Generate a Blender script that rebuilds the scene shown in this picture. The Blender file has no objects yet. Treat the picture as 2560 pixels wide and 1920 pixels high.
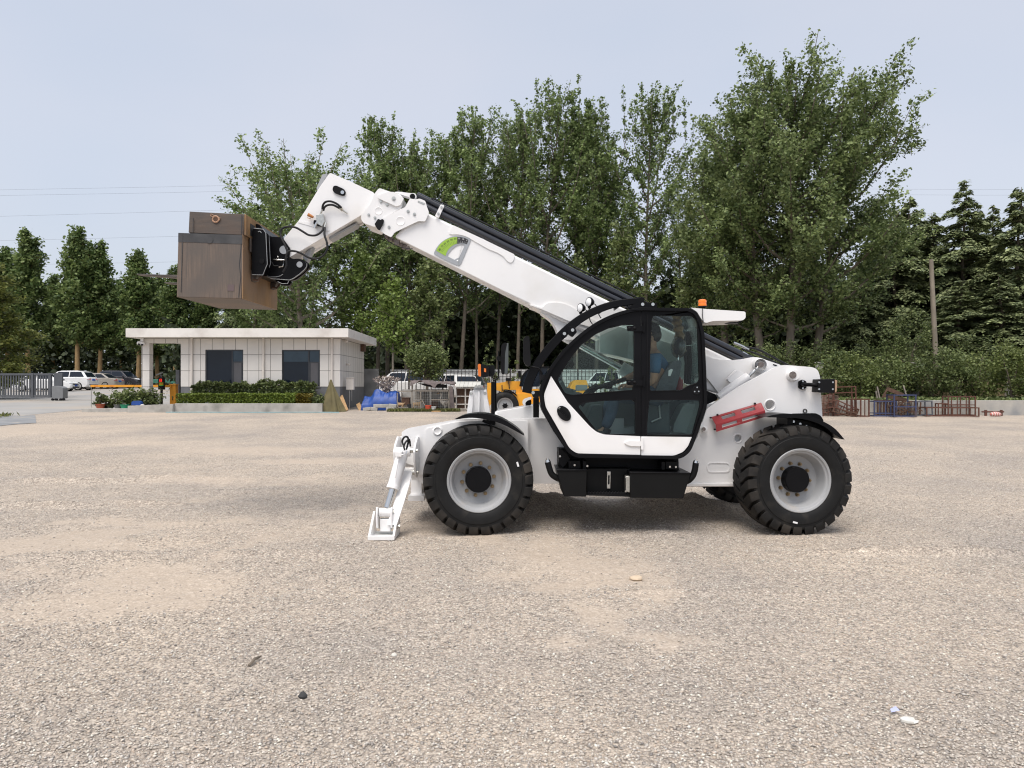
import bpy, bmesh, math, random
import numpy as np
from mathutils import Vector, Matrix
from mathutils.geometry import tessellate_polygon

random.seed(7)
RNG = np.random.default_rng(7)
SC = bpy.context.scene
COL = SC.collection
rad = math.radians

# ---------------------------------------------------------------- camera model of the place
SL, HC, F, CX, CY = 0.0229, 1.80, 1923.0, 1280.0, 968.0     # ground slope, eye height, focal (px of 2560), centre


def W(px, py, Y):
    return Vector(((px - CX) / F * Y, Y, HC - (py - CY) / F * Y))


def G(Y):
    return SL * Y


def gy(py):
    return HC * F / (py - CY + SL * F)


def gp(px, py):
    Y = gy(py)
    return Vector(((px - CX) / F * Y, Y, G(Y)))


def wx(px, Y):
    return (px - CX) / F * Y


def wz(py, Y):
    return HC - (py - CY) / F * Y


def cmap(x0, y0, k):
    return lambda *pts: [(x0 + u * k, y0 + v * k) for u, v in pts]


# ---------------------------------------------------------------- materials
def new_mat(name):
    m = bpy.data.materials.new(name)
    m.use_nodes = True
    nt = m.node_tree
    nt.nodes.clear()
    out = nt.nodes.new('ShaderNodeOutputMaterial')
    return m, nt, out


def nd(nt, t, **kw):
    n = nt.nodes.new(t)
    for k, v in kw.items():
        setattr(n, k, v)
    return n


def pm(name, col, rough=0.5, metal=0.0, var=0.12, scale=4.0, bump=0.0, bscale=60.0, coat=0.0, dirt=None, dirt_amt=0.0,
       dirt_scale=2.0, stretch=None, spec=0.5):
    """painted / plastic / stone surface with noise in tone, roughness and relief"""
    m, nt, out = new_mat(name)
    b = nd(nt, 'ShaderNodeBsdfPrincipled')
    nt.links.new(b.outputs[0], out.inputs[0])
    tc = nd(nt, 'ShaderNodeTexCoord')
    src = tc.outputs['Object']
    if stretch:
        mp = nd(nt, 'ShaderNodeMapping')
        mp.inputs['Scale'].default_value = stretch
        nt.links.new(src, mp.inputs[0])
        src = mp.outputs[0]
    no = nd(nt, 'ShaderNodeTexNoise')
    no.inputs['Scale'].default_value = scale
    no.inputs['Detail'].default_value = 6
    nt.links.new(src, no.inputs['Vector'])
    rp = nd(nt, 'ShaderNodeValToRGB')
    rp.color_ramp.elements[0].position = 0.3
    rp.color_ramp.elements[1].position = 0.7
    rp.color_ramp.elements[0].color = [c * (1 - var) for c in col[:3]] + [1]
    rp.color_ramp.elements[1].color = [min(1, c * (1 + var)) for c in col[:3]] + [1]
    nt.links.new(no.outputs[0], rp.inputs[0])
    colout = rp.outputs[0]
    if dirt is not None:
        n2 = nd(nt, 'ShaderNodeTexNoise')
        n2.inputs['Scale'].default_value = dirt_scale
        n2.inputs['Detail'].default_value = 8
        nt.links.new(src, n2.inputs['Vector'])
        r2 = nd(nt, 'ShaderNodeValToRGB')
        r2.color_ramp.elements[0].position = 0.6 - dirt_amt * 0.35
        r2.color_ramp.elements[1].position = 0.85 - dirt_amt * 0.35
        nt.links.new(n2.outputs[0], r2.inputs[0])
        mx = nd(nt, 'ShaderNodeMix', data_type='RGBA')
        nt.links.new(r2.outputs[0], mx.inputs[0])
        nt.links.new(colout, mx.inputs[6])
        mx.inputs[7].default_value = (*dirt, 1)
        colout = mx.outputs[2]
    nt.links.new(colout, b.inputs['Base Color'])
    b.inputs['Metallic'].default_value = metal
    b.inputs['Specular IOR Level'].default_value = spec
    b.inputs['Coat Weight'].default_value = coat
    b.inputs['Coat Roughness'].default_value = 0.08
    mr = nd(nt, 'ShaderNodeMapRange')
    mr.inputs[3].default_value = max(0.02, rough * 0.85)
    mr.inputs[4].default_value = min(1, rough * 1.2)
    nt.links.new(no.outputs[0], mr.inputs[0])
    nt.links.new(mr.outputs[0], b.inputs['Roughness'])
    if bump:
        n3 = nd(nt, 'ShaderNodeTexNoise')
        n3.inputs['Scale'].default_value = bscale
        n3.inputs['Detail'].default_value = 5
        nt.links.new(src, n3.inputs['Vector'])
        bp = nd(nt, 'ShaderNodeBump')
        bp.inputs['Strength'].default_value = bump
        bp.inputs['Distance'].default_value = 0.01
        nt.links.new(n3.outputs[0], bp.inputs['Height'])
        nt.links.new(bp.outputs[0], b.inputs['Normal'])
    return m


def leaf_mat(name, dark, light, trans=0.35, rough=0.55):
    m, nt, out = new_mat(name)
    g = nd(nt, 'ShaderNodeNewGeometry')
    rp = nd(nt, 'ShaderNodeValToRGB')
    rp.color_ramp.elements[0].color = (*dark, 1)
    rp.color_ramp.elements[1].color = (*light, 1)
    nt.links.new(g.outputs['Random Per Island'], rp.inputs[0])
    tc = nd(nt, 'ShaderNodeTexCoord')
    no = nd(nt, 'ShaderNodeTexNoise')
    no.inputs['Scale'].default_value = 0.5
    no.inputs['Detail'].default_value = 2
    nt.links.new(tc.outputs['Object'], no.inputs['Vector'])
    mr = nd(nt, 'ShaderNodeMapRange')
    mr.inputs[1].default_value = 0.3
    mr.inputs[2].default_value = 0.7
    mr.inputs[3].default_value = 0.7
    mr.inputs[4].default_value = 1.25
    nt.links.new(no.outputs[0], mr.inputs[0])
    mu = nd(nt, 'ShaderNodeVectorMath', operation='SCALE')
    nt.links.new(rp.outputs[0], mu.inputs[0])
    nt.links.new(mr.outputs[0], mu.inputs['Scale'])
    b = nd(nt, 'ShaderNodeBsdfPrincipled')
    b.inputs['Roughness'].default_value = rough
    b.inputs['Specular IOR Level'].default_value = 0.35
    nt.links.new(mu.outputs[0], b.inputs['Base Color'])
    t = nd(nt, 'ShaderNodeBsdfTranslucent')
    nt.links.new(mu.outputs[0], t.inputs[0])
    mx = nd(nt, 'ShaderNodeMixShader')
    mx.inputs[0].default_value = trans
    nt.links.new(b.outputs[0], mx.inputs[1])
    nt.links.new(t.outputs[0], mx.inputs[2])
    nt.links.new(mx.outputs[0], out.inputs[0])
    return m


def glass_mat(name, tint, refl=0.08, rough=0.02):
    m, nt, out = new_mat(name)
    tr = nd(nt, 'ShaderNodeBsdfTransparent')
    tr.inputs[0].default_value = (*tint, 1)
    gl = nd(nt, 'ShaderNodeBsdfGlossy')
    gl.inputs['Roughness'].default_value = rough
    lw = nd(nt, 'ShaderNodeLayerWeight')
    lw.inputs[0].default_value = 0.3
    mr = nd(nt, 'ShaderNodeMapRange')
    mr.inputs[3].default_value = refl
    mr.inputs[4].default_value = 0.75
    nt.links.new(lw.outputs['Fresnel'], mr.inputs[0])
    mx = nd(nt, 'ShaderNodeMixShader')
    nt.links.new(mr.outputs[0], mx.inputs[0])
    nt.links.new(tr.outputs[0], mx.inputs[1])
    nt.links.new(gl.outputs[0], mx.inputs[2])
    nt.links.new(mx.outputs[0], out.inputs[0])
    return m


def emit_mat(name, col, st):
    m, nt, out = new_mat(name)
    e = nd(nt, 'ShaderNodeEmission')
    e.inputs[0].default_value = (*col, 1)
    e.inputs[1].default_value = st
    nt.links.new(e.outputs[0], out.inputs[0])
    return m


M = {}
M['white'] = pm('white_paint', (0.83, 0.82, 0.81), 0.32, var=0.025, scale=1.5, coat=0.25, dirt=(0.70, 0.67, 0.62), dirt_amt=0.12, dirt_scale=1.3)
M['black'] = pm('black_paint', (0.006, 0.006, 0.007), 0.34, var=0.2, spec=.12)
M['blackmat'] = pm('black_plastic', (0.008, 0.008, 0.009), 0.5, var=0.25, bump=0.1, bscale=200, spec=.15)
M['tankblack'] = pm('tank_black', (0.007, 0.007, 0.007), 0.45, var=0.15, scale=2, spec=.15)
M['hose'] = pm('hose_rubber', (0.012, 0.012, 0.013), 0.55, var=0.2, spec=.3)
M['chrome'] = pm('chrome', (0.62, 0.62, 0.61), 0.14, metal=1.0, var=0.05)
M['zinc'] = pm('zinc', (0.55, 0.54, 0.50), 0.33, metal=1.0, var=0.15, scale=30)
M['brass'] = pm('brass_nut', (0.26, 0.20, 0.125), 0.35, metal=1.0, var=0.2, scale=30)
M['pin'] = pm('pin_steel', (0.20, 0.17, 0.155), 0.5, metal=0.6, var=0.3, scale=40)
M['rimgrey'] = pm('rim_grey', (0.34, 0.345, 0.35), 0.42, var=0.04, dirt=(0.40, 0.37, 0.33), dirt_amt=0.12, dirt_scale=5)
M['grey'] = pm('grey_paint', (0.33, 0.34, 0.35), 0.4, var=0.06)
M['tyre'] = pm('tyre_rubber', (0.0095, 0.0095, 0.0095), 0.62, var=0.25, scale=8, bump=0.15, bscale=90, dirt=(0.035, 0.031, 0.026), dirt_amt=0.15, dirt_scale=6, spec=.25)
M['tread'] = pm('tread_rubber', (0.014, 0.0135, 0.013), 0.7, var=0.3, scale=8, bump=0.2, bscale=70, dirt=(0.055, 0.047, 0.039), dirt_amt=0.4, dirt_scale=3, spec=.25)
M['red'] = pm('red_paint', (0.27, 0.018, 0.022), 0.4, var=0.08, coat=0.2)
M['orange'] = pm('orange_lens', (0.85, 0.20, 0.015), 0.2, var=0.08, coat=0.5)
M['lens'] = pm('lamp_lens', (0.86, 0.87, 0.88), 0.12, var=0.04, coat=0.6)
M['green'] = pm('scale_green', (0.31, 0.50, 0.055), 0.45, var=0.05)
M['ink'] = pm('ink_black', (0.02, 0.02, 0.022), 0.5)
M['inkw'] = pm('ink_white', (0.75, 0.75, 0.75), 0.5)
M['plate'] = pm('gauge_grey', (0.40, 0.41, 0.42), 0.35, metal=0.4, var=0.05)
M['glass'] = glass_mat('cab_glass', (0.865, 0.93, 0.915), 0.0)
M['glassdark'] = glass_mat('cab_glass_low', (0.80, 0.87, 0.865), 0.0)
M['mirror'] = pm('mirror_glass', (0.16, 0.17, 0.165), 0.08, metal=1.0, var=0.02)  # dark colour stands in for the dark greenery the mirror would reflect
M['interior'] = pm('cab_trim', (0.10, 0.12, 0.12), 0.6, var=0.15)
M['interiorlight'] = pm('cab_trim_pale', (0.42, 0.46, 0.45), 0.5, var=0.08)
M['seat'] = pm('seat_vinyl', (0.035, 0.042, 0.05), 0.35, var=0.4, scale=14, bump=0.5, bscale=25, coat=0.3)
M['plasticwrap'] = glass_mat('clear_wrap', (0.86, 0.87, 0.86), 0.05, 0.15)
M['shirt'] = pm('blue_shirt', (0.045, 0.12, 0.22), 0.85, var=0.15, scale=10, bump=0.3, bscale=14)
M['jeans'] = pm('denim', (0.075, 0.11, 0.16), 0.85, var=0.2, scale=14, bump=0.3, bscale=30)
M['skin'] = pm('skin', (0.50, 0.28, 0.18), 0.5, var=0.06)
M['hair'] = pm('hair', (0.018, 0.015, 0.013), 0.5, var=0.3, scale=60)
M['yellow'] = pm('machine_yellow', (0.72, 0.33, 0.018), 0.38, var=0.05, coat=0.3)
M['concrete'] = pm('concrete', (0.40, 0.385, 0.355), 0.85, var=0.12, scale=3, bump=0.3, bscale=40, dirt=(0.23, 0.225, 0.205), dirt_amt=0.3, dirt_scale=2)
M['concdark'] = pm('concrete_dark', (0.22, 0.22, 0.215), 0.9, var=0.2, scale=4, bump=0.3, bscale=40, dirt=(0.13, 0.13, 0.125), dirt_amt=0.4, dirt_scale=2)
M['roofwhite'] = pm('roof_fascia', (0.72, 0.69, 0.65), 0.7, var=0.05, scale=2, dirt=(0.5, 0.46, 0.42), dirt_amt=0.22, dirt_scale=1.0)
M['basegrey'] = pm('base_grey', (0.155, 0.158, 0.165), 0.7, var=0.12, scale=3)
M['framedark'] = pm('window_frame', (0.035, 0.038, 0.045), 0.4, var=0.1)
M['darkglass'] = pm('window_glass', (0.008, 0.013, 0.022), 0.06, var=0.2, scale=1.0, spec=0.4)
M['blueglass'] = pm('window_blind', (0.030, 0.055, 0.080), 0.1, var=0.15, scale=2)
M['screen'] = pm('fly_screen', (0.10, 0.098, 0.105), 0.7, var=0.1)
M['pipe'] = pm('white_pipe', (0.68, 0.63, 0.57), 0.5, var=0.05)
M['bark'] = pm('bark_grey', (0.155, 0.128, 0.098), 0.9, var=0.35, scale=5, bump=0.8, bscale=12, stretch=(1, 1, 0.25))
M['barkpale'] = pm('bark_pale', (0.235, 0.20, 0.155), 0.9, var=0.3, scale=5, bump=0.6, bscale=12, stretch=(1, 1, 0.25))
M['barktan'] = pm('bark_tan', (0.34, 0.225, 0.105), 0.9, var=0.25, scale=5, bump=0.6, bscale=12, stretch=(1, 1, 0.25))
M['leafpoplar'] = leaf_mat('leaf_poplar', (0.064, 0.106, 0.03), (0.33, 0.415, 0.16))
M['leafbig'] = leaf_mat('leaf_broad', (0.062, 0.098, 0.03), (0.32, 0.39, 0.16))
M['leafbright'] = leaf_mat('leaf_bright', (0.11, 0.17, 0.035), (0.3, 0.39, 0.11))
M['leafcol'] = leaf_mat('leaf_column', (0.05, 0.095, 0.026), (0.23, 0.29, 0.1))
M['leafcedar'] = leaf_mat('leaf_cedar', (0.085, 0.115, 0.055), (0.32, 0.36, 0.17), 0.15)
M['leafyellow'] = leaf_mat('leaf_yellowish', (0.09, 0.12, 0.03), (0.28, 0.29, 0.08))
M['leafshrub'] = leaf_mat('leaf_shrub', (0.065, 0.1, 0.032), (0.27, 0.32, 0.125))
M['leaflime'] = leaf_mat('leaf_lime', (0.1, 0.14, 0.04), (0.25, 0.29, 0.1))
M['leafhedge'] = leaf_mat('leaf_hedge', (0.09, 0.14, 0.022), (0.26, 0.33, 0.065))
M['leafhedgedark'] = leaf_mat('leaf_hedge_dark', (0.055, 0.085, 0.028), (0.19, 0.225, 0.085))
M['leafrust'] = leaf_mat('leaf_rust', (0.12, 0.09, 0.015), (0.24, 0.20, 0.035))
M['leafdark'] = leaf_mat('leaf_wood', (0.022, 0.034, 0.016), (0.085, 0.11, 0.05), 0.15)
M['grassy'] = leaf_mat('leaf_grass', (0.07, 0.10, 0.02), (0.22, 0.21, 0.08))
M['rustframe'] = pm('rust_red_oxide', (0.105, 0.042, 0.028), 0.75, var=0.35, scale=9, bump=0.3, bscale=60, dirt=(0.10, 0.045, 0.025), dirt_amt=0.4)
M['rustbrown'] = pm('rust_brown', (0.10, 0.055, 0.036), 0.85, var=0.35, scale=9, bump=0.3, bscale=60)
M['blueframe'] = pm('blue_steel', (0.036, 0.046, 0.105), 0.65, var=0.25, scale=9, dirt=(0.10, 0.06, 0.04), dirt_amt=0.15)
M['greyframe'] = pm('grey_steel', (0.10, 0.105, 0.12), 0.65, var=0.25, scale=9)
M['tarpblue'] = pm('tarp_blue', (0.012, 0.06, 0.27), 0.5, var=0.2, scale=6, bump=0.5, bscale=10)
M['tarpolive'] = pm('tarp_olive', (0.135, 0.115, 0.055), 0.85, var=0.25, scale=3, bump=0.5, bscale=12)
M['timber'] = pm('timber', (0.43, 0.27, 0.13), 0.75, var=0.25, scale=4, stretch=(8, 8, 1))
M['oldwood'] = pm('weathered_wood', (0.25, 0.22, 0.185), 0.9, var=0.3, scale=8, stretch=(4, 4, 1))
M['darkcloth'] = pm('dark_cloth', (0.13, 0.105, 0.10), 0.95, var=0.3, scale=6, bump=0.6, bscale=14)
M['gategrey'] = pm('gate_grey', (0.085, 0.09, 0.10), 0.5, var=0.1)
M['boxgrey'] = pm('box_grey', (0.19, 0.195, 0.20), 0.5, var=0.08)
M['barrier'] = pm('barrier_orange', (0.78, 0.33, 0.02), 0.5, var=0.08)
M['iron'] = pm('iron_black', (0.02, 0.018, 0.018), 0.6, var=0.3, scale=12, dirt=(0.10, 0.045, 0.03), dirt_amt=0.2)
M['terracotta'] = pm('pot_red', (0.36, 0.09, 0.045), 0.7, var=0.15)
M['potgreen'] = pm('pot_green', (0.03, 0.30, 0.16), 0.55, var=0.12)
M['potgrey'] = pm('pot_grey', (0.16, 0.16, 0.155), 0.7, var=0.12)
M['redbucket'] = pm('bucket_red', (0.62, 0.09, 0.04), 0.5, var=0.12)
M['whitebucket'] = pm('bucket_white', (0.66, 0.66, 0.63), 0.5, var=0.08)
M['feather'] = pm('goose_feather', (0.52, 0.48, 0.42), 0.85, var=0.2, scale=18)
M['dogfur'] = pm('dog_fur', (0.40, 0.27, 0.15), 0.9, var=0.25, scale=25)
M['beak'] = pm('beak', (0.45, 0.24, 0.07), 0.6)
M['stonewhite'] = pm('stone_white', (0.62, 0.60, 0.55), 0.85, var=0.1, scale=20)
M['stonedark'] = pm('stone_dark', (0.05, 0.05, 0.05), 0.8, var=0.2, scale=20)
M['soil'] = pm('soil', (0.17, 0.115, 0.07), 0.95, var=0.3, scale=2, bump=0.4, bscale=20)
M['wire'] = pm('cable', (0.17, 0.19, 0.22), 0.6)
M['guardrail'] = pm('guard_rail', (0.045, 0.17, 0.12), 0.5, var=0.1)


# ---------------------------------------------------------------- mesh building
ORG = {}


class MB:
    def __init__(s):
        s.v = []
        s.f = []

    def add(s, vs, fs):
        o = len(s.v)
        s.v += [tuple(v) for v in vs]
        s.f += [tuple(i + o for i in f) for f in fs]
        return s

    def box(s, a, b):
        x0, y0, z0 = a
        x1, y1, z1 = b
        return s.add([(x0, y0, z0), (x1, y0, z0), (x1, y1, z0), (x0, y1, z0), (x0, y0, z1), (x1, y0, z1), (x1, y1, z1), (x0, y1, z1)],
                     [(0, 3, 2, 1), (4, 5, 6, 7), (0, 1, 5, 4), (1, 2, 6, 5), (2, 3, 7, 6), (3, 0, 4, 7)])

    def bar(s, p, q, w, h=None, up=(0, 0, 1)):
        """rectangular bar from p to q, w across, h along up"""
        h = h or w
        p, q = Vector(p), Vector(q)
        d = (q - p).normalized()
        u = Vector(up)
        if abs(d.dot(u)) > 0.95:
            u = Vector((0, 1, 0)) if abs(d.y) < 0.9 else Vector((1, 0, 0))
        sx = d.cross(u).normalized()
        u = sx.cross(d).normalized()
        vs = []
        for e in (p, q):
            for a, b in ((-1, -1), (1, -1), (1, 1), (-1, 1)):
                vs.append(e + sx * a * w / 2 + u * b * h / 2)
        return s.add(vs, [(0, 1, 2, 3), (7, 6, 5, 4), (0, 4, 5, 1), (1, 5, 6, 2), (2, 6, 7, 3), (3, 7, 4, 0)])

    def tube(s, pts, r, n=10, cap=True):
        pts = [Vector(p) for p in pts]
        rs = r if isinstance(r, (list, tuple)) else [r] * len(pts)
        o = len(s.v)
        prev = None
        for i, p in enumerate(pts):
            if i == 0:
                d = pts[1] - pts[0]
            elif i == len(pts) - 1:
                d = pts[-1] - pts[-2]
            else:
                d = (pts[i + 1] - p).normalized() + (p - pts[i - 1]).normalized()
            d = d.normalized() if d.length > 1e-9 else Vector((0, 0, 1))
            if prev is None:
                a = Vector((0, 0, 1)) if abs(d.z) < 0.9 else Vector((1, 0, 0))
                u = d.cross(a).normalized()
            else:
                u = (prev - d * prev.dot(d))
                u = u.normalized() if u.length > 1e-6 else d.orthogonal().normalized()
            prev = u
            w = d.cross(u)
            for k in range(n):
                t = 2 * math.pi * k / n
                s.v.append(tuple(p + (u * math.cos(t) + w * math.sin(t)) * rs[i]))
        for i in range(len(pts) - 1):
            for k in range(n):
                a, b = o + i * n + k, o + i * n + (k + 1) % n
                s.f.append((a, b, b + n, a + n))
        if cap:
            s.f.append(tuple(o + k for k in reversed(range(n))))
            e = o + (len(pts) - 1) * n
            s.f.append(tuple(e + k for k in range(n)))
        return s

    def cyl(s, p, q, r, r2=None, n=20):
        return s.tube([p, q], [r, r if r2 is None else r2], n)

    def lathe(s, prof, c, ax, n=48, closed=False):
        """prof: (along axis, radius); ax: unit axis; c: origin"""
        c, ax = Vector(c), Vector(ax).normalized()
        u = ax.orthogonal().normalized()
        w = ax.cross(u)
        o = len(s.v)
        m = len(prof)
        for k in range(n):
            t = 2 * math.pi * k / n
            e = u * math.cos(t) + w * math.sin(t)
            for a, r in prof:
                s.v.append(tuple(c + ax * a + e * r))
        for k in range(n):
            k2 = (k + 1) % n
            for i in range(m - 1 + (1 if closed else 0)):
                j = (i + 1) % m
                s.f.append((o + k * m + i, o + k * m + j, o + k2 * m + j, o + k2 * m + i))
        return s

    def loop3(s, front, back, holes=()):
        """solid between two matching 3D loops (holes: list of (front, back))"""
        rings = [(front, back)] + list(holes)
        polys = [[Vector((p[0], p[2], 0)) if True else p for p in f] for f, _ in rings]
        tris = tessellate_polygon(polys)
        o = len(s.v)
        for f, _ in rings:
            s.v += [tuple(p) for p in f]
        nf = len(s.v) - o
        for _, b in rings:
            s.v += [tuple(p) for p in b]
        for t in tris:
            s.f.append(tuple(o + i for i in t))
            s.f.append(tuple(o + nf + i for i in reversed(t)))
        k = o
        for f, _ in rings:
            n = len(f)
            for i in range(n):
                j = (i + 1) % n
                s.f.append((k + i, k + j, k + nf + j, k + nf + i))
            k += n
        return s

    def prism(s, px, Y0, Y1, holes=()):
        """outline given at the depth Y0 as the camera sees it, thickness Y0..Y1 straight back"""
        def lp(o):
            f = [W(x, y, Y0) for x, y in o]
            return f, [Vector((p.x, Y1, p.z)) for p in f]
        a, b = lp(px)
        return s.loop3(a, b, [lp(h) for h in holes])

    def sphere(s, c, r, n=12, m=8):
        c = Vector(c)
        rr = r if isinstance(r, (tuple, list)) else (r, r, r)
        o = len(s.v)
        for i in range(m + 1):
            t = math.pi * i / m
            for k in range(n):
                a = 2 * math.pi * k / n
                s.v.append((c.x + rr[0] * math.sin(t) * math.cos(a), c.y + rr[1] * math.sin(t) * math.sin(a), c.z + rr[2] * math.cos(t)))
        for i in range(m):
            for k in range(n):
                k2 = (k + 1) % n
                s.f.append((o + i * n + k, o + (i + 1) * n + k, o + (i + 1) * n + k2, o + i * n + k2))
        return s

    def build(s, name, mat, parent=None, smooth=35, bevel=0.0, seg=2, origin=None, fix=True):
        return mk(name, s.v, s.f, mat, parent, smooth, bevel, seg, origin, fix)


def mk(name, v, f, mat, parent=None, smooth=35, bevel=0.0, seg=2, origin=None, fix=True):
    me = bpy.data.meshes.new(name)
    ob = bpy.data.objects.new(name, me)
    COL.objects.link(ob)
    if parent is not None:
        org = ORG[parent.name]
        ob.parent = parent
    else:
        if origin is None:
            a = np.array(v)
            org = Vector(((a[:, 0].min() + a[:, 0].max()) / 2, (a[:, 1].min() + a[:, 1].max()) / 2, a[:, 2].min()))
        else:
            org = Vector(origin)
        ob.location = org
    ORG[ob.name] = org
    me.from_pydata([(p[0] - org.x, p[1] - org.y, p[2] - org.z) for p in v], [], f)
    if fix:
        bm = bmesh.new()
        bm.from_mesh(me)
        bmesh.ops.remove_doubles(bm, verts=bm.verts, dist=1e-5)
        bmesh.ops.recalc_face_normals(bm, faces=bm.faces)
        bm.to_mesh(me)
        bm.free()
    me.materials.append(mat)
    if smooth:
        me.polygons.foreach_set('use_smooth', [True] * len(me.polygons))
        me.set_sharp_from_angle(angle=rad(smooth))
    if bevel:
        b = ob.modifiers.new('bevel', 'BEVEL')
        b.width = bevel
        b.segments = seg
        b.limit_method = 'ANGLE'
        b.angle_limit = rad(40)
    return ob


def tag(o, label, cat, group=None):
    o['label'] = label
    o['category'] = cat
    if group:
        o['group'] = group
    return o


def struct(o, kind='structure'):
    o['kind'] = kind
    return o


def thing(name, label, cat, loc, group=None):
    o = bpy.data.objects.new(name, None)
    COL.objects.link(o)
    o.location = loc
    o.empty_display_size = 0.2
    ORG[o.name] = Vector(loc)
    return tag(o, label, cat, group)


def copy_tree(o, loc, rotz=0.0, scale=None, label=None, group=None):
    """a copy of a thing with its parts and sub-parts (mesh data shared)"""
    c = o.copy()
    COL.objects.link(c)
    c.location = loc
    c.rotation_euler = (0, 0, rotz)
    if scale is not None:
        c.scale = scale if isinstance(scale, (tuple, list)) else (scale, scale, scale)
    if label:
        c['label'] = label
    if group:
        c['group'] = group
    def rec(src, dst):
        for ch in list(src.children):
            d = ch.copy()
            COL.objects.link(d)
            d.parent = dst
            rec(ch, d)
    rec(o, c)
    return c


def rnd(pts, r, n=5):
    """round the corners of a polygon; r one radius or one per corner"""
    out = []
    N = len(pts)
    rs = r if isinstance(r, (list, tuple)) else [r] * N
    for i, p in enumerate(pts):
        p = Vector((p[0], p[1]))
        if rs[i] <= 0:
            out.append((p.x, p.y))
            continue
        a = Vector(pts[i - 1][:2]) - p
        b = Vector(pts[(i + 1) % N][:2]) - p
        la, lb = a.length, b.length
        if la < 1e-6 or lb < 1e-6:
            out.append((p.x, p.y))
            continue
        a.normalize()
        b.normalize()
        d = min(rs[i], la * 0.48, lb * 0.48)
        s0, s1 = p + a * d, p + b * d
        for k in range(n + 1):
            t = k / n
            q = s0 * (1 - t) ** 2 + p * 2 * t * (1 - t) + s1 * t * t
            out.append((q.x, q.y))
    return out


def circ(cx, cy, r, n=20, ry=None):
    ry = ry or r
    return [(cx + r * math.cos(2 * math.pi * k / n), cy + ry * math.sin(2 * math.pi * k / n)) for k in range(n)]


def spline(pts, n=6):
    """Catmull-Rom through points (any dimension)"""
    P = [Vector(p) for p in pts]
    P = [P[0] * 2 - P[1]] + P + [P[-1] * 2 - P[-2]]
    out = []
    for i in range(1, len(P) - 2):
        for k in range(n):
            t = k / n
            out.append(0.5 * ((2 * P[i]) + (P[i + 1] - P[i - 1]) * t + (2 * P[i - 1] - 5 * P[i] + 4 * P[i + 1] - P[i + 2]) * t * t
                              + (3 * P[i] - P[i - 1] - 3 * P[i + 1] + P[i + 2]) * t ** 3))
    out.append(P[-2])
    return out


def quads(name, C, U, V, mat, parent=None, origin=None, bend=0.0):
    """many free leaf faces: centres C, half-axes U and V (N x 3)"""
    N = len(C)
    if bend:
        Nn = np.cross(U, V)
        L = np.linalg.norm(Nn, axis=1, keepdims=True) + 1e-9
        Nn = Nn / L * np.linalg.norm(U, axis=1, keepdims=True) * bend
    else:
        Nn = 0
    P = np.empty((N, 4, 3))
    P[:, 0] = C - V
    P[:, 1] = C + U * 0.9 + Nn
    P[:, 2] = C + V
    P[:, 3] = C - U * 0.9 + Nn
    P = P.reshape(-1, 3)
    if parent is not None:
        org = ORG[parent.name]
    else:
        org = Vector(origin)
    P = P - np.array(org)
    me = bpy.data.meshes.new(name)
    me.vertices.add(N * 4)
    me.loops.add(N * 4)
    me.polygons.add(N)
    me.vertices.foreach_set('co', P.ravel())
    me.loops.foreach_set('vertex_index', np.arange(N * 4, dtype=np.int32))
    me.polygons.foreach_set('loop_start', np.arange(0, N * 4, 4, dtype=np.int32))
    me.polygons.foreach_set('loop_total', np.full(N, 4, dtype=np.int32))
    me.update()
    me.validate()
    me.materials.append(mat)
    ob = bpy.data.objects.new(name, me)
    COL.objects.link(ob)
    if parent is not None:
        ob.parent = parent
    else:
        ob.location = org
    ORG[ob.name] = Vector(org)
    return ob


def rdir(n):
    a = RNG.normal(size=(n, 3))
    return a / np.linalg.norm(a, axis=1, keepdims=True)


def leaf_axes(n, size, up=0.0, elong=1.3):
    """random leaf orientation; up > 0 turns the faces upward"""
    nrm = rdir(n)
    nrm[:, 2] = np.abs(nrm[:, 2]) + up
    nrm /= np.linalg.norm(nrm, axis=1, keepdims=True)
    t = rdir(n)
    u = np.cross(nrm, t)
    u /= np.linalg.norm(u, axis=1, keepdims=True) + 1e-9
    v = np.cross(nrm, u)
    s = size * RNG.uniform(0.5, 1.55, size=(n, 1))
    return u * s / 2, v * s / 2 * elong


# ---------------------------------------------------------------- camera, light, sky
cam_d = bpy.data.cameras.new('camera')
cam = bpy.data.objects.new('camera', cam_d)
COL.objects.link(cam)
cam.location = (0, 0, HC)
cam.rotation_euler = (rad(90), 0, 0)
cam_d.sensor_fit = 'HORIZONTAL'
cam_d.sensor_width = 36.0
cam_d.lens = F / 2560 * 36.0
cam_d.shift_y = (CY - 960) / 2560
cam_d.clip_start = 0.05
cam_d.clip_end = 2000
SC.camera = cam

SUN_EL, SUN_AZ = rad(64), rad(205)          # azimuth from +Y (away from the camera) clockwise
wd = bpy.data.worlds.new('World')
SC.world = wd
wd.use_nodes = True
nt = wd.node_tree
nt.nodes.clear()
wo = nd(nt, 'ShaderNodeOutputWorld')
sky = nd(nt, 'ShaderNodeTexSky')
sky.sky_type = 'NISHITA'
sky.sun_disc = False
sky.sun_elevation = SUN_EL
sky.sun_rotation = SUN_AZ
sky.air_density = 1.0
sky.dust_density = 4.0
sky.ozone_density = 1.0
b1 = nd(nt, 'ShaderNodeBackground')
b1.inputs[1].default_value = 0.05
nt.links.new(sky.outputs[0], b1.inputs[0])
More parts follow.
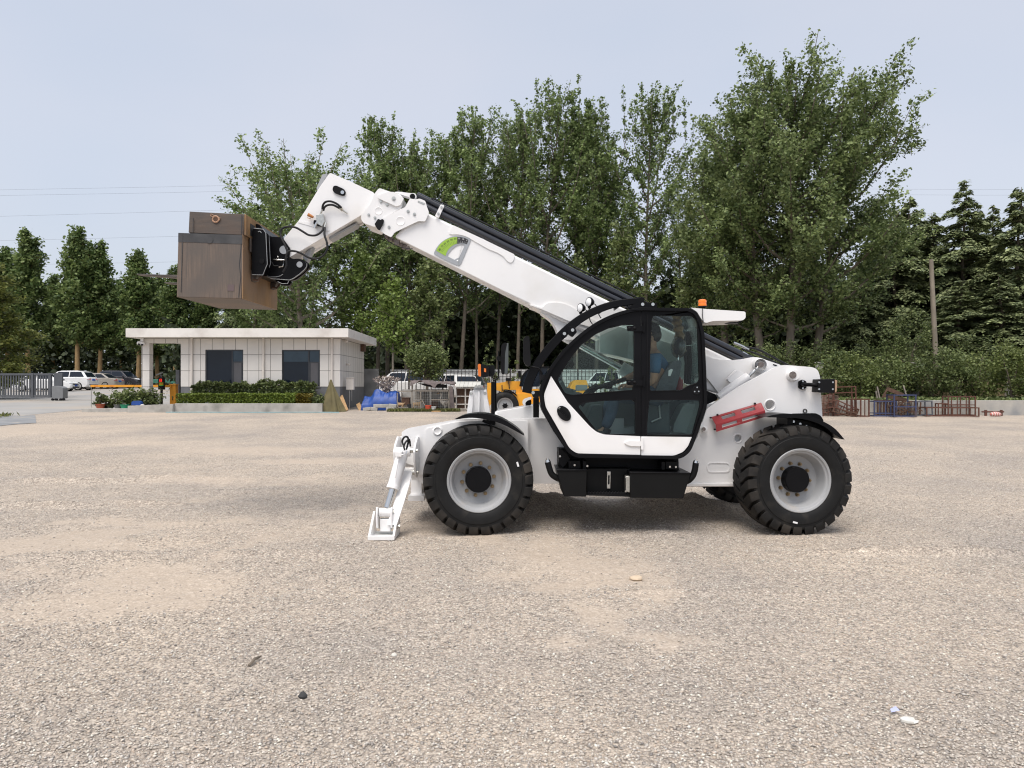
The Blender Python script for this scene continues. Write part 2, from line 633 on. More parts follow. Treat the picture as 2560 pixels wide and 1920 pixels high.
# high thin overcast: pale, nearly even, with a little soft cloud
tc = nd(nt, 'ShaderNodeTexCoord')
mp = nd(nt, 'ShaderNodeMapping')
mp.inputs['Scale'].default_value = (1.0, 1.0, 2.2)
nt.links.new(tc.outputs['Generated'], mp.inputs[0])
cn = nd(nt, 'ShaderNodeTexNoise')
cn.inputs['Scale'].default_value = 1.7
cn.inputs['Detail'].default_value = 4
cn.inputs['Roughness'].default_value = 0.45
nt.links.new(mp.outputs[0], cn.inputs['Vector'])
cr = nd(nt, 'ShaderNodeValToRGB')
cr.color_ramp.elements[0].position = 0.32
cr.color_ramp.elements[0].color = (0.425, 0.468, 0.540, 1)
cr.color_ramp.elements[1].position = 0.68
cr.color_ramp.elements[1].color = (0.505, 0.515, 0.560, 1)
nt.links.new(cn.outputs[0], cr.inputs[0])
b2 = nd(nt, 'ShaderNodeBackground')
b2.inputs[1].default_value = 1.0
nt.links.new(cr.outputs[0], b2.inputs[0])
ad = nd(nt, 'ShaderNodeAddShader')
nt.links.new(b1.outputs[0], ad.inputs[0])
nt.links.new(b2.outputs[0], ad.inputs[1])
nt.links.new(ad.outputs[0], wo.inputs[0])

sun_d = bpy.data.lights.new('sun', 'SUN')
sun_d.energy = 2.9
sun_d.angle = rad(40)
sun_d.color = (1.0, 0.955, 0.90)
sun = bpy.data.objects.new('sun', sun_d)
COL.objects.link(sun)
sdir = Vector((math.sin(SUN_AZ) * math.cos(SUN_EL), math.cos(SUN_AZ) * math.cos(SUN_EL), math.sin(SUN_EL)))   # towards the sun
sun.rotation_euler = sdir.to_track_quat('Z', 'Y').to_euler()
sun.location = (0, 0, 40)

SC.view_settings.view_transform = 'Standard'
SC.view_settings.look = 'None'
SC.view_settings.exposure = 0.17
SC.view_settings.gamma = 1.0
SC.cycles.use_denoising = True
SC.cycles.filter_width = 1.15
SC.cycles.max_bounces = 8
SC.cycles.transparent_max_bounces = 12
SC.cycles.diffuse_bounces = 3
SC.cycles.glossy_bounces = 3
SC.cycles.caustics_reflective = False
SC.cycles.caustics_refractive = False
# ---------------------------------------------------------------- ground
def vnoise(x, y, seed):
    """smooth value noise on numpy arrays, about -1..1"""
    r = np.random.default_rng(seed)
    T = r.uniform(-1, 1, size=(256, 256))
    xi, yi = np.floor(x).astype(int), np.floor(y).astype(int)
    fx, fy = x - xi, y - yi
    fx = fx * fx * (3 - 2 * fx)
    fy = fy * fy * (3 - 2 * fy)
    a = T[xi % 256, yi % 256]
    b = T[(xi + 1) % 256, yi % 256]
    c = T[xi % 256, (yi + 1) % 256]
    d = T[(xi + 1) % 256, (yi + 1) % 256]
    return (a * (1 - fx) + b * fx) * (1 - fy) + (c * (1 - fx) + d * fx) * fy


def sstep(x, a, b):
    t = np.clip((x - a) / (b - a), 0, 1)
    return t * t * (3 - 2 * t)


# sandy bare patches: photo position of the centre -> ground point, radii in metres
SAND = []
for px, py, rx, ry, a in ((1430, 1400, 0.75, 0.9, 1.0), (1440, 1470, 0.5, 0.6, 1.0), (1330, 1365, 0.8, 0.5, 0.9), (1515, 1540, 0.28, 0.5, 0.9),
                          (1560, 1370, 0.6, 0.35, 0.5), (350, 1440, 0.9, 0.55, 1.0), (300, 1490, 0.5, 0.5, 0.8), (330, 1530, 0.35, 0.35, 0.7),
                          (170, 1352, 1.2, 0.45, 1.0), (40, 1365, 1.0, 0.4, 0.9), (270, 1312, 1.0, 0.45, 0.9), (520, 1305, 1.6, 0.4, 0.6),
                          (860, 1152, 1.8, 0.6, 0.9), (960, 1150, 1.0, 0.5, 0.8), (640, 1125, 3.0, 1.2, 0.8), (480, 1105, 2.2, 1.2, 0.6),
                          (780, 1200, 1.6, 0.8, 0.6), (560, 1200, 1.6, 0.5, 0.5), (180, 1065, 3.0, 1.2, 0.8), (100, 1075, 3.0, 1.3, 0.8),
                          (1100, 1330, 0.9, 0.7, 0.6), (1240, 1345, 0.7, 0.35, 0.9), (2200, 1100, 2.0, 1.0, 0.5), (2350, 1160, 1.6, 0.7, 0.4),
                          (330, 1037, 5.0, 0.9, 0.9), (620, 1036, 6.0, 0.8, 0.5), (1150, 1090, 2.5, 1.5, 0.4), (700, 1330, 1.2, 0.5, 0.4),
                          (1780, 1345, 0.9, 0.3, 0.45), (2080, 1320, 1.0, 0.4, 0.4), (60, 1500, 0.7, 0.5, 0.5), (900, 1275, 0.9, 0.4, 0.5)):
    c = gp(px, py)
    SAND.append((c.x, c.y, rx, ry, a))


LANES = []
for a_, b_, w_, k_ in (((1000, 1160), (260, 1560), .22, .55), ((700, 1230), (-200, 1560), .22, .5), ((1280, 1340), (1560, 1640), .2, .5), ((1150, 1400), (1250, 1900), .22, .4), ((1850, 1345), (2700, 1385), .2, .45),
                       ((-100, 1290), (900, 1215), .25, .5), ((-100, 1140), (1000, 1105), .5, .5), ((2050, 1180), (2700, 1230), .4, .45), ((1950, 1480), (2600, 1720), .25, .35), ((500, 1900), (800, 1450), .2, .35)):
    p_, q_ = gp(*a_), gp(*b_)
    LANES.append(((p_.x, p_.y), (q_.x, q_.y), w_, k_))


def sand_mask(x, y):
    s = np.zeros_like(x)
    wx_ = x + 0.5 * vnoise(x * 1.6, y * 1.6, 3) + 0.15 * vnoise(x * 6, y * 6, 4)
    wy_ = y + 0.4 * vnoise(x * 1.6 + 40, y * 1.6, 5) + 0.15 * vnoise(x * 6, y * 6 + 30, 6)
    for cx, cy, rx, ry, a in SAND:
        s = np.maximum(s, a * np.exp(-(((wx_ - cx) / rx) ** 2 + ((wy_ - cy) / ry) ** 2) * 0.9))
    # faint wheel lanes
    for (ax, ay), (bx, by), w, a in LANES:
        d = np.hypot(bx - ax, by - ay)
        t = np.clip(((wx_ - ax) * (bx - ax) + (wy_ - ay) * (by - ay)) / d ** 2, 0, 1)
        e = np.hypot(wx_ - ax - t * (bx - ax), wy_ - ay - t * (by - ay))
        s = np.maximum(s, a * np.exp(-(e / w) ** 2) * (.75 + .25 * vnoise(x * 1.3, y * 1.3, 17)))
    s = s + 0.16 * vnoise(x * 0.7, y * 0.5, 7) + 0.14 * vnoise(x * 3, y * 3, 8) + 0.10 * vnoise(x * 9, y * 9, 9)
    return np.clip(sstep(s, 0.18, 0.78), 0, 1)


MOUNDS = [(1300, 1262, 0.62, 0.42, 0.17), (1370, 1268, 0.40, 0.35, 0.08), (1600, 1262, 0.22, 0.25, 0.07), (1690, 1264, 0.48, 0.36, 0.12), (1760, 1268, 0.5, 0.3, 0.06),
          (80, 1268, 0.9, 0.10, 0.09), (290, 1262, 0.8, 0.12, 0.07), (160, 1205, 1.3, 0.12, 0.09), (420, 1200, 1.2, 0.14, 0.08),
          (560, 1230, 1.0, 0.2, 0.03), (1650, 1335, 0.35, 0.12, 0.03), (2230, 1383, 0.9, 0.07, 0.06), (2450, 1383, 0.7, 0.06, 0.05), (700, 1385, .8, .12, .04), (260, 1395, .5, .16, .05), (1750, 1480, .7, .12, .03), (1250, 1500, .6, .14, .03)]
MOUNDS = [(gp(a, b).x, gp(a, b).y, rx, ry, h) for a, b, rx, ry, h in MOUNDS]


def height(x, y):
    z = SL * y
    near = 1 - sstep(y, 20, 26)
    z = z + near * (0.010 * vnoise(x * 0.9, y * 0.9, 11) + 0.008 * vnoise(x * 2.7, y * 2.7, 12) + 0.005 * vnoise(x * 7, y * 7, 13))
    for cx, cy, rx, ry, h in MOUNDS:
        e = ((x - cx) / rx) ** 2 + ((y - cy) / ry) ** 2
        z = z + h * np.exp(-e) * (1 + 0.25 * vnoise(x * 5, y * 5, 14))
    # the planted bank behind the brick wall and the terraces on the right
    z = z + 1.45 * sstep(y, 47.3, 50.5) * sstep(x, -10.5, -8.5) * (1 - sstep(x, 9.3, 9.9) * (y < 60))
    right = sstep(x, 8.6, 8.7)
    z = z + right * (0.50 * (y > 30.35) + 0.75 * sstep(y, 34.4, 34.5) + 0.5 * sstep(y, 36, 42))
    return z


def hz(x, y):
    return float(height(np.array([float(x)]), np.array([float(y)]))[0])


xs = np.unique(np.concatenate([np.arange(-9.5, 9.51, 0.06), 9.5 + np.cumsum(0.06 * 1.09 ** np.arange(0, 68)), -9.5 - np.cumsum(0.06 * 1.09 ** np.arange(0, 68)), [8.6, 8.7]]))
ys = np.unique(np.concatenate([[-6, -3, 0, 1, 2], np.arange(2.5, 13.5, 0.055), 13.5 + np.cumsum(0.06 * 1.05 ** np.arange(0, 55)), [30.3, 30.36, 34.4, 34.5],
                               np.arange(27, 56, 0.8), 56 + np.cumsum(1.0 * 1.14 ** np.arange(0, 30))]))
gx, gyy = np.meshgrid(xs, ys)
P = np.stack([gx.ravel(), gyy.ravel(), height(gx.ravel(), gyy.ravel())], axis=1)
nx, ny = len(xs), len(ys)
ii = (np.arange(ny - 1)[:, None] * nx + np.arange(nx - 1)[None, :]).ravel()
FQ = np.stack([ii, ii + 1, ii + nx + 1, ii + nx], axis=1)
me = bpy.data.meshes.new('ground')
me.vertices.add(len(P))
me.vertices.foreach_set('co', P.ravel())
me.loops.add(len(FQ) * 4)
me.loops.foreach_set('vertex_index', FQ.ravel().astype(np.int32))
me.polygons.add(len(FQ))
me.polygons.foreach_set('loop_start', np.arange(0, len(FQ) * 4, 4, dtype=np.int32))
me.polygons.foreach_set('loop_total', np.full(len(FQ), 4, dtype=np.int32))
me.update()
me.polygons.foreach_set('use_smooth', [True] * len(FQ))
att = me.attributes.new('sand', 'FLOAT', 'POINT')
att.data.foreach_set('value', sand_mask(P[:, 0], P[:, 1]).astype(np.float32))
soil = np.maximum(sstep(P[:, 1], 47.2, 48.5) * sstep(P[:, 0], -10.5, -9), (P[:, 0] > 8.65) * (P[:, 1] > 30.3))
soil = np.maximum(soil, sstep(P[:, 1], 76, 79))
att2 = me.attributes.new('soil', 'FLOAT', 'POINT')
att2.data.foreach_set('value', soil.astype(np.float32))
ground = bpy.data.objects.new('ground', me)
COL.objects.link(ground)
struct(ground)


def ground_mat():
    m, nt, out = new_mat('gravel_ground')
    b = nd(nt, 'ShaderNodeBsdfPrincipled')
    b.inputs['Roughness'].default_value = 0.9
    b.inputs['Specular IOR Level'].default_value = 0.25
    nt.links.new(b.outputs[0], out.inputs[0])
    tc = nd(nt, 'ShaderNodeTexCoord')
    L = nt.links.new
    pos = tc.outputs['Object']

    def vor(scale):
        v = nd(nt, 'ShaderNodeTexVoronoi')
        v.inputs['Scale'].default_value = scale
        L(pos, v.inputs['Vector'])
        return v
    v1, v2 = vor(58), vor(25)

    def stones(v):
        r = nd(nt, 'ShaderNodeValToRGB')
        e = r.color_ramp.elements
        e[0].position, e[0].color = 0.0, (0.276, 0.249, 0.222, 1)
        e[1].position, e[1].color = 1.0, (0.763, 0.692, 0.602, 1)
        for p, c in ((0.2, (0.398, 0.351, 0.308)), (0.45, (0.501, 0.439, 0.371)), (0.65, (0.545, 0.486, 0.424)), (0.85, (0.599, 0.529, 0.457))):
            n = e.new(p)
            n.color = (*c, 1)
        s = nd(nt, 'ShaderNodeSeparateColor')
        L(v.outputs['Color'], s.inputs[0])
        L(s.outputs[0], r.inputs[0])
        return r.outputs[0]
    c1, c2 = stones(v1), stones(v2)
    mx = nd(nt, 'ShaderNodeMix', data_type='RGBA')
    mx.inputs[0].default_value = 0.3
    L(c1, mx.inputs[6])
    L(c2, mx.inputs[7])
    # gaps between stones
    gr = nd(nt, 'ShaderNodeMapRange')
    gr.inputs[1].default_value = 0.35
    gr.inputs[2].default_value = 0.75
    gr.inputs[3].default_value = 1.0
    gr.inputs[4].default_value = 0.62
    L(v1.outputs['Distance'], gr.inputs[0])
    sc = nd(nt, 'ShaderNodeVectorMath', operation='SCALE')
    L(mx.outputs[2], sc.inputs[0])
    L(gr.outputs[0], sc.inputs['Scale'])
    # broad tone: stonier grey and dustier beige areas
    bn = nd(nt, 'ShaderNodeTexNoise')
    bn.inputs['Scale'].default_value = 0.45
    bn.inputs['Detail'].default_value = 7
    bn.inputs['Roughness'].default_value = 0.62
    L(pos, bn.inputs['Vector'])
    br = nd(nt, 'ShaderNodeValToRGB')
    br.color_ramp.elements[0].position = 0.33
    br.color_ramp.elements[0].color = (0.80, 0.795, 0.795, 1)
    br.color_ramp.elements[1].position = 0.68
    br.color_ramp.elements[1].color = (1.14, 1.08, 1.0, 1)
    L(bn.outputs[0], br.inputs[0])
    ml = nd(nt, 'ShaderNodeVectorMath', operation='MULTIPLY')
    L(sc.outputs[0], ml.inputs[0])
    L(br.outputs[0], ml.inputs[1])
    # bare sandy soil
    sa = nd(nt, 'ShaderNodeAttribute', attribute_name='sand')
    sn = nd(nt, 'ShaderNodeTexNoise')
    sn.inputs['Scale'].default_value = 14
    sn.inputs['Detail'].default_value = 9
    sn.inputs['Roughness'].default_value = 0.7
    L(pos, sn.inputs['Vector'])
    sr = nd(nt, 'ShaderNodeValToRGB')
    sr.color_ramp.elements[0].position = 0.3
    sr.color_ramp.elements[0].color = (0.375, 0.305, 0.235, 1)
    sr.color_ramp.elements[1].position = 0.72
    sr.color_ramp.elements[1].color = (0.51, 0.425, 0.34, 1)
    L(sn.outputs[0], sr.inputs[0])
    ma = nd(nt, 'ShaderNodeMix', data_type='RGBA')
    # stones still poke through the sand
    mm = nd(nt, 'ShaderNodeMath', operation='MULTIPLY')
    L(sa.outputs['Fac'], mm.inputs[0])
    sp = nd(nt, 'ShaderNodeMapRange')
    sp.inputs[1].default_value = 0.5
    sp.inputs[2].default_value = 0.62
    sp.inputs[3].default_value = 0.7
    sp.inputs[4].default_value = 0.25
    L(sn.outputs[0], sp.inputs[0])
    L(sp.outputs[0], mm.inputs[1])
    L(mm.outputs[0], ma.inputs[0])
    L(ml.outputs[0], ma.inputs[6])
    L(sr.outputs[0], ma.inputs[7])
    so = nd(nt, 'ShaderNodeAttribute', attribute_name='soil')
    mb = nd(nt, 'ShaderNodeMix', data_type='RGBA')
    L(so.outputs['Fac'], mb.inputs[0])
    L(ma.outputs[2], mb.inputs[6])
    s2 = nd(nt, 'ShaderNodeValToRGB')
    s2.color_ramp.elements[0].color = (0.06, 0.06, 0.025, 1)
    s2.color_ramp.elements[1].color = (0.20, 0.14, 0.085, 1)
    L(bn.outputs[0], s2.inputs[0])
    L(s2.outputs[0], mb.inputs[7])
    L(mb.outputs[2], b.inputs['Base Color'])
    # relief
    hm = nd(nt, 'ShaderNodeMath', operation='MULTIPLY_ADD')
    L(v1.outputs['Distance'], hm.inputs[0])
    hm.inputs[1].default_value = -0.75
    h2 = nd(nt, 'ShaderNodeMath', operation='MULTIPLY')
    L(v2.outputs['Distance'], h2.inputs[0])
    h2.inputs[1].default_value = -0.7
    L(h2.outputs[0], hm.inputs[2])
    iv = nd(nt, 'ShaderNodeMapRange')
    iv.inputs[3].default_value = 1.0
    iv.inputs[4].default_value = 0.12
    L(sa.outputs['Fac'], iv.inputs[0])
    h3 = nd(nt, 'ShaderNodeMath', operation='MULTIPLY_ADD')
    L(hm.outputs[0], h3.inputs[0])
    L(iv.outputs[0], h3.inputs[1])
    h4 = nd(nt, 'ShaderNodeMath', operation='MULTIPLY')
    L(sn.outputs[0], h4.inputs[0])
    h4.inputs[1].default_value = 0.45
    L(h4.outputs[0], h3.inputs[2])
    bp = nd(nt, 'ShaderNodeBump')
    bp.inputs['Strength'].default_value = 0.85
    bp.inputs['Distance'].default_value = 0.016
    L(h3.outputs[0], bp.inputs['Height'])
    L(bp.outputs[0], b.inputs['Normal'])
    return m


me.materials.append(ground_mat())

# loose stones lying on the yard (one countless spread)
def stones_mesh(n, name, ymin, ymax, smin, smax, power=1.0, avoid=True):
    y = ymin + (ymax - ymin) * RNG.uniform(0, 1, n) ** power
    x = RNG.uniform(-1, 1, n) * (0.70 * y + 0.3)
    keep = RNG.uniform(0, 1, n) > (sand_mask(x, y) * 0.93 if avoid else 0)
    x, y = x[keep], y[keep]
    n = len(x)
    z = height(x, y)
    s = smin + (smax - smin) * RNG.uniform(0, 1, n) ** 2.2
    # rounded pebble: a jittered 8-point body with caps
    ang = np.linspace(0, 2 * np.pi, 6)[:5]
    base = np.concatenate([np.array([[0, 0, -0.45]]), np.stack([np.cos(ang), np.sin(ang), -0.05 + 0 * ang], 1), np.array([[0, 0, 0.62]])])
    V = base[None] * RNG.uniform(0.65, 1.25, size=(n, 7, 3))
    V = V * np.stack([s * RNG.uniform(0.8, 1.35, n), s * RNG.uniform(0.6, 1.0, n), s * RNG.uniform(0.6, 1.0, n)], 1)[:, None, :] * 0.5
    a = RNG.uniform(0, 6.283, n)
    t = RNG.normal(0, 0.35, n)
    ca, sa = np.cos(a)[:, None], np.sin(a)[:, None]
    ct, st = np.cos(t)[:, None], np.sin(t)[:, None]
    X, Y, Z = V[:, :, 0], V[:, :, 1], V[:, :, 2]
    X, Z = X * ct - Z * st, X * st + Z * ct
    X, Y = X * ca - Y * sa, X * sa + Y * ca
    V = np.stack([X + x[:, None], Y + y[:, None], Z + (z + s * 0.12)[:, None]], 2)
    f = []
    for k in range(5):
        f.append((0, 1 + (k + 1) % 5, 1 + k))
        f.append((6, 1 + k, 1 + (k + 1) % 5))
    f = np.array(f)
    FF = (f[None] + (np.arange(n) * 7)[:, None, None]).reshape(-1, 3)
    me = bpy.data.meshes.new(name)
    me.vertices.add(n * 7)
    me.vertices.foreach_set('co', V.reshape(-1))
    me.loops.add(len(FF) * 3)
    me.loops.foreach_set('vertex_index', FF.ravel().astype(np.int32))
    me.polygons.add(len(FF))
    me.polygons.foreach_set('loop_start', np.arange(0, len(FF) * 3, 3, dtype=np.int32))
    me.polygons.foreach_set('loop_total', np.full(len(FF), 3, dtype=np.int32))
    me.update()
    me.polygons.foreach_set('use_smooth', [True] * len(FF))
    o = bpy.data.objects.new(name, me)
    COL.objects.link(o)
    return o


def stone_mat():
    m, nt, out = new_mat('pebbles')
    b = nd(nt, 'ShaderNodeBsdfPrincipled')
    b.inputs['Roughness'].default_value = 0.85
    b.inputs['Specular IOR Level'].default_value = 0.3
    g = nd(nt, 'ShaderNodeNewGeometry')
    r = nd(nt, 'ShaderNodeValToRGB')
    e = r.color_ramp.elements
    e[0].position, e[0].color = 0.0, (0.215, 0.198, 0.181, 1)
    e[1].position, e[1].color = 1.0, (0.779, 0.752, 0.661, 1)
    for p, c in ((0.06, (0.329, 0.298, 0.266)), (0.25, (0.433, 0.383, 0.330)), (0.5, (0.529, 0.463, 0.393)), (0.62, (0.512, 0.408, 0.320)), (0.64, (0.501, 0.469, 0.431)),
                 (0.9, (0.642, 0.572, 0.492))):
        n = e.new(p)
        n.color = (*c, 1)
    nt.links.new(g.outputs['Random Per Island'], r.inputs[0])
    nt.links.new(r.outputs[0], b.inputs['Base Color'])
    nt.links.new(b.outputs[0], out.inputs[0])
    return m


gravel = stones_mesh(210000, 'gravel', 3.0, 17.0, 0.008, 0.027, 1.6)
gravel.data.materials.append(stone_mat())
gravel['kind'] = 'stuff'
gravel['label'] = 'loose pale grey and beige pebbles covering the yard'

# single stones and scraps one can point at
def rock(px, py, s, mat, label, squash=0.55, cat='stone', name='stone'):
    c = gp(px, py)
    c.z = hz(c.x, c.y)
    mb = MB().sphere((0, 0, 0), 1, 9, 6)
    r = random.Random(int(px * 7 + py))
    vs = []
    for v in mb.v:
        k = 1 + r.uniform(-0.16, 0.16)
        vs.append((c.x + v[0] * s * k, c.y + v[1] * s * 0.8 * k, c.z + (v[2] + 0.55) * s * squash * k))
    o = mk(name, vs, mb.f, mat, None, 30)
    return tag(o, label, cat)


rock(757, 1744, 0.026, M['stonedark'], 'charcoal black lump lying on the near gravel', 0.8)
rock(2272, 1808, 0.045, M['stonewhite'], 'large flat white stone beside the scrap of blue paper', 0.35)
rock(985, 1637, 0.018, M['stonewhite'], 'pale angular pebble between the stick and the sand patch', 0.6)
rock(1590, 1448, 0.06, pm('stone_tan', (0.55, 0.44, 0.32), 0.85), 'long flat tan stone at the right edge of the sand patch', 0.4)
c = gp(2236, 1786)
tag(mk('paper_scrap', [(c.x - .02, c.y - .01, c.z + .016), (c.x + .022, c.y - .012, c.z + .026), (c.x + .015, c.y + .018, c.z + .036), (c.x - .015, c.y + .015, c.z + .022)],
       [(0, 1, 2, 3)], pm('paper_blue', (0.42, 0.45, 0.72), 0.7), None), 'crumpled scrap of pale blue paper on the gravel', 'litter')
a, b_ = gp(622, 1667), gp(652, 1648)
a.z, b_.z = hz(a.x, a.y) + 0.012, hz(b_.x, b_.y) + 0.02
tag(MB().tube([a, (a + b_) / 2 + Vector((0, 0, .012)), b_], [.008, .010, .006], 6).build('stick', M['bark']), 'short dark stick lying on the near gravel', 'stick')

# concrete road from the gate past the guard house
def sheet(name, pts, lift, mat):
    v = [(p[0], p[1], G(p[1]) + lift) for p in pts]
    tr = tessellate_polygon([[Vector((p[0], p[1], 0)) for p in pts]])
    o = mk(name, v, [tuple(t) for t in tr], mat, None, 0, origin=(0, 0, 0))
    return struct(o)


roadmat = pm('road_concrete', (0.315, 0.305, 0.29), 0.85, var=0.10, scale=0.6, bump=0.15, bscale=60, dirt=(0.40, 0.335, 0.26), dirt_amt=0.3, dirt_scale=0.22)
e0 = [gp(-40, 1043), gp(0, 1041), gp(70, 1038), gp(154, 1030), gp(211, 1025)]
sheet('road', [(-60, 29.3)] + [(p.x, p.y) for p in e0] + [(-18.6, 35.2), (-16.9, 36.2), (-8.3, 39.9), (-8.3, 46), (-11, 77), (-60, 77)], 0.006, roadmat)
e1 = [gp(-30, 1040.5), gp(88, 1038.5), gp(91, 1058), gp(40, 1061), gp(-30, 1068)]
sheet('path', [(p.x, p.y) for p in e1], 0.012, pm('slab_concrete', (0.22, 0.225, 0.23), 0.85, var=0.12, scale=1.2, dirt=(0.44, 0.38, 0.30), dirt_amt=0.15))
# ---------------------------------------------------------------- the telehandler
D = 8.30                                   # depth of the near tyre faces
c1, c2, c3 = cmap(1240, 700, .4069), cmap(420, 400, .3255), cmap(880, 960, .2532)
c5, c5b, c2b = cmap(1380, 780, .2291), cmap(1740, 880, .1718), cmap(900, 450, .1808)
c6b, c6c, c3b = cmap(1160, 820, .1567), cmap(1060, 560, .07233), cmap(1330, 1120, .2125)
c4b, cbx, c8 = cmap(910, 1070, .1809), cmap(440, 520, .1567), cmap(640, 580, .0844)
ch, cg = cmap(640, 440, .2170), cmap(1250, 680, .2034)

TB = Vector((wx(1590, D + 1.15), D + 1.15, G(D + 1.15)))
TH = thing('telehandler', 'white telescopic handler with raised boom, black framed cab and four big tyres', 'telehandler', TB)


def part(mb, name, mat, parent=None, smooth=35, bevel=0.0, seg=2):
    return mb.build(name, mat, parent or TH, smooth, bevel, seg)


def disc(mb, p, Y, r, t, n=18):
    """round pin or bolt head: px position, depth of its back, radius in metres, thickness towards the camera"""
    c = W(p[0], p[1], Y)
    return mb.cyl(c, c + Vector((0, -t, 0)), r, None, n)


def offset(poly, d):
    """move a closed px polygon inward by d"""
    n = len(poly)
    ar = sum(poly[i][0] * poly[(i + 1) % n][1] - poly[(i + 1) % n][0] * poly[i][1] for i in range(n))
    s = 1 if ar > 0 else -1
    out = []
    for i in range(n):
        a, b, c = Vector(poly[i - 1]), Vector(poly[i]), Vector(poly[(i + 1) % n])
        e1, e2 = (b - a).normalized(), (c - b).normalized()
        n1, n2 = Vector((-e1.y, e1.x)) * s, Vector((-e2.y, e2.x)) * s
        m = (n1 + n2)
        k = max(0.35, m.length_squared / 2)
        q = b + m * d / k / 1.0 if m.length > 1e-6 else b
        out.append((q.x, q.y))
    return out


def clipx(poly, x, keep_left):
    out = []
    n = len(poly)
    for i in range(n):
        a, b = poly[i], poly[(i + 1) % n]
        ia = (a[0] <= x) if keep_left else (a[0] >= x)
        ib = (b[0] <= x) if keep_left else (b[0] >= x)
        if ia:
            out.append(a)
        if ia != ib:
            t = (x - a[0]) / (b[0] - a[0])
            out.append((x, a[1] + t * (b[1] - a[1])))
    return out


# ---- wheels: rim (the part) with tyre, hub cap and nuts
RW, WW = 0.605, 0.44


def make_wheel(center, rotz):
    c = Vector((0, 0, 0))
    ax = Vector((0, -1, 0))                 # outward
    org = Vector(center)
    h = WW / 2
    rim = MB()
    rim.lathe([(h - .025, .345), (h - .005, .350), (h + .002, .342), (h - .004, .325), (h - .022, .316), (h - .030, .300), (h - .044, .292), (h - .060, .290),
               (h - .150, .272), (h - .168, .262), (h - .172, .245), (h - .172, .02), (-h + .1, .02), (-h + .1, .26), (-h + .02, .30), (-h, .345)], c, ax, 64)
    vs = [org + Vector(v) for v in rim.v]
    R_ = mk('wheel', vs, rim.f, M['rimgrey'], TH, 32)
    R_.location = org - ORG[TH.name]
    for v in R_.data.vertices:
        v.co -= (org - ORG[TH.name])
    ORG[R_.name] = org
    def sub(mb, name, mat, sm=32, bev=0):
        return mk(name, [org + Vector(v) for v in mb.v], mb.f, mat, R_, sm, bev)
    t = MB()
    prof = [(h - .03, .335), (h - .012, .345), (h + .004, .365), (h + .014, .42), (h + .013, .47), (h + .006, .475), (h + .004, .515), (h - .012, .535), (h - .045, RW - .062), (0, RW - .05)]
    prof = prof + [(-a, r) for a, r in reversed(prof[:-1])]
    t.lathe(prof, c, ax, 72)
    sub(t, 'tyre', M['tyre'])
    lug = MB()
    N = 26
    for k in range(N):
        for side in (1, -1):
            base = 2 * math.pi * (k + (0.5 if side < 0 else 0)) / N
            st = [(h + .010, .50, .525, 0.00), (h + .006, .515, RW - .050, 0.0), (h - .012, RW - .08, RW - .012, 0.01), (h - .06, RW - .06, RW - .003, 0.05), (h * .38, RW - .05, RW, 0.13), (-.012, RW - .05, RW, 0.20)]
            o = len(lug.v)
            for a, r0, r1, sh in st:
                for r, wd in ((r0, .096), (r1, .086)):
                    for e in (-1, 1):
                        th = base + sh + e * wd
                        lug.v.append((math.cos(th) * r, -a * side, math.sin(th) * r))
            m = len(st)
            for i in range(m - 1):
                p, q = o + i * 4, o + i * 4 + 4
                for x, y in ((0, 1), (1, 3), (3, 2), (2, 0)):
                    lug.f.append((p + x, p + y, q + y, q + x))
            lug.f.append((o, o + 1, o + 3, o + 2))
            e = o + (m - 1) * 4
            lug.f.append((e, e + 2, e + 3, e + 1))
    sub(lug, 'tyre_tread', M['tread'], 30, .006)
    hb = MB()
    hb.lathe([(h - .175, .0), (h - .175, .145), (h - .085, .140), (h - .074, .132), (h - .072, .0)], c, ax, 40)
    sub(hb, 'hub_cap', M['black'])
    for k in range(10):
        a = 2 * math.pi * (k + .25) / 10
        p = Vector((math.cos(a) * .178, -(h - .172), math.sin(a) * .178))
        nb = MB().cyl(p, p + Vector((0, -.012, 0)), .021, None, 14).cyl(p + Vector((0, -.012, 0)), p + Vector((0, -.036, 0)), .016, None, 6)
        nb.cyl(p + Vector((0, -.036, 0)), p + Vector((0, -.046, 0)), .009, None, 8)
        sub(nb, 'wheel_nut', M['brass'], 30)
    mk_ = MB()
    mk_.bar((.425, -(h + .016), .15), (.410, -(h + .016), .20), .020, .004, (0, 1, 0))
    sub(mk_, 'tyre_sticker', M['inkw'], 0)
    R_.rotation_euler = (0, 0, rotz)
    return R_


wY = D + WW / 2 + .01
XF, XR = wx(1192, D + .02), wx(1996, D + .02)
TR = 2.30
WF = make_wheel((XF, wY, G(wY) + RW - .012), rad(7))


def copy_wheel(x, y, rz, spin=0.0):
    r = WF.copy()
    COL.objects.link(r)
    r.location = Vector((x, y, G(y) + RW - .012)) - ORG[TH.name]
    r.rotation_euler = (0, spin, rz)
    for s in list(WF.children):
        d = s.copy()
        COL.objects.link(d)
        d.parent = r
    return r


copy_wheel(XR, wY, rad(6.5), rad(122))
copy_wheel(XF, D + TR - WW / 2, rad(187))
copy_wheel(XR - .03, D + TR - WW / 2, rad(187))

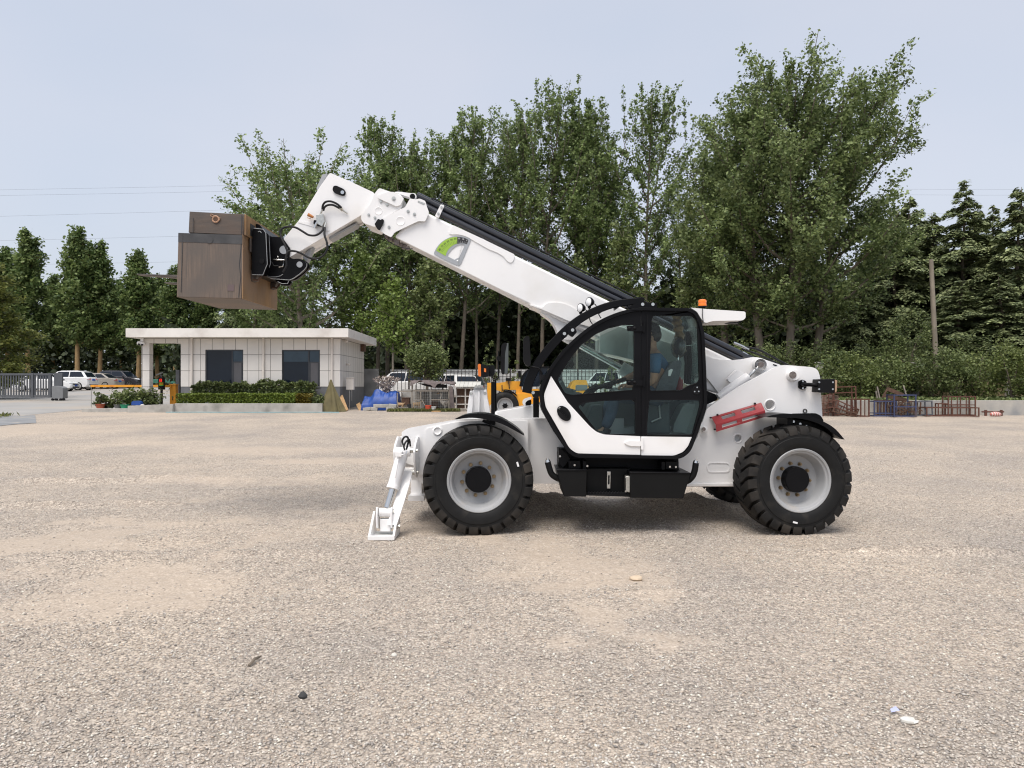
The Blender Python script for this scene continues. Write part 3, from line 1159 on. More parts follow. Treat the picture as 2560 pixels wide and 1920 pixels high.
# ---- frame
near_front = [(1004, 1080), (1018, 1071), (1100, 1056), (1156, 1047), (1321, 1047), (1321, 1209), (1049, 1209), (1047, 1168), (1006, 1155)]
fr = MB().prism(rnd(near_front, [4, 6, 3, 3, 3, 3, 3, 3, 3], 3), D + .50, D + .56)
fr.prism([(1300, 1046), (1560, 1046), (1560, 1209), (1300, 1209)], D + .585, D + .62)
fr.prism([(1030, 1085), (1880, 1060), (1880, 1200), (1030, 1200)], D + .62, D + 1.55)         # belly between the side plates
fr.prism([(1027, 1160), (1054, 1160), (1054, 1250), (1027, 1250)], D + .95, D + 1.3)
fr.prism([(1020, 1240), (1060, 1240), (1060, 1252), (1020, 1252)], D + .75, D + 1.35)
fr.prism(rnd([(1012, 1082), (1130, 1058), (1321, 1046), (1321, 1200), (1049, 1200)], 5, 3), D + 1.75, D + 1.81)
fr.prism([(1118, 1060), (1242, 1043), (1242, 1100), (1118, 1100)], D + .56, D + 1.75)
chassis = part(fr, 'chassis', M['white'], None, 35, .008)
ins = MB()
ins.prism(rnd(c3((725, 440), (800, 425), (1000, 380), (1240, 360), (1735, 360), (1735, 900), (640, 900), (720, 760)), 10, 4), D + .488, D + .502)
c = c3((845, 462))[0]
pl = part(ins, 'side_plate', M['white'], chassis, 35, .004)
dk = MB().lathe([(0, .0), (.004, .03), (.012, .035), (.016, .042), (.010, .052), (0, .056)], W(c[0], c[1], D + .488), (0, -1, 0), 24)
part(dk, 'recess_cap', M['white'], chassis)
# axles
for X in (XF, XR):
    ax_ = MB().cyl((X, wY, G(wY) + RW), (X, D + TR - .2, G(D + TR) + RW), .10, None, 16)
    ax_.box((X - .16, D + .75, G(D + 1) + RW - .2), (X + .16, D + 1.5, G(D + 1) + RW + .16))
    part(ax_, 'axle', M['blackmat'], None, 35, .01)

# tower plates at the rear carrying the boom pivot
tower = c1((1180, 1066), (1240, 960), (1296, 790), (1400, 716), (1500, 653), (1620, 588), (1700, 545), (1752, 524), (1780, 522)) + \
    [(2032, 918), (2044, 924), (2050, 940), (2056, 1040), (2052, 1080), (1990, 1180), (1860, 1209), (1500, 1209), (1500, 1135)]
tower = rnd(tower, [0, 0, 6, 0, 0, 0, 0, 10, 6, 10, 8, 8, 6, 10, 20, 10, 3, 0], 4)
h1, h2 = circ(1923.5, 1011, 12.5), circ(1844, 1094.5, 10)
tw = MB().prism(tower, D + .54, D + .60, [h1, h2])
tower_o = part(tw, 'boom_tower', M['white'], None, 35, .010, 3)
tw = MB().prism(tower, D + 1.52, D + 1.58)
part(tw, 'boom_tower', M['white'], None, 35, .010)
tail = MB().prism([(2030, 925), (2050, 945), (2055, 1040), (2040, 1090), (2020, 1090)], D + .60, D + 1.52)
tail.prism([(1500, 1208), (1862, 1208), (1862, 1217), (1500, 1217)], D + .50, D + .64)
part(tail, 'tail_plate', M['white'], chassis, 35, .01)
for (hx, hy, r) in ((1923.5, 1011, .062), (1844, 1094.5, .050)):
    rg = MB().lathe([(0, r - .008), (.006, r - .004), (.006, r + .004), (0, r + .010)], W(hx + 1.5, hy + 1.5, D + .54), (0, -1, 0), 30)
    part(rg, 'hole_rim', M['white'], tower_o)
sl = MB().prism(rnd(c1((1295, 1121), (1440, 1121), (1440, 1184), (1295, 1184)), 12, 6), D + .532, D + .542,
                [rnd(c1((1302, 1128), (1433, 1128), (1433, 1177), (1302, 1177)), 10, 6)])
part(sl, 'slot_plate', M['white'], tower_o, 35, .003)
p = (1980.5, 938)
bs = MB().lathe([(0, .075), (.02, .066), (.075, .060), (.088, .056), (.088, .0)], W(p[0], p[1], D + .54), (.0, -1, 0), 30)
part(bs, 'pivot_boss', M['white'], tower_o)
part(disc(MB(), (p[0] + 1, p[1] - .5), D + .455, .040, .012, 24), 'pivot_pin', M['pin'], tower_o)
p = c1((1276, 916))[0]
bs = MB().prism(rnd(c1((1253, 870), (1305, 870), (1305, 965), (1253, 965)), 12, 6), D + .532, D + .542)
bs.lathe([(0, .034), (.06, .034), (.064, .028), (.064, 0)], W(p[0], p[1], D + .535), (0, -1, 0), 24)
part(bs, 'cylinder_boss', M['white'], tower_o, 35, .003)
part(disc(MB(), (p[0], p[1]), D + .472, .022, .008), 'cylinder_pin', M['pin'], tower_o)
# dark gap with pipes between the cab and the tower
gp_ = MB().prism(c5b((150, 560), (340, 640), (300, 700), (150, 770)), D + .9, D + 1.0)
part(gp_, 'valve_block', M['blackmat'])
rg = MB()
c = W(*c5b((1587, 858))[0], D + .53)
for k in range(14):
    pass
pts = [c + Vector((math.cos(t) * .021, 0, math.sin(t) * .021)) for t in np.linspace(0, 2 * math.pi, 19)]
part(rg.tube(pts, .005, 6, False), 'lifting_eye', M['black'], tower_o)

# red boom prop stored on the tower
def q3(*pp):
    return [W(u, v, Y) for u, v, Y in pp]


def panel(c00, c10, c11, c01, holes, t):
    """flat plate between four corners with rectangular holes (uv), thickness t backwards"""
    P00, P10, P11, P01 = c00, c10, c11, c01
    def at(u, v):
        return (P00 * (1 - u) + P10 * u) * (1 - v) + (P01 * (1 - u) + P11 * u) * v
    n = (P10 - P00).cross(P01 - P00).normalized()
    if n.y < 0:
        n = -n
    def lp(o):
        f = [at(u, v) for u, v in o]
        return f, [q + n * t for q in f]
    o = lp([(0, 0), (1, 0), (1, 1), (0, 1)])
    return MB().loop3(o[0], o[1], [lp(h) for h in holes])


def rh(a, b, cc, d):
    return rnd([(a, b), (cc, b), (cc, d), (a, d)], .012, 3)


k5 = lambda u, v, y: W(1740 + u * .1718, 880 + v * .1718, D + y)
A_, B_, C_, E_ = k5(225, 945, .52), k5(948, 735, .52), k5(1005, 850, .40), k5(287, 1060, .40)
up_ = panel(A_, B_, C_, E_, [rh(.17, .22, .44, .62), rh(.57, .22, .84, .62)], .008)
lo_ = panel(E_, C_, k5(1016, 940, .40), k5(297, 1162, .40), [rh(.12, .25, .43, .66), rh(.53, .25, .84, .66)], .008)
up_.add(lo_.v, lo_.f)
prop = part(up_, 'boom_prop', M['red'], None, 30, .003)
lo2 = MB()
for u, v, w_, h_ in ((385, 1085, 228, -62), (680, 995, 228, -62)):
    pp = [k5(u, v, .415), k5(u + w_, v + h_, .415), k5(u + w_, v + h_ - 30, .415), k5(u, v - 30, .415)]
    lo2.loop3(pp, [q + Vector((0, .006, 0)) for q in pp])
part(lo2, 'backing_plate', M['plate'], prop)
for u, v in ((307, 912), (850, 748), (268, 1125), (208, 955)):
    part(disc(MB(), (1740 + u * .1718, 880 + v * .1718), D + .53, .010, .03, 10), 'bolt', M['black'], prop)

# tail lamp bracket
p0, p1_, p2_ = k5(1550, 475, .52), k5(1640, 475, .40), k5(1850, 485, .36)
hx = MB().prism(rnd(c5b((1552, 398), (1610, 430), (1610, 520), (1550, 553), (1492, 522), (1494, 428)), 3, 3), D + .518, D + .542)
tl = part(hx, 'tail_lamp', M['black'], None, 35, .003)
part(MB().tube(spline([p0, k5(1575, 475, .44), p1_, k5(1720, 480, .36), p2_], 5), .022, 12), 'lamp_arm', M['black'], tl)
hs = MB().prism(c5b((1785, 395), (2022, 392), (2020, 598), (1772, 586)), D + .32, D + .50)
part(hs, 'lamp_housing', M['blackmat'], tl, 35, .006)
for u, v in ((1552, 425), (1552, 527), (1988, 440), (1986, 541), (1790, 440), (1788, 540)):
    part(disc(MB(), c5b((u, v))[0], D + (.52 if u < 1600 else .322), .011, .01, 8), 'bolt', M['chrome'], tl)
part(MB().prism(c5b((2024, 405), (2056, 412), (2048, 575), (2022, 590)), D + .33, D + .49), 'reflector', pm('lamp_side', (.42, .27, .17), .5), tl, 35, .003)

# rear and front mudguards
def guard(name, outer, inner, Y0, Y1, parent=None):
    return part(MB().prism(outer + inner[::-1], Y0, Y1), name, M['black'], parent, 45, .004)


ro = [tuple(v)[:2] for v in spline([Vector((*q, 0)) for q in c5b((1020, 945), (1120, 915), (1280, 897), (1450, 905), (1620, 930), (1780, 980), (1920, 1045), (2040, 1130), (2165, 1275))], 3)]
ri = [tuple(v)[:2] for v in spline([Vector((*q, 0)) for q in c5b((1060, 952), (1180, 955), (1300, 958), (1450, 962), (1600, 985), (1750, 1030), (1880, 1095), (1980, 1170), (2120, 1270))], 3)]
mg = guard('mudguard', ro, ri, D + .02, D + .50)
br = MB().prism(rnd(c5b((1395, 896), (1745, 890), (1815, 925), (1862, 1000), (1830, 1060), (1395, 960)), 5, 4), D + .50, D + .535)
br.prism(c5b((1330, 965), (1420, 965), (1400, 1085), (1330, 1085)), D + .15, D + .5)
br.prism(c5b((1360, 975), (1700, 1010), (2000, 1180), (2080, 1262), (1950, 1240), (1680, 1110), (1480, 1080)), D + .20, D + .46)
part(br, 'mudguard_bracket', M['black'], mg, 35, .004)
for u, v in ((1415, 1012), (1512, 1046), (1600, 1080)):
    part(disc(MB(), c5b((u, v))[0], D + .20, .014, .012, 8), 'bolt', M['chrome'], mg)
fo = [tuple(v)[:2] for v in spline([Vector((*q, 0)) for q in c3((1008, 348), (1090, 312), (1180, 294), (1270, 288), (1370, 304), (1470, 338), (1560, 388), (1640, 445), (1704, 508))], 3)]
fi = [tuple(v)[:2] for v in spline([Vector((*q, 0)) for q in c3((1030, 350), (1110, 338), (1190, 334), (1270, 342), (1360, 358), (1450, 384), (1530, 418), (1610, 462), (1690, 505))], 3)]
mg = guard('mudguard', fo, fi, D + .02, D + .46)
br = MB().prism(c3((1290, 355), (1412, 362), (1412, 410), (1375, 405), (1285, 375)), D + .2, D + .52)
part(br, 'mudguard_bracket', M['black'], mg, 35, .004)

# ---- side tank / step unit
tank = MB()
tank.prism(c3b((292, 262), (645, 262), (640, 575), (375, 570)), D - .03, D + .55)
tank.prism(c3b((1150, 290), (1866, 302), (1780, 596), (1150, 586)), D - .03, D + .55)
tank.prism(c3b((640, 240), (1152, 240), (1152, 575), (640, 560)), D + .14, D + .55)
tank_o = part(tank, 'side_tank', M['tankblack'], None, 35, .008)
part(MB().prism(c3b((288, 254), (648, 254), (648, 270), (292, 272)), D - .04, D + .5), 'tank_lid', M['black'], tank_o, 35, .004)
part(MB().prism(c3b((1148, 280), (1870, 292), (1868, 306), (1148, 298)), D - .04, D + .5), 'tank_lid', M['black'], tank_o, 35, .004)
stp = MB()
for k in range(14):
    u = 655 + k * 35
    stp.prism(c3b((u, 528), (u + 18, 514), (u + 34, 528), (u + 18, 540)), D - .01, D + .02)
stp.prism(c3b((645, 540), (1148, 548), (1148, 562), (645, 556)), D - .01, D + .14)
part(stp, 'step_tread', M['blackmat'], tank_o, 35)
part(MB().prism(c3b((884, 276), (926, 276), (922, 478), (880, 478)), D + .115, D + .14, [rnd(c3b((896, 322), (914, 322), (912, 432), (894, 432)), 1.5, 3)]), 'level_gauge', M['zinc'], tank_o, 35, .002)
part(MB().prism(c3b((888, 320), (918, 320), (916, 436), (890, 436)), D + .128, D + .14), 'gauge_glass', M['black'], tank_o)
part(MB().prism(c3b((1104, 330), (1150, 328), (1150, 525), (1104, 508)), D - .02, D + .10), 'hinge_plate', M['zinc'], tank_o, 35, .003)
for u, v in ((903, 292), (900, 462), (1104, 342), (1102, 508)):
    part(disc(MB(), c3b((u, v))[0], D + (.115 if u < 1000 else 0.0), .011, .012, 8), 'bolt', M['chrome'], tank_o)
k3 = lambda u, v, y: W(1330 + u * .2125, 1120 + v * .2125, D + y)
for pts, cap in ((((185, 165), (205, 240), (235, 310), (300, 355), (345, 365)), (185, 150)), (((1928, 175), (1915, 260), (1890, 330), (1840, 380), (1800, 395)), (1925, 160))):
    hb = MB().tube(spline([k3(u, v, .06) for u, v in pts], 5), .034, 14)
    hd = part(hb, 'grab_handle', M['tankblack'], tank_o, 45)
    cpt = k3(cap[0], cap[1], .06)
    d_ = (k3(*pts[0], .06) - k3(*pts[1], .06)).normalized()
    part(MB().cyl(cpt - d_ * .015, cpt + d_ * .012, .030, .022, 14).cyl(cpt + d_ * .010, cpt + d_ * .03, .012, None, 8), 'handle_cap', M['chrome'], tank_o)
cm = MB().prism(c3b((310, 10), (1720, 40), (1730, 262), (310, 262)), D + .30, D + .56)
part(cm, 'cab_mount', M['blackmat'], None, 35, .006)
cm = MB().prism(c3b((430, 150), (570, 150), (575, 240), (430, 240)), D + .08, D + .3).prism(c3b((598, 152), (640, 152), (640, 250), (598, 250)), D + .06, D + .3)
rub = part(cm, 'cab_bracket', M['black'], None, 35, .004)
cm = MB().prism(c3b((1570, 158), (1718, 162), (1724, 255), (1570, 250)), D + .08, D + .3).prism(c3b((1524, 160), (1566, 160), (1566, 258), (1524, 258)), D + .06, D + .3)
part(cm, 'cab_bracket', M['black'], None, 35, .004)
cm = MB().prism(c3b((312, 0), (350, 10), (420, 70), (450, 130), (360, 240), (312, 170)), D + .12, D + .2)
part(cm, 'cab_bracket', M['black'], None, 35, .004)
for u, v, Y in ((500, 200, .08), (1620, 220, .08), (328, 96, .12), (650, 210, .06), (1690, 222, .08)):
    part(disc(MB(), c3b((u, v))[0], D + Y, .012, .014, 6), 'bolt', M['chrome'], rub)

# ---- stabiliser legs
def yz_plate(mb, X, t, pts):
    """plate lying across the machine: (depth offset y, photo row) points at X"""
    f = [Vector((X - t / 2, D + y, wz(py, D + y))) for y, py in pts]
    b = [v + Vector((t, 0, 0)) for v in f]
    n = len(f)
    o = len(mb.v)
    mb.v += [tuple(v) for v in f + b]
    mb.f.append(tuple(o + i for i in range(n)))
    mb.f.append(tuple(o + n + i for i in reversed(range(n))))
    for i in range(n):
        j = (i + 1) % n
        mb.f.append((o + i, o + n + i, o + n + j, o + j))
    return mb


def box_path(mb, st):
    """box lofted through stations (centre, half width x, half depth vector)"""
    o = len(mb.v)
    for c_, hw, dv in st:
        for a, b in ((-1, -1), (1, -1), (1, 1), (-1, 1)):
            mb.v.append(tuple(Vector(c_) + Vector((a * hw, 0, 0)) + Vector(dv) * b))
    m = len(st)
    mb.f.append((o, o + 1, o + 2, o + 3))
    for i in range(m - 1):
        p_, q_ = o + i * 4, o + i * 4 + 4
        for k in range(4):
            mb.f.append((p_ + k, p_ + (k + 1) % 4, q_ + (k + 1) % 4, q_ + k))
    e = o + (m - 1) * 4
    mb.f.append((e + 3, e + 2, e + 1, e))
    return mb


k4 = lambda u, v, y: W(910 + u * .1809, 1070 + v * .1809, D + y)
og = MB()
prof = [(.56, 1091), (.40, 1091), (.20, 1112), (.13, 1130), (.15, 1150), (.26, 1188), (.34, 1194), (.56, 1170)]
yz_plate(og, wx(1040, D + .3), .024, prof)
yz_plate(og, wx(991, D + .3), .024, prof)
og.prism(c4b((480, 118), (745, 118), (755, 545), (500, 540)), D + .53, D + .565)
og.prism(c4b((735, 130), (762, 130), (765, 545), (742, 545)), D + .47, D + .53)
orig = part(og, 'outrigger', M['white'], None, 40, .006)
lg = MB()
box_path(lg, [(k4(618, 570, .34), .056, (0, .07, .015)), (k4(580, 720, .24), .056, (0, .085, .03)), (k4(500, 980, .12), .056, (0, .085, .03)), (k4(400, 1290, .00), .056, (0, .075, .03))])
part(lg, 'leg', M['white'], orig, 40, .008)
cy = MB()
a_, b_ = k4(535, 340, .20), k4(402, 820, .075)
cy.cyl(a_, b_, .066, .066, 24)
cy.cyl(k4(440, 330, .2), k4(640, 330, .2), .052, None, 18)
dv = (b_ - a_).normalized()
cy.cyl(b_ - dv * .02, b_ + dv * .02, .072, .072, 24)
cyl_o = part(cy, 'cylinder', M['white'], orig, 40, .004)
part(MB().cyl(b_ - dv * .02, k4(318, 1105, .01), .034, None, 20), 'piston_rod', M['chrome'], orig)
vb = MB().prism(c4b((430, 330), (520, 330), (520, 400), (430, 395)), D + .04, D + .14)
vb.tube([k4(470, 430, .05), k4(430, 690, .0)], .010, 8)
part(vb, 'valve_block', M['white'], orig, 35, .004)
kn = MB()
kn.cyl(k4(210, 1165, 0), k4(395, 1165, 0), .048, None, 18)
yz_plate(kn, wx(945, D), .02, [(.10, 1268), (-.07, 1268), (-.09, 1290), (-.07, 1320), (.10, 1322)])
yz_plate(kn, wx(981, D), .02, [(.10, 1268), (-.07, 1268), (-.09, 1290), (-.07, 1320), (.10, 1322)])
kn.prism(c4b((215, 1260), (375, 1260), (365, 1430), (225, 1430)), D - .03, D + .07)
part(kn, 'knuckle', M['white'], orig, 40, .005)
yf, yb = 8.08, 8.50
xa, xb = wx(919, yf), wx(986, yf)
ft = MB()
g0 = G(8.2)
ft.box((xa, yf, g0 + .003), (xb, yf + .025, g0 + .05))
ft.box((xa, yf + .025, g0 + .004), (xb, yb, g0 + .024))
for X in (xa + .012, xb - .012):
    f = [Vector((X - .012, yf + .02, g0 + .02)), Vector((X - .012, yf + .02, g0 + .05)), Vector((X - .012, yb - .1, g0 + .26)), Vector((X - .012, yb, g0 + .24)), Vector((X - .012, yb, g0 + .02))]
    o = len(ft.v)
    ft.v += [tuple(v) for v in f] + [tuple(v + Vector((.024, 0, 0))) for v in f]
    ft.f += [(o, o + 1, o + 2, o + 3, o + 4), (o + 9, o + 8, o + 7, o + 6, o + 5)] + [(o + i, o + 5 + i, o + 5 + (i + 1) % 5, o + (i + 1) % 5) for i in range(5)]
part(ft, 'foot', M['white'], orig, 40, .004)
for u, v, y in ((700, 310, .22), (712, 610, .30), (405, 1165, .0), (460, 1355, -.02)):
    q = k4(u, v, y)
    part(MB().cyl(q - Vector((.05, 0, 0)), q + Vector((.006, 0, 0)), .030, None, 14).cyl(q, q + Vector((.032, 0, 0)), .019, None, 6), 'pin', M['zinc'], orig, 30)
hs = MB().tube(spline([k4(540, 230, .14), k4(528, 180, .06), k4(560, 125, .04), k4(605, 130, .06), k4(610, 200, .08), k4(585, 300, .06)], 5), .011, 8)
hs.tube(spline([k4(560, 300, .07), k4(552, 250, .02), k4(580, 190, .03), k4(625, 160, .06), k4(640, 250, .12)], 5), .010, 8)
part(hs, 'hose', M['hose'], orig)
part(MB().tube([k4(520, 370, .05), k4(580, 365, .05), k4(590, 320, .06)], .008, 8), 'fitting', M['chrome'], orig)

# far stabiliser seen past the mudguard
YO = D + 1.95
og = MB()
og.prism(c6b((140, 985), (320, 985), (345, 1180), (330, 1400), (125, 1400)), YO + .02, YO + .2)
og.prism(rnd(c6b((95, 1000), (130, 1000), (140, 1180), (125, 1400), (40, 1400), (70, 1160)), 3, 3), YO - .04, YO + .24)
og.prism(rnd(c6b((315, 990), (355, 975), (370, 1120), (432, 1400), (335, 1400), (318, 1180)), 3, 3), YO - .04, YO + .24)
og.prism(rnd(c6b((225, 1010), (250, 1010), (250, 1150), (243, 1400), (228, 1400), (228, 1150)), 2, 3), YO - .05, YO + .03)
org2 = part(og, 'outrigger', M['white'], None, 40, .006)
part(MB().prism(c6b((160, 945), (310, 945), (322, 990), (150, 990)), YO, YO + .15), 'cross_head', M['grey'], org2, 35, .004)
for u, v in ((195, 935), (240, 930), (285, 930), (115, 1050), (335, 1045)):
    part(disc(MB(), c6b((u, v))[0], YO - .02, .020, .03, 10), 'bolt', M['zinc'], org2)
hd = MB().prism([(1237, 1029), (1332, 1013), (1520, 1000), (1520, 1060), (1237, 1060)], D + 1.35, D + 2.05)
hd.prism([(1360, 1050), (1860, 1000), (1880, 1180), (1360, 1180)], D + 1.62, D + 2.1)
part(hd, 'engine_hood', M['white'], None, 35, .02)
sp = MB().prism(c6b((1105, 1115), (1198, 1115), (1198, 1430), (1105, 1430)), D + .48, D + .56)
part(sp, 'cab_strut', M['black'], None, 35, .004)
ov = MB().prism(rnd(c6b((930, 1170), (960, 1130), (1075, 1095), (1080, 1130), (1000, 1165), (975, 1210), (990, 1235), (940, 1230)), 5, 4), D + 1.2, D + 1.3)
part(ov, 'marker_lamp', M['white'], None, 35, .01)
part(MB().prism(rnd(c6b((985, 1170), (1075, 1140), (1075, 1235), (960, 1240)), 5, 4), D + 1.24, D + 1.34), 'lamp_bracket', M['black'])

# ---- front lamp post and mirrors
YP = D + .72
po = MB().prism(c6b((432, 860), (492, 860), (492, 1395), (432, 1395)), YP, YP + .045)
po.tube([W(*c6b((502, 815))[0], YP + .05), W(*c6b((508, 1330))[0], YP + .05)], .011, 8)
post = part(po, 'lamp_post', M['black'], None, 35, .003)
hl = MB().prism(rnd(c6b((262, 575), (330, 578), (395, 625), (400, 760), (340, 790), (262, 775)), 4, 4), YP - .08, YP + .05)
hl.prism(rnd(c6b((372, 592), (470, 590), (490, 620), (488, 740), (460, 775), (372, 770)), 5, 4), YP + .02, YP + .12)
hl.tube(spline([W(*c6b((395, 740))[0], YP), W(*c6b((450, 780))[0], YP - .03), W(*c6b((470, 840))[0], YP)], 4), .006, 6)
part(hl, 'headlight', M['blackmat'], post, 40, .012)
part(MB().prism(rnd(c6b((220, 575), (268, 570), (272, 775), (228, 772)), 4, 4), YP - .085, YP + .05), 'indicator', M['orange'], post, 40, .006)
part(MB().prism(c6b((320, 640), (352, 650), (352, 705), (320, 700)), YP - .088, YP - .07), 'reflector', M['orange'], post)
mr = MB().prism(rnd(c6b((592, 290), (625, 235), (690, 235), (655, 400), (645, 740), (600, 735), (582, 640)), 6, 4), YP + .02, YP + .20)
mr.tube([W(*c6b((552, 372))[0], YP + .1), W(*c6b((552, 560))[0], YP + .1), W(*c6b((545, 800))[0], YP + .06), W(*c6b((470, 850))[0], YP + .03)], .010, 8)
mr.prism(rnd(c6b((520, 450), (590, 450), (590, 525), (520, 515)), 4, 3), YP + .06, YP + .14)
mo = part(mr, 'mirror', M['blackmat'], None, 40, .008)
part(MB().prism(c6b((660, 245), (708, 240), (708, 600), (690, 740), (648, 738), (655, 400)), YP + .05, YP + .19), 'mirror_glass', M['mirror'], mo)
mr = MB().prism(rnd(c6b((948, 165), (1000, 125), (1042, 130), (1068, 560), (1055, 610), (985, 600), (945, 520)), 7, 4), D - .02, D + .13)
mr.tube(spline([W(*c6b((1045, 615))[0], D + .02), W(*c6b((1130, 625))[0], D + .0), W(*c6b((1200, 645))[0], D), W(*c6b((1240, 710))[0], D + .01), W(*c6b((1250, 780))[0], D + .03)], 5), .008, 8)
mr.prism(c6b((1212, 742), (1292, 742), (1292, 825), (1212, 825)), D - .02, D + .05)
part(mr, 'mirror', M['blackmat'], None, 40, .010)
# ---- cab
outer = cg((480, 1500), (500, 1400), (560, 1270), (650, 1120), (800, 930), (1000, 745), (1200, 605), (1400, 512), (1580, 458), (1750, 434)) + \
    c1((1000, 171), (1185, 172), (1232, 195), (1262, 250), (1281, 330), (1292, 560), (1298, 760), (1290, 800), (1240, 945), (1196, 1055), (1140, 1100),
       (490, 1092), (442, 1062), (350, 925), (278, 795))
arch = [tuple(v)[:2] for v in spline([Vector((*q, 0)) for q in outer[:10]], 3)]
outer = rnd(arch + outer[10:], [0] * len(arch) + [0, 6, 6, 6, 0, 0, 8, 8, 0, 12, 14, 10, 12, 0, 14], 4)
inner = offset(outer, 8.0)
inner2 = offset(outer, 6.0)
cab = part(MB().prism(outer, D - .03, D + .06, [inner]), 'cab_frame', M['black'], None, 40, .012, 3)
part(MB().prism(outer, D + .80, D + .87, [offset(outer, 10.0)]), 'cab_frame', M['black'], None, 40, .01)
XD = 1602.2
dpoly = clipx(inner2, XD, True)
rpoly = clipx(inner2, XD + 1.0, False)
g1 = rnd(c5((62, 740), (130, 620), (215, 485), (330, 352), (480, 242), (620, 178), (760, 146), (893, 140), (893, 760), (880, 848), (205, 903), (140, 882)),
         [5, 0, 0, 0, 0, 0, 0, 3, 2, 4, 8, 5], 4)
g2 = rnd(c5((285, 1030), (340, 994), (560, 970), (880, 962), (908, 990), (908, 1330), (560, 1335), (490, 1300)), [5, 6, 0, 4, 4, 4, 8, 8], 4)
g3 = rnd(c5((1094, 42), (1530, 42), (1585, 95), (1607, 740), (1575, 775), (1480, 805), (1410, 852), (1068, 858), (1070, 500)), [8, 10, 10, 6, 4, 3, 6, 6, 0], 4)
g4 = rnd(c5((1064, 962), (1606, 962), (1618, 1005), (1530, 1335), (1030, 1340)), [5, 6, 5, 5, 4], 4)
door = part(MB().prism(dpoly, D, D + .035, [g1, g2]), 'door', M['black'], None, 40, .004)
quarter = part(MB().prism(rpoly, D, D + .035, [g3, g4]), 'quarter_panel', M['black'], None, 40, .004)
for g, o, m in ((g1, door, 'glass'), (g2, door, 'glassdark'), (g3, quarter, 'glass'), (g4, quarter, 'glassdark')):
    part(MB().prism(offset(g, -1.0), D + .016, D + .020), 'window', M[m], o, 0)
    part(MB().prism(offset(g, -2.2), D - .005, D + .004, [offset(g, -.6)]), 'window_seal', M['blackmat'], o, 40, .003)
wp = rnd(c1((338, 590), (440, 750), (580, 903), (620, 935), (668, 950), (887, 960), (887, 1074), (495, 1065), (452, 1035), (304, 778), (294, 705)), [2, 3, 8, 8, 6, 1, 1, 8, 8, 8, 8], 4)
part(MB().prism(wp, D - .008, D + .01), 'door_panel', M['white'], door, 40, .003)
wp = rnd(c1((893, 961), (1203, 965), (1180, 1020), (1150, 1056), (1095, 1079), (893, 1077)), [1, 1, 4, 6, 8, 1], 4)
part(MB().prism(wp, D - .008, D + .01), 'lower_panel', M['white'], quarter, 40, .003)
# door furniture
e = circ(*c5((131, 1107))[0], 1, 24)
cx_, cy_ = c5((131, 1107))[0]
el = []
for k in range(28):
    t = 2 * math.pi * k / 28
    a, b = 21.5 * math.cos(t), 14.5 * math.sin(t)
    el.append((cx_ + a * .62 - b * .78, cy_ + a * .78 + b * .62))
hdl = part(MB().prism(el, D - .022, D), 'door_handle', M['blackmat'], door, 40, .006)
part(MB().prism(rnd(c5((75, 1050), (100, 1045), (190, 1130), (180, 1150), (165, 1150)), 2, 3), D - .030, D - .02), 'handle_grip', M['black'], door, 40, .003)
part(disc(MB(), c5((83, 1049))[0], D - .022, .012, .006, 12), 'lock', M['zinc'], door)
for v in (178, 770):
    hp = MB().prism(rnd(c5((815, v - 28), (1005, v - 28), (1005, v + 34), (905, v + 34), (885, v + 30), (822, v + 28)), 3, 3), D - .018, D)
    hp.tube([W(*c5((1006, v - 70))[0], D - .02), W(*c5((1003, v + 45))[0], D - .02)], .012, 8)
    hh = part(hp, 'hinge', M['black'], door, 40, .003)
    for u in (845, 902):
        c = W(*c5((u, v - 2))[0], D - .018)
        part(MB().sphere(c, (.018, .012, .018), 12, 8), 'hinge_bolt', M['blackmat'], door)
hp = MB().prism(rnd(c5((785, 1432), (830, 1405), (972, 1408), (972, 1466), (850, 1462)), 4, 3), D - .026, D - .006).prism(rnd(c5((972, 1370), (998, 1370), (998, 1502), (972, 1502)), 2, 3), D - .034, D - .006)
part(hp, 'latch', M['white'], door, 40, .003)
lt = MB().lathe([(0, .048), (.006, .046), (.006, .036), (.003, .034), (.003, 0)], W(*c5((1577, 853))[0], D), (0, -1, 0), 28)
part(lt, 'round_vent', M['blackmat'], quarter)
for u, v in ((1583, 822), (1556, 868), (1600, 866)):
    part(disc(MB(), c5((u, v))[0], D - .003, .008, .005, 8), 'bolt', M['chrome'], quarter)
part(MB().prism(c5((1036, 20), (1046, 20), (1040, 1345), (1030, 1345)), D - .006, D), 'seal_strip', M['blackmat'], quarter)
part(MB().prism(c5((916, 925), (924, 925), (920, 1340), (912, 1340)), D - .006, D), 'seal_strip', M['blackmat'], door)

# skin between the two sides
def band(i0, i1, y0, y1, name, mat, inset=2.0, thick=3.5):
    seg = outer[i0:i1]
    a = offset(outer, inset)[i0:i1]
    b = offset(outer, inset + thick)[i0:i1]
    return part(MB().prism(a + b[::-1], y0, y1), name, mat, cab, 45)


na = len(arch)
band(0, int(na * .72), D + .06, D + .80, 'windscreen', M['glass'])
band(int(na * .72) - 1, na + 6, D + .06, D + .80, 'roof', M['black'])
r0 = next(i for i, q in enumerate(outer) if i > na and q[1] > 820)
r1 = next(i for i, q in enumerate(outer) if i > na and q[1] > 1000)
r2 = next(i for i, q in enumerate(outer) if i > na and q[1] > 1135)
band(na + 5, r0 + 2, D + .06, D + .80, 'rear_window', M['glass'])
band(r0 + 1, r1 + 2, D + .06, D + .80, 'rear_window', M['glass'])
band(r1 + 1, r2 + 1, D + .06, D + .80, 'rear_panel', M['interiorlight'])
band(r2, len(outer), D + .06, D + .80, 'floor', M['interior'])
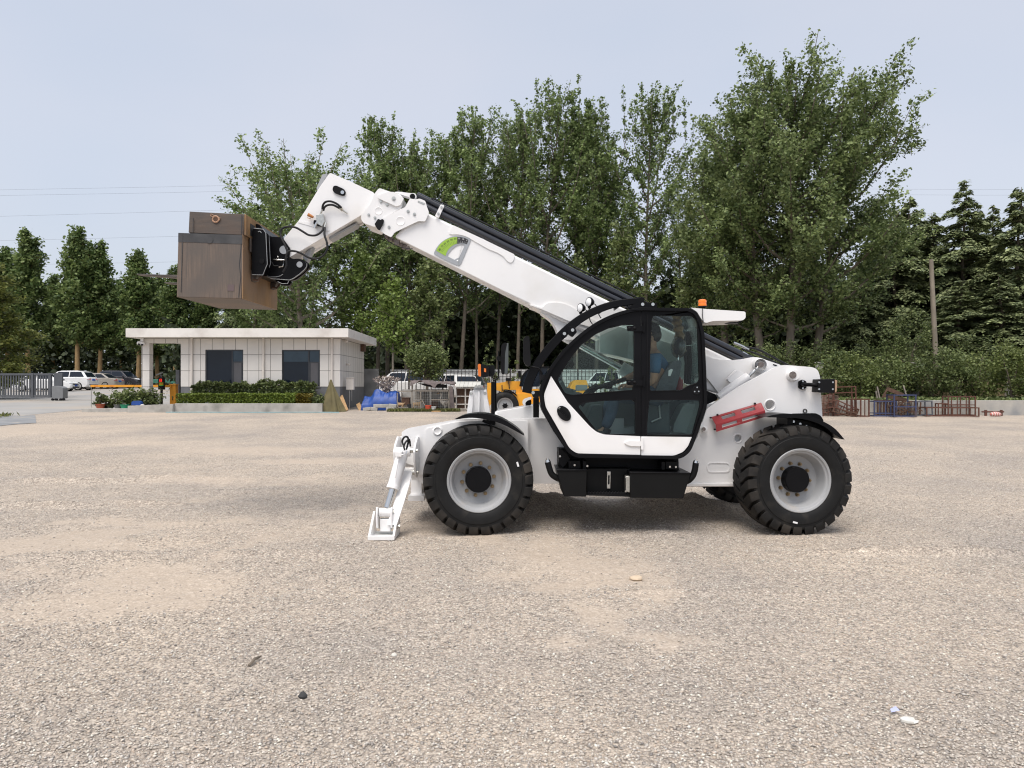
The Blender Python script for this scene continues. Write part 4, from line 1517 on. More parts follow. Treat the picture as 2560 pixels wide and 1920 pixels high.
# far side: glass above, trim panel below
part(MB().prism(rnd(c1((330, 690), (430, 520), (600, 360), (800, 270), (1235, 240), (1270, 690)), 10, 4), D + .83, D + .836), 'window', M['glass'], cab, 0)
part(MB().prism(rnd(c1((300, 705), (1275, 705), (1190, 1050), (480, 1060)), 10, 4), D + .82, D + .85), 'side_panel', M['interior'], cab)
part(MB().prism(rnd(c5((1318, 1310), (1330, 1230), (1425, 1030), (1470, 1000), (1612, 985), (1560, 1180), (1522, 1330)), 5, 4), D + .50, D + .80), 'wheel_box', M['interiorlight'], cab, 40, .02)
part(MB().prism(c5((380, 1335), (380, 1180), (440, 1020), (560, 1010), (560, 1335)), D + .45, D + .80), 'console', M['interior'], cab, 40, .02)
part(MB().prism(rnd(c5((60, 900), (70, 800), (120, 740), (150, 820), (260, 850), (260, 930)), 4, 4), D + .25, D + .80), 'dashboard', M['interior'], cab, 40, .02)
part(MB().prism(rnd(c5((266, 795), (390, 795), (388, 855), (262, 862)), 3, 3), D + .55, D + .66), 'switch_box', M['interiorlight'], cab, 40, .006)
part(MB().prism(rnd(c5((640, 825), (850, 822), (885, 832), (850, 858), (640, 858)), 3, 3), D + .42, D + .56), 'armrest', M['interiorlight'], cab, 40, .006)
# steering column and wheel
col = MB().tube([W(*c5((300, 1010))[0], D + .42), W(*c5((400, 880))[0], D + .42), W(*c5((500, 800))[0], D + .42)], [.05, .045, .035], 12)
part(col, 'steering_column', M['blackmat'], cab)
sc_ = W(*c5((600, 790))[0], D + .42)
nrm = Vector((-.30, 0, .95)).normalized()
u_ = Vector((.95, 0, .30)).normalized()
ring = [sc_ + (u_ * math.cos(t) + Vector((0, 1, 0)) * math.sin(t)) * .215 for t in np.linspace(0, 2 * math.pi, 37)]
stw = part(MB().tube(ring, .017, 10, False), 'steering_wheel', M['blackmat'])
sp = MB()
for t in (.3, 2.4, 4.5):
    sp.tube([sc_ - nrm * .03, sc_ + (u_ * math.cos(t) + Vector((0, 1, 0)) * math.sin(t)) * .21], .013, 8)
sp.sphere(sc_ - nrm * .02, (.06, .06, .035), 14, 8)
part(sp, 'wheel_hub', M['blackmat'], stw)
kb = sc_ + (u_ * math.cos(3.6) + Vector((0, 1, 0)) * math.sin(3.6)) * .215
part(MB().sphere(kb + nrm * .045, (.026, .026, .030), 12, 8).cyl(kb, kb + nrm * .03, .008), 'steering_knob', M['zinc'], stw)
# seat
k5s = lambda u, v, y: W(1380 + u * .2291, 780 + v * .2291, D + y)
sb = MB().prism(rnd(c5((1125, 865), (1180, 740), (1270, 590), (1340, 530), (1405, 525), (1415, 560), (1390, 700), (1340, 900), (1240, 950)), 9, 4), D + .22, D + .66)
seat = part(sb, 'seat', M['seat'], None, 45, .03, 3)
part(MB().prism(rnd(c5((860, 905), (900, 880), (1180, 880), (1330, 900), (1320, 985), (880, 985)), 7, 4), D + .20, D + .68), 'seat_cushion', M['seat'], seat, 45, .03, 3)
part(MB().prism(c5((960, 985), (1280, 985), (1300, 1330), (930, 1330)), D + .30, D + .58), 'seat_base', M['interior'], seat, 40, .02)
hp_ = k5s(1390, 385, .44)
part(MB().sphere(hp_, (.062, .12, .105), 18, 12), 'headrest', M['seat'], seat)
part(MB().sphere(hp_ + Vector((-.01, 0, 0)), (.085, .15, .125), 16, 12), 'headrest_cover', M['plasticwrap'], seat)
part(MB().tube([k5s(1385, 470, .40), k5s(1375, 540, .40)], .009, 8).tube([k5s(1385, 470, .48), k5s(1375, 540, .48)], .009, 8), 'headrest_post', M['chrome'], seat)
part(MB().prism(c5((1272, 640), (1300, 620), (1320, 628), (1292, 700), (1270, 698)), D + .212, D + .218), 'care_tag', M['inkw'], seat)
sw_ = MB()
for u, v, r in ((1335, 20, .05), (1345, 160, .045), (1385, 260, .05), (1390, 420, .06)):
    pass
cv = MB().tube(spline([k5s(1360, 25, .62), k5s(1365, 120, .6), k5s(1385, 220, .58), k5s(1400, 330, .56), k5s(1408, 440, .54)], 5), [.055 + .012 * math.sin(k * 1.7) for k in range(21)], 10)
part(cv, 'amber_strip', pm('amber_gloss', (.36, .21, .075), .35, var=.4, scale=14, coat=.5), cab, 45)  # lumpy glossy amber tube from the roof down to the headrest
fe = MB().cyl(k5s(1385, 860, .66), k5s(1385, 735, .66), .048, None, 16).cyl(k5s(1385, 735, .66), k5s(1385, 705, .66), .03, .018, 12)
part(fe, 'fire_extinguisher', M['red'], cab)
lv = MB().tube([k5s(1085, 1200, .25), k5s(1190, 1155, .27)], .012, 8).tube([k5s(1165, 960, .3), k5s(1180, 1150, .27)], .010, 8)
part(lv, 'seat_belt', M['zinc'], seat)
# pipes and filters on the far rear of the cab
pp = MB().prism(rnd(c5((1460, 210), (1525, 205), (1525, 360), (1465, 360)), 4, 3), D + .70, D + .80)
part(pp, 'speaker', M['blackmat'], cab, 40, .01)
pp = MB().tube([k5s(1440, 380, .78), k5s(1465, 560, .78), k5s(1455, 780, .78)], .02, 8).tube([k5s(1490, 370, .78), k5s(1500, 560, .78), k5s(1490, 790, .78)], .03, 8)
part(pp, 'rear_pipe', M['blackmat'], cab)
# round fan at the front
fn = MB().lathe([(0, 0), (.02, .036), (.045, .036), (.05, 0)], k5s(205, 570, .45), (0, -1, 0), 20).tube([k5s(205, 570, .5), k5s(150, 600, .5)], .006, 6)
part(fn, 'cab_fan', M['blackmat'], cab)

# guard rails over screen and roof with the two work lamps
go = [tuple(v)[:2] for v in spline([Vector((*q, 0)) for q in c1((160, 688), (178, 610), (235, 500), (310, 400), (400, 302), (490, 228), (590, 172), (700, 132), (800, 115), (912, 106))], 3)]
gi = [tuple(v)[:2] for v in spline([Vector((*q, 0)) for q in c1((218, 700), (228, 640), (275, 540), (345, 442), (430, 348), (520, 268), (615, 212), (720, 172), (815, 155), (912, 142))], 3)]
for yy in (.03, .72):
    gd = part(MB().prism(go + gi[::-1], D + yy, D + yy + .05), 'roof_guard', M['black'], None, 45, .006)
    if yy < .1:
        gd0 = gd
cb = MB()
for i in range(2, len(go), 3):
    a_ = W(*go[i], D + .06)
    b2_ = W(*gi[i], D + .06)
    m_ = a_ * .45 + b2_ * .55
    cb.bar(m_, (m_.x, D + .74, m_.z), .012, .03)
part(cb, 'guard_grille', M['black'], gd0, 35)
bk = MB().prism(rnd(c1((440, 285), (482, 282), (498, 320), (470, 352), (440, 330)), 3, 3), D + .01, D + .06)
part(bk, 'guard_bracket', M['black'], gd0, 35, .004)
bk = MB().prism(rnd(c1((400, 330), (432, 318), (440, 345), (415, 360)), 3, 3), D + .01, D + .06)
part(bk, 'guard_bracket', M['black'], gd0, 35, .004)
bk = MB().prism(rnd(c1((795, 172), (870, 140), (985, 140), (992, 172), (880, 176)), 3, 3), D + .01, D + .08)
part(bk, 'guard_bracket', M['black'], gd0, 35, .004)
bk = MB().prism(rnd(c1((212, 680), (268, 680), (262, 730), (228, 722)), 3, 3), D + .0, D + .07)
part(bk, 'guard_bracket', M['black'], gd0, 35, .004)
for u, v in ((470, 308), (420, 330), (900, 150), (963, 150), (228, 692)):
    part(disc(MB(), c1((u, v))[0], D + .01, .018, .014, 10), 'bolt', M['chrome'], gd0)
for (u, v, R0) in ((521, 172, .050), (574, 135, .052)):
    c = W(*c1((u, v))[0], D + .10)
    axd = Vector((-.80, -.58, .05)).normalized()
    wl = MB().lathe([(-.045, 0), (-.045, R0 * .62), (-.01, R0), (.012, R0), (.016, R0 * .9)], c, axd, 26)
    wl.tube([c - Vector((0, 0, R0 * .9)), c - Vector((0, 0, R0 * 1.75))], .011, 8)
    wl.bar(c - Vector((0, 0, R0 * .9)), c - Vector((0, 0, R0 * 1.3)), .035, .02)
    w_ = part(wl, 'work_lamp', M['blackmat'], None, 40)
    part(MB().lathe([(.011, R0 * .93), (.020, R0 * .6), (.024, 0)], c, axd, 26), 'lamp_lens', M['lens'], w_)
    pts = [c1((u + 22, v + 8))[0], c1((u + 38, v + 18))[0], c1((u + 48, v + 45))[0], c1((u + 58, v + 78))[0], c1((u + 72, v + 100))[0]]
    part(MB().tube(spline([W(*q, D + .06) for q in pts], 4), .006, 6), 'lamp_cable', M['hose'], w_)

# beacon and rear roof arm
arm = MB().prism(rnd(c1((1195, 170), (1290, 178), (1534, 194), (1534, 232), (1518, 248), (1420, 250), (1330, 252), (1285, 266), (1262, 240), (1235, 195)), [2, 2, 5, 3, 5, 8, 8, 6, 6, 4], 4), D + .10, D + .72)
part(arm, 'roof_visor', M['white'], None, 40, .008)
part(MB().prism(c1((1420, 252), (1515, 252), (1500, 264), (1440, 262)), D + .3, D + .5), 'visor_bracket', M['black'])
bc = W(*c1((1268, 168))[0], D + .25)
bcn = MB().lathe([(0, .052), (.012, .052), (.014, .045), (.014, 0)], bc, (0, 0, 1), 24)
bo = part(bcn, 'beacon', M['blackmat'], None)
part(MB().lathe([(.012, .046), (.03, .047), (.032, .044), (.055, .043), (.058, .047), (.062, .047), (.082, .042), (.088, .03), (.09, 0)], bc, (0, 0, 1), 28), 'beacon_lens', M['orange'], bo, 30)
part(MB().tube(spline([W(*c1(q)[0], D + .09) for q in ((1270, 175), (1268, 195), (1270, 230), (1274, 255))], 4), .004, 6), 'beacon_cable', M['hose'], bo)

# ---- boom
YB = D + .98
bm_ = MB()
boomp = [(1066, 530), (1528, 755), (1830, 899), (1958, 958), (1900, 1010), (1765, 976), (1584, 888.5), (1351, 776), (1250, 724), (985, 592), (1034, 540)]
bm_.prism(boomp, YB, YB + .44)
boom = part(bm_, 'boom', M['white'], None, 40, .030, 4)
ear = rnd([(1500, 800)] + c5b((140, 50), (240, 90), (350, 112), (520, 118), (650, 108), (760, 88), (830, 74), (920, 80), (1060, 130), (1240, 190)) + [(1975, 960)] +
          c5b((1000, 500), (380, 620), (330, 600), (240, 480), (150, 370)) + [(1500, 880)], [0, 0, 0, 0, 0, 0, 0, 0, 8, 6, 6, 4, 0, 4, 6, 6, 0, 0], 3)
part(MB().prism(ear, YB - .035, YB + .47), 'boom_root', M['white'], boom, 40, .014, 3)
part(MB().prism(c5b((1125, 176), (1185, 190), (1165, 204), (1118, 188)), YB - .04, YB - .03), 'root_slot', M['black'], boom)
# lift gusset and lower reinforcement under the boom
gs = MB().prism(rnd(cg((360, 395), (520, 440), (575, 378), (700, 372), (800, 392), (880, 425), (960, 480), (1020, 515), (1250, 640), (1200, 700), (840, 600), (520, 460), (370, 410)), [2, 4, 10, 8, 8, 8, 6, 6, 6, 2, 2, 2, 2], 4), YB - .022, YB + .46)
part(gs, 'wear_pad_housing', M['white'], boom, 40, .012, 3)
gs = MB().prism(rnd(cg((495, 492), (530, 470), (860, 610), (1160, 760), (1080, 830), (800, 830), (712, 760), (690, 690), (640, 600), (570, 545)), [4, 2, 2, 2, 2, 4, 10, 10, 10, 10], 4), YB + .06, YB + .38)
part(gs, 'cylinder_bracket', M['white'], boom, 40, .010)
# lift cylinder, seen through the cab
la, lb, lc = W(1404, 838, D + 1.2), W(1552, 920, D + 1.2), W(1800, 1056, D + 1.2)
part(MB().cyl(lb, lc, .085, None, 24).cyl(la, la + (lb - la).normalized() * .2, .058, None, 20), 'lift_cylinder', M['white'], None, 40, .006)
part(MB().cyl(la, lb, .038, None, 18), 'lift_rod', M['chrome'])
# compensation cylinder at the tower
ca, cb_, cc = W(*c5b((330, 670))[0], D + .78), W(*c5b((765, 358))[0], D + .78), W(*c5b((942, 185))[0], D + .78)
cy = MB().cyl(ca, cb_, .056, None, 24).cyl(ca + (cb_ - ca) * .15 + Vector((-.03, 0, .05)), cb_ + Vector((-.04, .0, .03)), .010, None, 8)
cyo = part(cy, 'compensation_cylinder', M['white'], None, 40, .004)
part(MB().cyl(cb_ - (cb_ - ca).normalized() * .02, cc, .022, None, 16), 'piston_rod', M['chrome'], cyo)
part(MB().prism(rnd(c5b((455, 400), (600, 258), (765, 345), (700, 400), (560, 420), (500, 450)), 3, 3), D + .80, D + .90), 'cylinder_cover', M['white'], cyo, 40, .004)
e0_ = W(*c5b((942, 185))[0], D + .72)
ey = MB().lathe([(0, 0), (0, .070), (.01, .075), (.10, .075), (.11, .07)], e0_ + Vector((0, .11, 0)), (0, -1, 0), 26)
ey.prism(rnd(c5b((860, 150), (920, 120), (990, 140), (1085, 240), (960, 318), (880, 250)), 8, 4), D + .80, D + .93)
eo = part(ey, 'eye_lug', M['white'], cyo, 40, .004)
part(disc(MB(), c5b((942, 185))[0], D + .722, .034, .012, 20), 'lug_pin', M['pin'], cyo)
# hydraulic tubes along the top of the boom
def tube_px(name, pts, Y, r, mat=None, parent=None, n=10, sm=5):
    return part(MB().tube(spline([W(u, v, Y) for u, v in pts], sm), r, n), name, mat or M['hose'], parent or boom, 45)


tub = pm('tube_black', (.016, .017, .022), .22, var=.15, coat=.4)
tube_px('hydraulic_tube', [(1042, 489), (1300, 616), (1600, 763), (1892, 906)], YB + .12, .046, tub, None, 14, 2)
tube_px('hydraulic_tube', [(1052, 511), (1300, 633), (1600, 778), (1880, 915)], YB + .05, .040, tub, None, 14, 2)
tube_px('hydraulic_tube', [(1060, 505), (1300, 622), (1600, 768), (1880, 905)], YB + .30, .045, tub, None, 12, 2)
tube_px('hose', [(1075, 502), (1082, 498), (1100, 504), (1300, 601), (1560, 728), (1640, 768)], YB + .10, .009)
tube_px('hose', [(1862, 868), (1890, 872), (1920, 886), (1945, 900), (1972, 914)], YB + .2, .013)
tube_px('hose', [(1855, 872), (1890, 884), (1930, 902), (1958, 916)], YB + .1, .011)
tube_px('pipe_fitting', [(1834, 857), (1845, 861), (1858, 867), (1872, 874)], YB + .2, .016, M['chrome'])
tube_px('pipe_fitting', [(1856, 880), (1864, 884), (1872, 890)], YB + .1, .013, M['chrome'])
clip = part(MB().prism(rnd(c2b((1115, 335), (1168, 350), (1090, 525), (1035, 500)), 2.5, 3), YB - .03, YB - .012), 'tube_clamp', M['white'], boom, 40, .003)
for u, v in ((1127, 380), (1085, 466)):
    part(disc(MB(), c2b((u, v))[0], YB - .03, .014, .012, 8), 'bolt', M['zinc'], boom)
rib = rnd(c2b((1228, 745), (1250, 690), (1285, 622), (1700, 815), (2140, 1030), (2128, 1100), (2095, 1150), (2040, 1128), (1990, 1060), (1900, 1005), (1780, 958), (1650, 885), (1560, 832), (1460, 775), (1360, 752), (1262, 752)),
          [4, 2, 3, 0, 4, 3, 6, 5, 4, 3, 4, 0, 4, 6, 4, 3], 4)
part(MB().prism(rib, YB - .012, YB + .002), 'reinforcing_plate', M['white'], boom, 40, .004)
# front collar of the outer boom
A1 = rnd(c2b((262, 108), (410, 160), (560, 200), (600, 255), (570, 390), (330, 520), (205, 650), (60, 600), (18, 560), (14, 490), (140, 330), (200, 190)), [6, 3, 3, 3, 2, 2, 3, 3, 6, 3, 4, 3], 4)
part(MB().prism(A1, YB - .028, YB + .46), 'boom_collar', M['white'], boom, 40, .006)
B1 = rnd(c2b((250, 680), (320, 525), (560, 402), (622, 380), (690, 255), (775, 270), (822, 255), (905, 290), (922, 360), (955, 450), (900, 572), (810, 567), (480, 722), (430, 792), (335, 745)), 4, 4)
col_o = part(MB().prism(B1, YB - .046, YB - .026), 'collar_plate', M['white'], boom, 40, .004)
C1 = rnd(c2b((238, 215), (390, 162), (470, 165), (608, 250), (560, 345), (500, 365), (252, 252)), 3, 4)
part(MB().prism(C1, YB - .052, YB - .026), 'collar_boss', M['white'], boom, 40, .005)
D1 = rnd(c2b((470, 165), (540, 160), (700, 182), (760, 180), (785, 225), (765, 272), (715, 270), (690, 240), (610, 215)), 4, 4)
part(MB().prism(D1, YB + .02, YB + .14), 'roller_arm', M['white'], boom, 40, .006)
part(disc(MB(), c2b((727, 228))[0], YB + .02, .032, .012, 20), 'roller', M['black'], boom)
for u, v, Y, r in ((466, 257, -.052, .024), (290, 300, -.028, .017), (377, 343, -.028, .017), (121, 482, -.028, .016), (208, 523, -.028, .016), (666, 434, -.046, .018), (753, 474, -.046, .018), (402, 652, -.046, .017), (318, 612, -.046, .015)):
    b0 = disc(MB(), c2b((u, v))[0], YB + Y, r, .008, 14)
    disc(b0, c2b((u, v))[0], YB + Y - .008, r * .55, .008, 6)
    part(b0, 'bolt', M['zinc'], boom)
for u, v, r, Y in ((257, 428, .044, -.028), (560, 567, .052, -.046)):
    part(MB().lathe([(0, r + .004), (.004, r), (.001, r - .006), (.001, 0)], W(*c2b((u, v))[0], YB + Y), (0, -1, 0), 28), 'recess_ring', M['white'], boom)
part(MB().prism(c2b((800, 280), (905, 325), (880, 345), (798, 305)), YB - .050, YB - .04), 'guide_slot', M['zinc'], boom, 40, .003)
sb_ = part(MB().prism(rnd(c2b((200, 610), (248, 535), (290, 552), (300, 535), (330, 550), (318, 600), (268, 690), (240, 680)), 2, 3), YB - .075, YB - .04), 'sensor_box', M['blackmat'], boom, 40, .006)
tube_px('sensor_cable', [(949, 569), (956, 579), (962, 594), (972, 603), (985, 611), (1010, 620), (1032, 622)], YB - .03, .005)
hb_ = MB()
for k in range(7):
    hb_.box(*[(lambda c, s: ((c.x - s, c.y - s, c.z - s), (c.x + s, c.y + s, c.z + s)))(W(966 + k * 9, 592 + k * 4.8, YB + .1 + .04 * (k % 3)), .022 + .008 * (k % 2))][0])
part(hb_, 'under_valve', M['pin'], boom, 35, .004)
# gooseneck head
YH = YB + .035
H1 = rnd(c2((1243, 97), (1400, 165), (1582, 250), (1600, 300), (1545, 360), (1482, 425), (930, 750), (888, 605), (1000, 470), (1060, 380), (1160, 215)), [5, 0, 5, 3, 2, 3, 4, 4, 0, 2, 2], 4)
head = part(MB().prism(H1, YH, YH + .36), 'boom_head', M['white'], boom, 40, .012, 3)
H2 = rnd(c2((1185, 110), (1225, 105), (1165, 220), (1145, 235), (1140, 215)), 2, 3)
part(MB().prism(H2, YH + .1, YH + .36), 'head_flange', M['grey'], boom, 40, .004)
# lower skirt of the head (open channel below)
H3 = rnd(c2((905, 768), (1180, 600), (1485, 425), (1500, 490), (1460, 505), (1110, 715), (930, 800)), 3, 3)
part(MB().prism(H3, YH + .30, YH + .36), 'head_cheek', M['white'], boom, 40, .006)
part(MB().prism(c2((1235, 590), (1450, 480), (1440, 500), (1240, 612)), YH + .1, YH + .3), 'channel_gap', M['grey'], boom)
fl = MB().prism(c2((1000, 470), (1040, 470), (1155, 500), (1240, 540), (1225, 548), (1120, 515), (1000, 480)), YH - .006, YH)
part(fl, 'weld_bead', M['white'], boom, 40)
so = MB().prism(rnd(c2((1290, 195), (1350, 222), (1366, 245), (1355, 272), (1330, 272), (1275, 250), (1262, 228), (1270, 200)), 6, 4), YH - .022, YH)
part(so, 'cover_plate', M['blackmat'], boom, 40, .006)
part(disc(MB(), c2((1341, 250))[0], YH - .022, .022, .014, 16), 'bolt', M['chrome'], boom)
kh = lambda u, v, y: W(640 + u * .2170, 440 + v * .2170, YH + y)
def hose3(pts, r=.013, name='hose', mat=None):
    return part(MB().tube(spline([kh(*p) for p in pts], 6), r, 10), name, mat or M['hose'], boom, 45)


hose3([(765, 385, -.06), (770, 340, -.07), (800, 300, -.08), (860, 292, -.08), (930, 320, -.07), (985, 365, -.05)])
hose3([(775, 400, -.05), (790, 360, -.06), (830, 335, -.07), (890, 335, -.07), (960, 370, -.05)])
hose3([(780, 590, -.06), (755, 640, -.09), (690, 682, -.10), (610, 680, -.10), (540, 640, -.10), (460, 595, -.10), (380, 583, -.10), (310, 600, -.10), (280, 650, -.10), (295, 720, -.12), (330, 790, -.14), (360, 870, -.15), (350, 910, -.15)])
hose3([(792, 590, -.06), (790, 680, -.10), (815, 760, -.12), (820, 840, -.13), (775, 915, -.13), (700, 952, -.13), (610, 940, -.13), (520, 890, -.13), (440, 865, -.14), (375, 870, -.15), (345, 930, -.16), (350, 1030, -.16), (310, 1110, -.16)])
hose3([(985, 365, -.05), (1005, 395, -.03), (1055, 430, -.02)], .010, 'pipe_fitting', M['zinc'])
hose3([(960, 372, -.05), (990, 400, -.02)], .010, 'pipe_fitting', M['zinc'])
hose3([(765, 385, -.06), (740, 450, -.05), (725, 500, -.05)], .011, 'pipe_fitting', M['zinc'])
hose3([(725, 500, -.05), (690, 560, -.05), (675, 600, -.05)], .016, 'pipe_fitting', M['chrome'])
hose3([(770, 510, -.05), (800, 540, -.05), (792, 590, -.06)], .014, 'pipe_fitting', M['zinc'])
vb_ = MB().prism(rnd(ch((690, 450), (770, 430), (790, 520), (760, 580), (700, 545)), 2, 3), YH - .07, YH - .01)
part(vb_, 'valve_block', M['zinc'], boom, 40, .006)
part(MB().prism(rnd(ch((665, 505), (700, 510), (755, 540), (745, 580), (715, 575), (660, 555)), 3, 3), YH - .04, YH - .005), 'valve_bracket', M['black'], boom, 40, .004)
part(MB().tube([kh(600, 445, -.05), kh(660, 475, -.05)], [.022, .014], 10).tube([kh(590, 480, -.05), kh(620, 490, -.05), kh(650, 470, -.05)], .004, 6), 'dust_cap', pm('cap_orange', (.42, .15, .03), .4), boom)
# ---- fork carriage
kb_ = lambda u, v, y: W(440 + u * .1567, 520 + v * .1567, D + y)
XR_ = wx(604.5, 8.85)
cr_ = MB().prism(rnd(cbx((1250, 250), (1330, 260), (1420, 380), (1480, 420), (1490, 900), (1460, 1090), (1250, 1080)), 4, 3), D + .92, D + 1.70)
cr_.prism(rnd(cbx((1222, 335), (1240, 325), (1388, 342), (1428, 395), (1455, 895), (1382, 1068), (1210, 1058)), 3, 3), D + .76, D + .80)
cr_.prism(rnd(cbx((1420, 400), (1480, 430), (1505, 890), (1440, 1060), (1400, 1065), (1460, 890)), 3, 3), D + .93, D + .97)
carr = part(cr_, 'fork_carriage', M['black'], None, 40, .005)
ed = MB()
for pts, yy in (([(1240, 322), (1390, 340), (1432, 398), (1457, 895), (1384, 1070), (1212, 1062)], .762), ([(1428, 402), (1482, 432), (1507, 890), (1442, 1064)], .932)):
    ed.tube([kb_(u, v, yy) for u, v in pts], .004, 6)
part(ed, 'worn_edge', M['grey'], carr)
part(disc(MB(), cbx((1372, 850))[0], D + .76, .030, .012, 20), 'pin', M['blackmat'], carr)
part(MB().tube(spline([kb_(1310, 380, .755), kb_(1340, 372, .755), (kb_(1362, 398, .755))], 4), .004, 6), 'worn_mark', M['grey'], carr)
k8 = lambda u, v, y: W(640 + u * .0844, 580 + v * .0844, D + y)
hp = MB().prism(rnd(c8((380, 130), (560, 140), (700, 150), (755, 130), (1010, 490), (1005, 560), (960, 810), (1270, 785), (1420, 830), (1500, 960), (1470, 1080), (1290, 1240), (1000, 1420), (640, 1390), (300, 1330), (380, 900)), [4, 4, 3, 2, 3, 3, 4, 6, 6, 6, 6, 4, 6, 4, 4, 0], 4), D + .99, D + 1.05)
hp.prism(rnd(c8((760, 120), (1020, 480), (1030, 540), (980, 800), (1400, 830), (1520, 880), (1580, 990), (1560, 1090), (1420, 1240), (1180, 1420), (1000, 1450), (1050, 1480), (1000, 1590), (800, 1590), (600, 1470), (420, 1380)), [2, 3, 3, 4, 6, 6, 6, 6, 4, 6, 3, 3, 4, 4, 3, 0], 4), D + 1.30, D + 1.36)
hp.prism(c8((420, 300), (800, 300), (940, 800), (900, 1350), (420, 1300)), D + 1.05, D + 1.3)
hitch = part(hp, 'quick_hitch', M['black'], None, 40, .006)
for (u, v, r) in ((1300, 968, .036), (830, 535, .050)):
    part(disc(MB(), (640 + u * .0844, 580 + v * .0844), D + .99, r, .018, 24), 'hitch_pin', M['plate'], hitch)
ed = MB()
ed.tube([k8(u, v, .985) for u, v in ((330, 1335), (600, 1330), (720, 1300), (800, 1250))], .004, 6)
ed.tube([k8(u, v, .985) for u, v in ((430, 1380), (700, 1400), (990, 1425), (1120, 1370), (1290, 1245), (1440, 1110), (1500, 1030), (1510, 930))], .004, 6)
ed.tube([k8(u, v, .985) for u, v in ((640, 1470), (770, 1530), (930, 1530), (970, 1460))], .004, 6)
part(ed, 'worn_edge', M['grey'], hitch)
ft_ = MB().tube([k8(510, 820, .96), k8(680, 825, .96)], .013, 8).tube([k8(690, 825, .96), k8(830, 830, .96), k8(890, 800, .96), k8(900, 740, .96)], .010, 8)
ft_.tube([k8(810, 830, .96), k8(812, 940, .96), k8(790, 1020, .96), k8(680, 1035, .96)], .012, 8).sphere(k8(650, 735, .96), .011, 8, 6)
part(ft_, 'pipe_fitting', M['chrome'], hitch)
part(MB().tube(spline([k8(420, 880, .95), k8(480, 910, .95), k8(530, 1000, .95), k8(660, 1000, .95)], 4), .006, 6), 'hose', M['hose'], hitch)
# tilt link between head and hitch
tl_ = MB().prism(c8((1370, 760), (1440, 640), (1520, 560), (1690, 420), (1620, 640), (1500, 890)), D + 1.12, D + 1.24)
part(tl_, 'tilt_link', M['grey'], None, 40, .006)

# forks
tiltv = math.tan(rad(1.8))
for yy in (9.13, 9.86):
    fk = MB()
    zt = wz(690, 9.2)
    x0, x1 = XR_ + .065, wx(348, 9.2)
    def fp(x, dz):
        return (x, zt + dz - (x - (-3.9)) * tiltv)
    prof = [fp(x1, .0), fp(x1, -.012), fp(x1 + .5, -.035), fp(x0 - .06, -.050), fp(x0 + .0, -.03), fp(x0 + .02, .02), (x0 + .045, zt + .48), (x0 - .01, zt + .48), (x0 - .045, zt + .06), fp(x0 - .10, .0)]
    f = [Vector((a, yy, b)) for a, b in prof]
    b = [v + Vector((0, .12, 0)) for v in f]
    fk.loop3(f, b)
    part(fk, 'fork', pm('fork_steel', (.10, .085, .075), .45, metal=.5, var=.3, scale=7) if yy < 9.5 else bpy.data.materials['fork_steel'], None, 30, .004)
    part(MB().tube([Vector((x0 - .03, yy - .005, zt - .05)), Vector((x0 + .03, yy - .005, zt - .06)), Vector((x0 + .07, yy - .005, zt - .01))], .012, 8), 'fork_heel', M['rustbrown'], [o for o in TH.children if o.name.startswith('fork') and 'carriage' not in o.name][-1])

# ---- rusty steel test weight carried on the forks
def rust_mat(name, a, b, c, stretch, scale=3.0):
    m, nt, out = new_mat(name)
    bs = nd(nt, 'ShaderNodeBsdfPrincipled')
    nt.links.new(bs.outputs[0], out.inputs[0])
    tc = nd(nt, 'ShaderNodeTexCoord')
    mp = nd(nt, 'ShaderNodeMapping')
    mp.inputs['Scale'].default_value = stretch
    nt.links.new(tc.outputs['Object'], mp.inputs[0])
    n1 = nd(nt, 'ShaderNodeTexNoise')
    n1.inputs['Scale'].default_value = scale
    n1.inputs['Detail'].default_value = 8
    n1.inputs['Roughness'].default_value = .65
    nt.links.new(mp.outputs[0], n1.inputs['Vector'])
    n2 = nd(nt, 'ShaderNodeTexNoise')
    n2.inputs['Scale'].default_value = 1.4
    n2.inputs['Detail'].default_value = 5
    nt.links.new(tc.outputs['Object'], n2.inputs['Vector'])
    r1 = nd(nt, 'ShaderNodeValToRGB')
    r1.color_ramp.elements[0].position, r1.color_ramp.elements[0].color = .32, (*a, 1)
    r1.color_ramp.elements[1].position, r1.color_ramp.elements[1].color = .68, (*b, 1)
    nt.links.new(n1.outputs[0], r1.inputs[0])
    mr = nd(nt, 'ShaderNodeMapRange')
    mr.inputs[1].default_value, mr.inputs[2].default_value = .42, .62
    nt.links.new(n2.outputs[0], mr.inputs[0])
    mx = nd(nt, 'ShaderNodeMix', data_type='RGBA')
    nt.links.new(mr.outputs[0], mx.inputs[0])
    nt.links.new(r1.outputs[0], mx.inputs[6])
    mx.inputs[7].default_value = (*c, 1)
    nt.links.new(mx.outputs[2], bs.inputs['Base Color'])
    bs.inputs['Roughness'].default_value = .6
    bs.inputs['Metallic'].default_value = .15
    bp = nd(nt, 'ShaderNodeBump')
    bp.inputs['Strength'].default_value = .25
    bp.inputs['Distance'].default_value = .01
    nt.links.new(n1.outputs[0], bp.inputs['Height'])
    nt.links.new(bp.outputs[0], bs.inputs['Normal'])
    return m


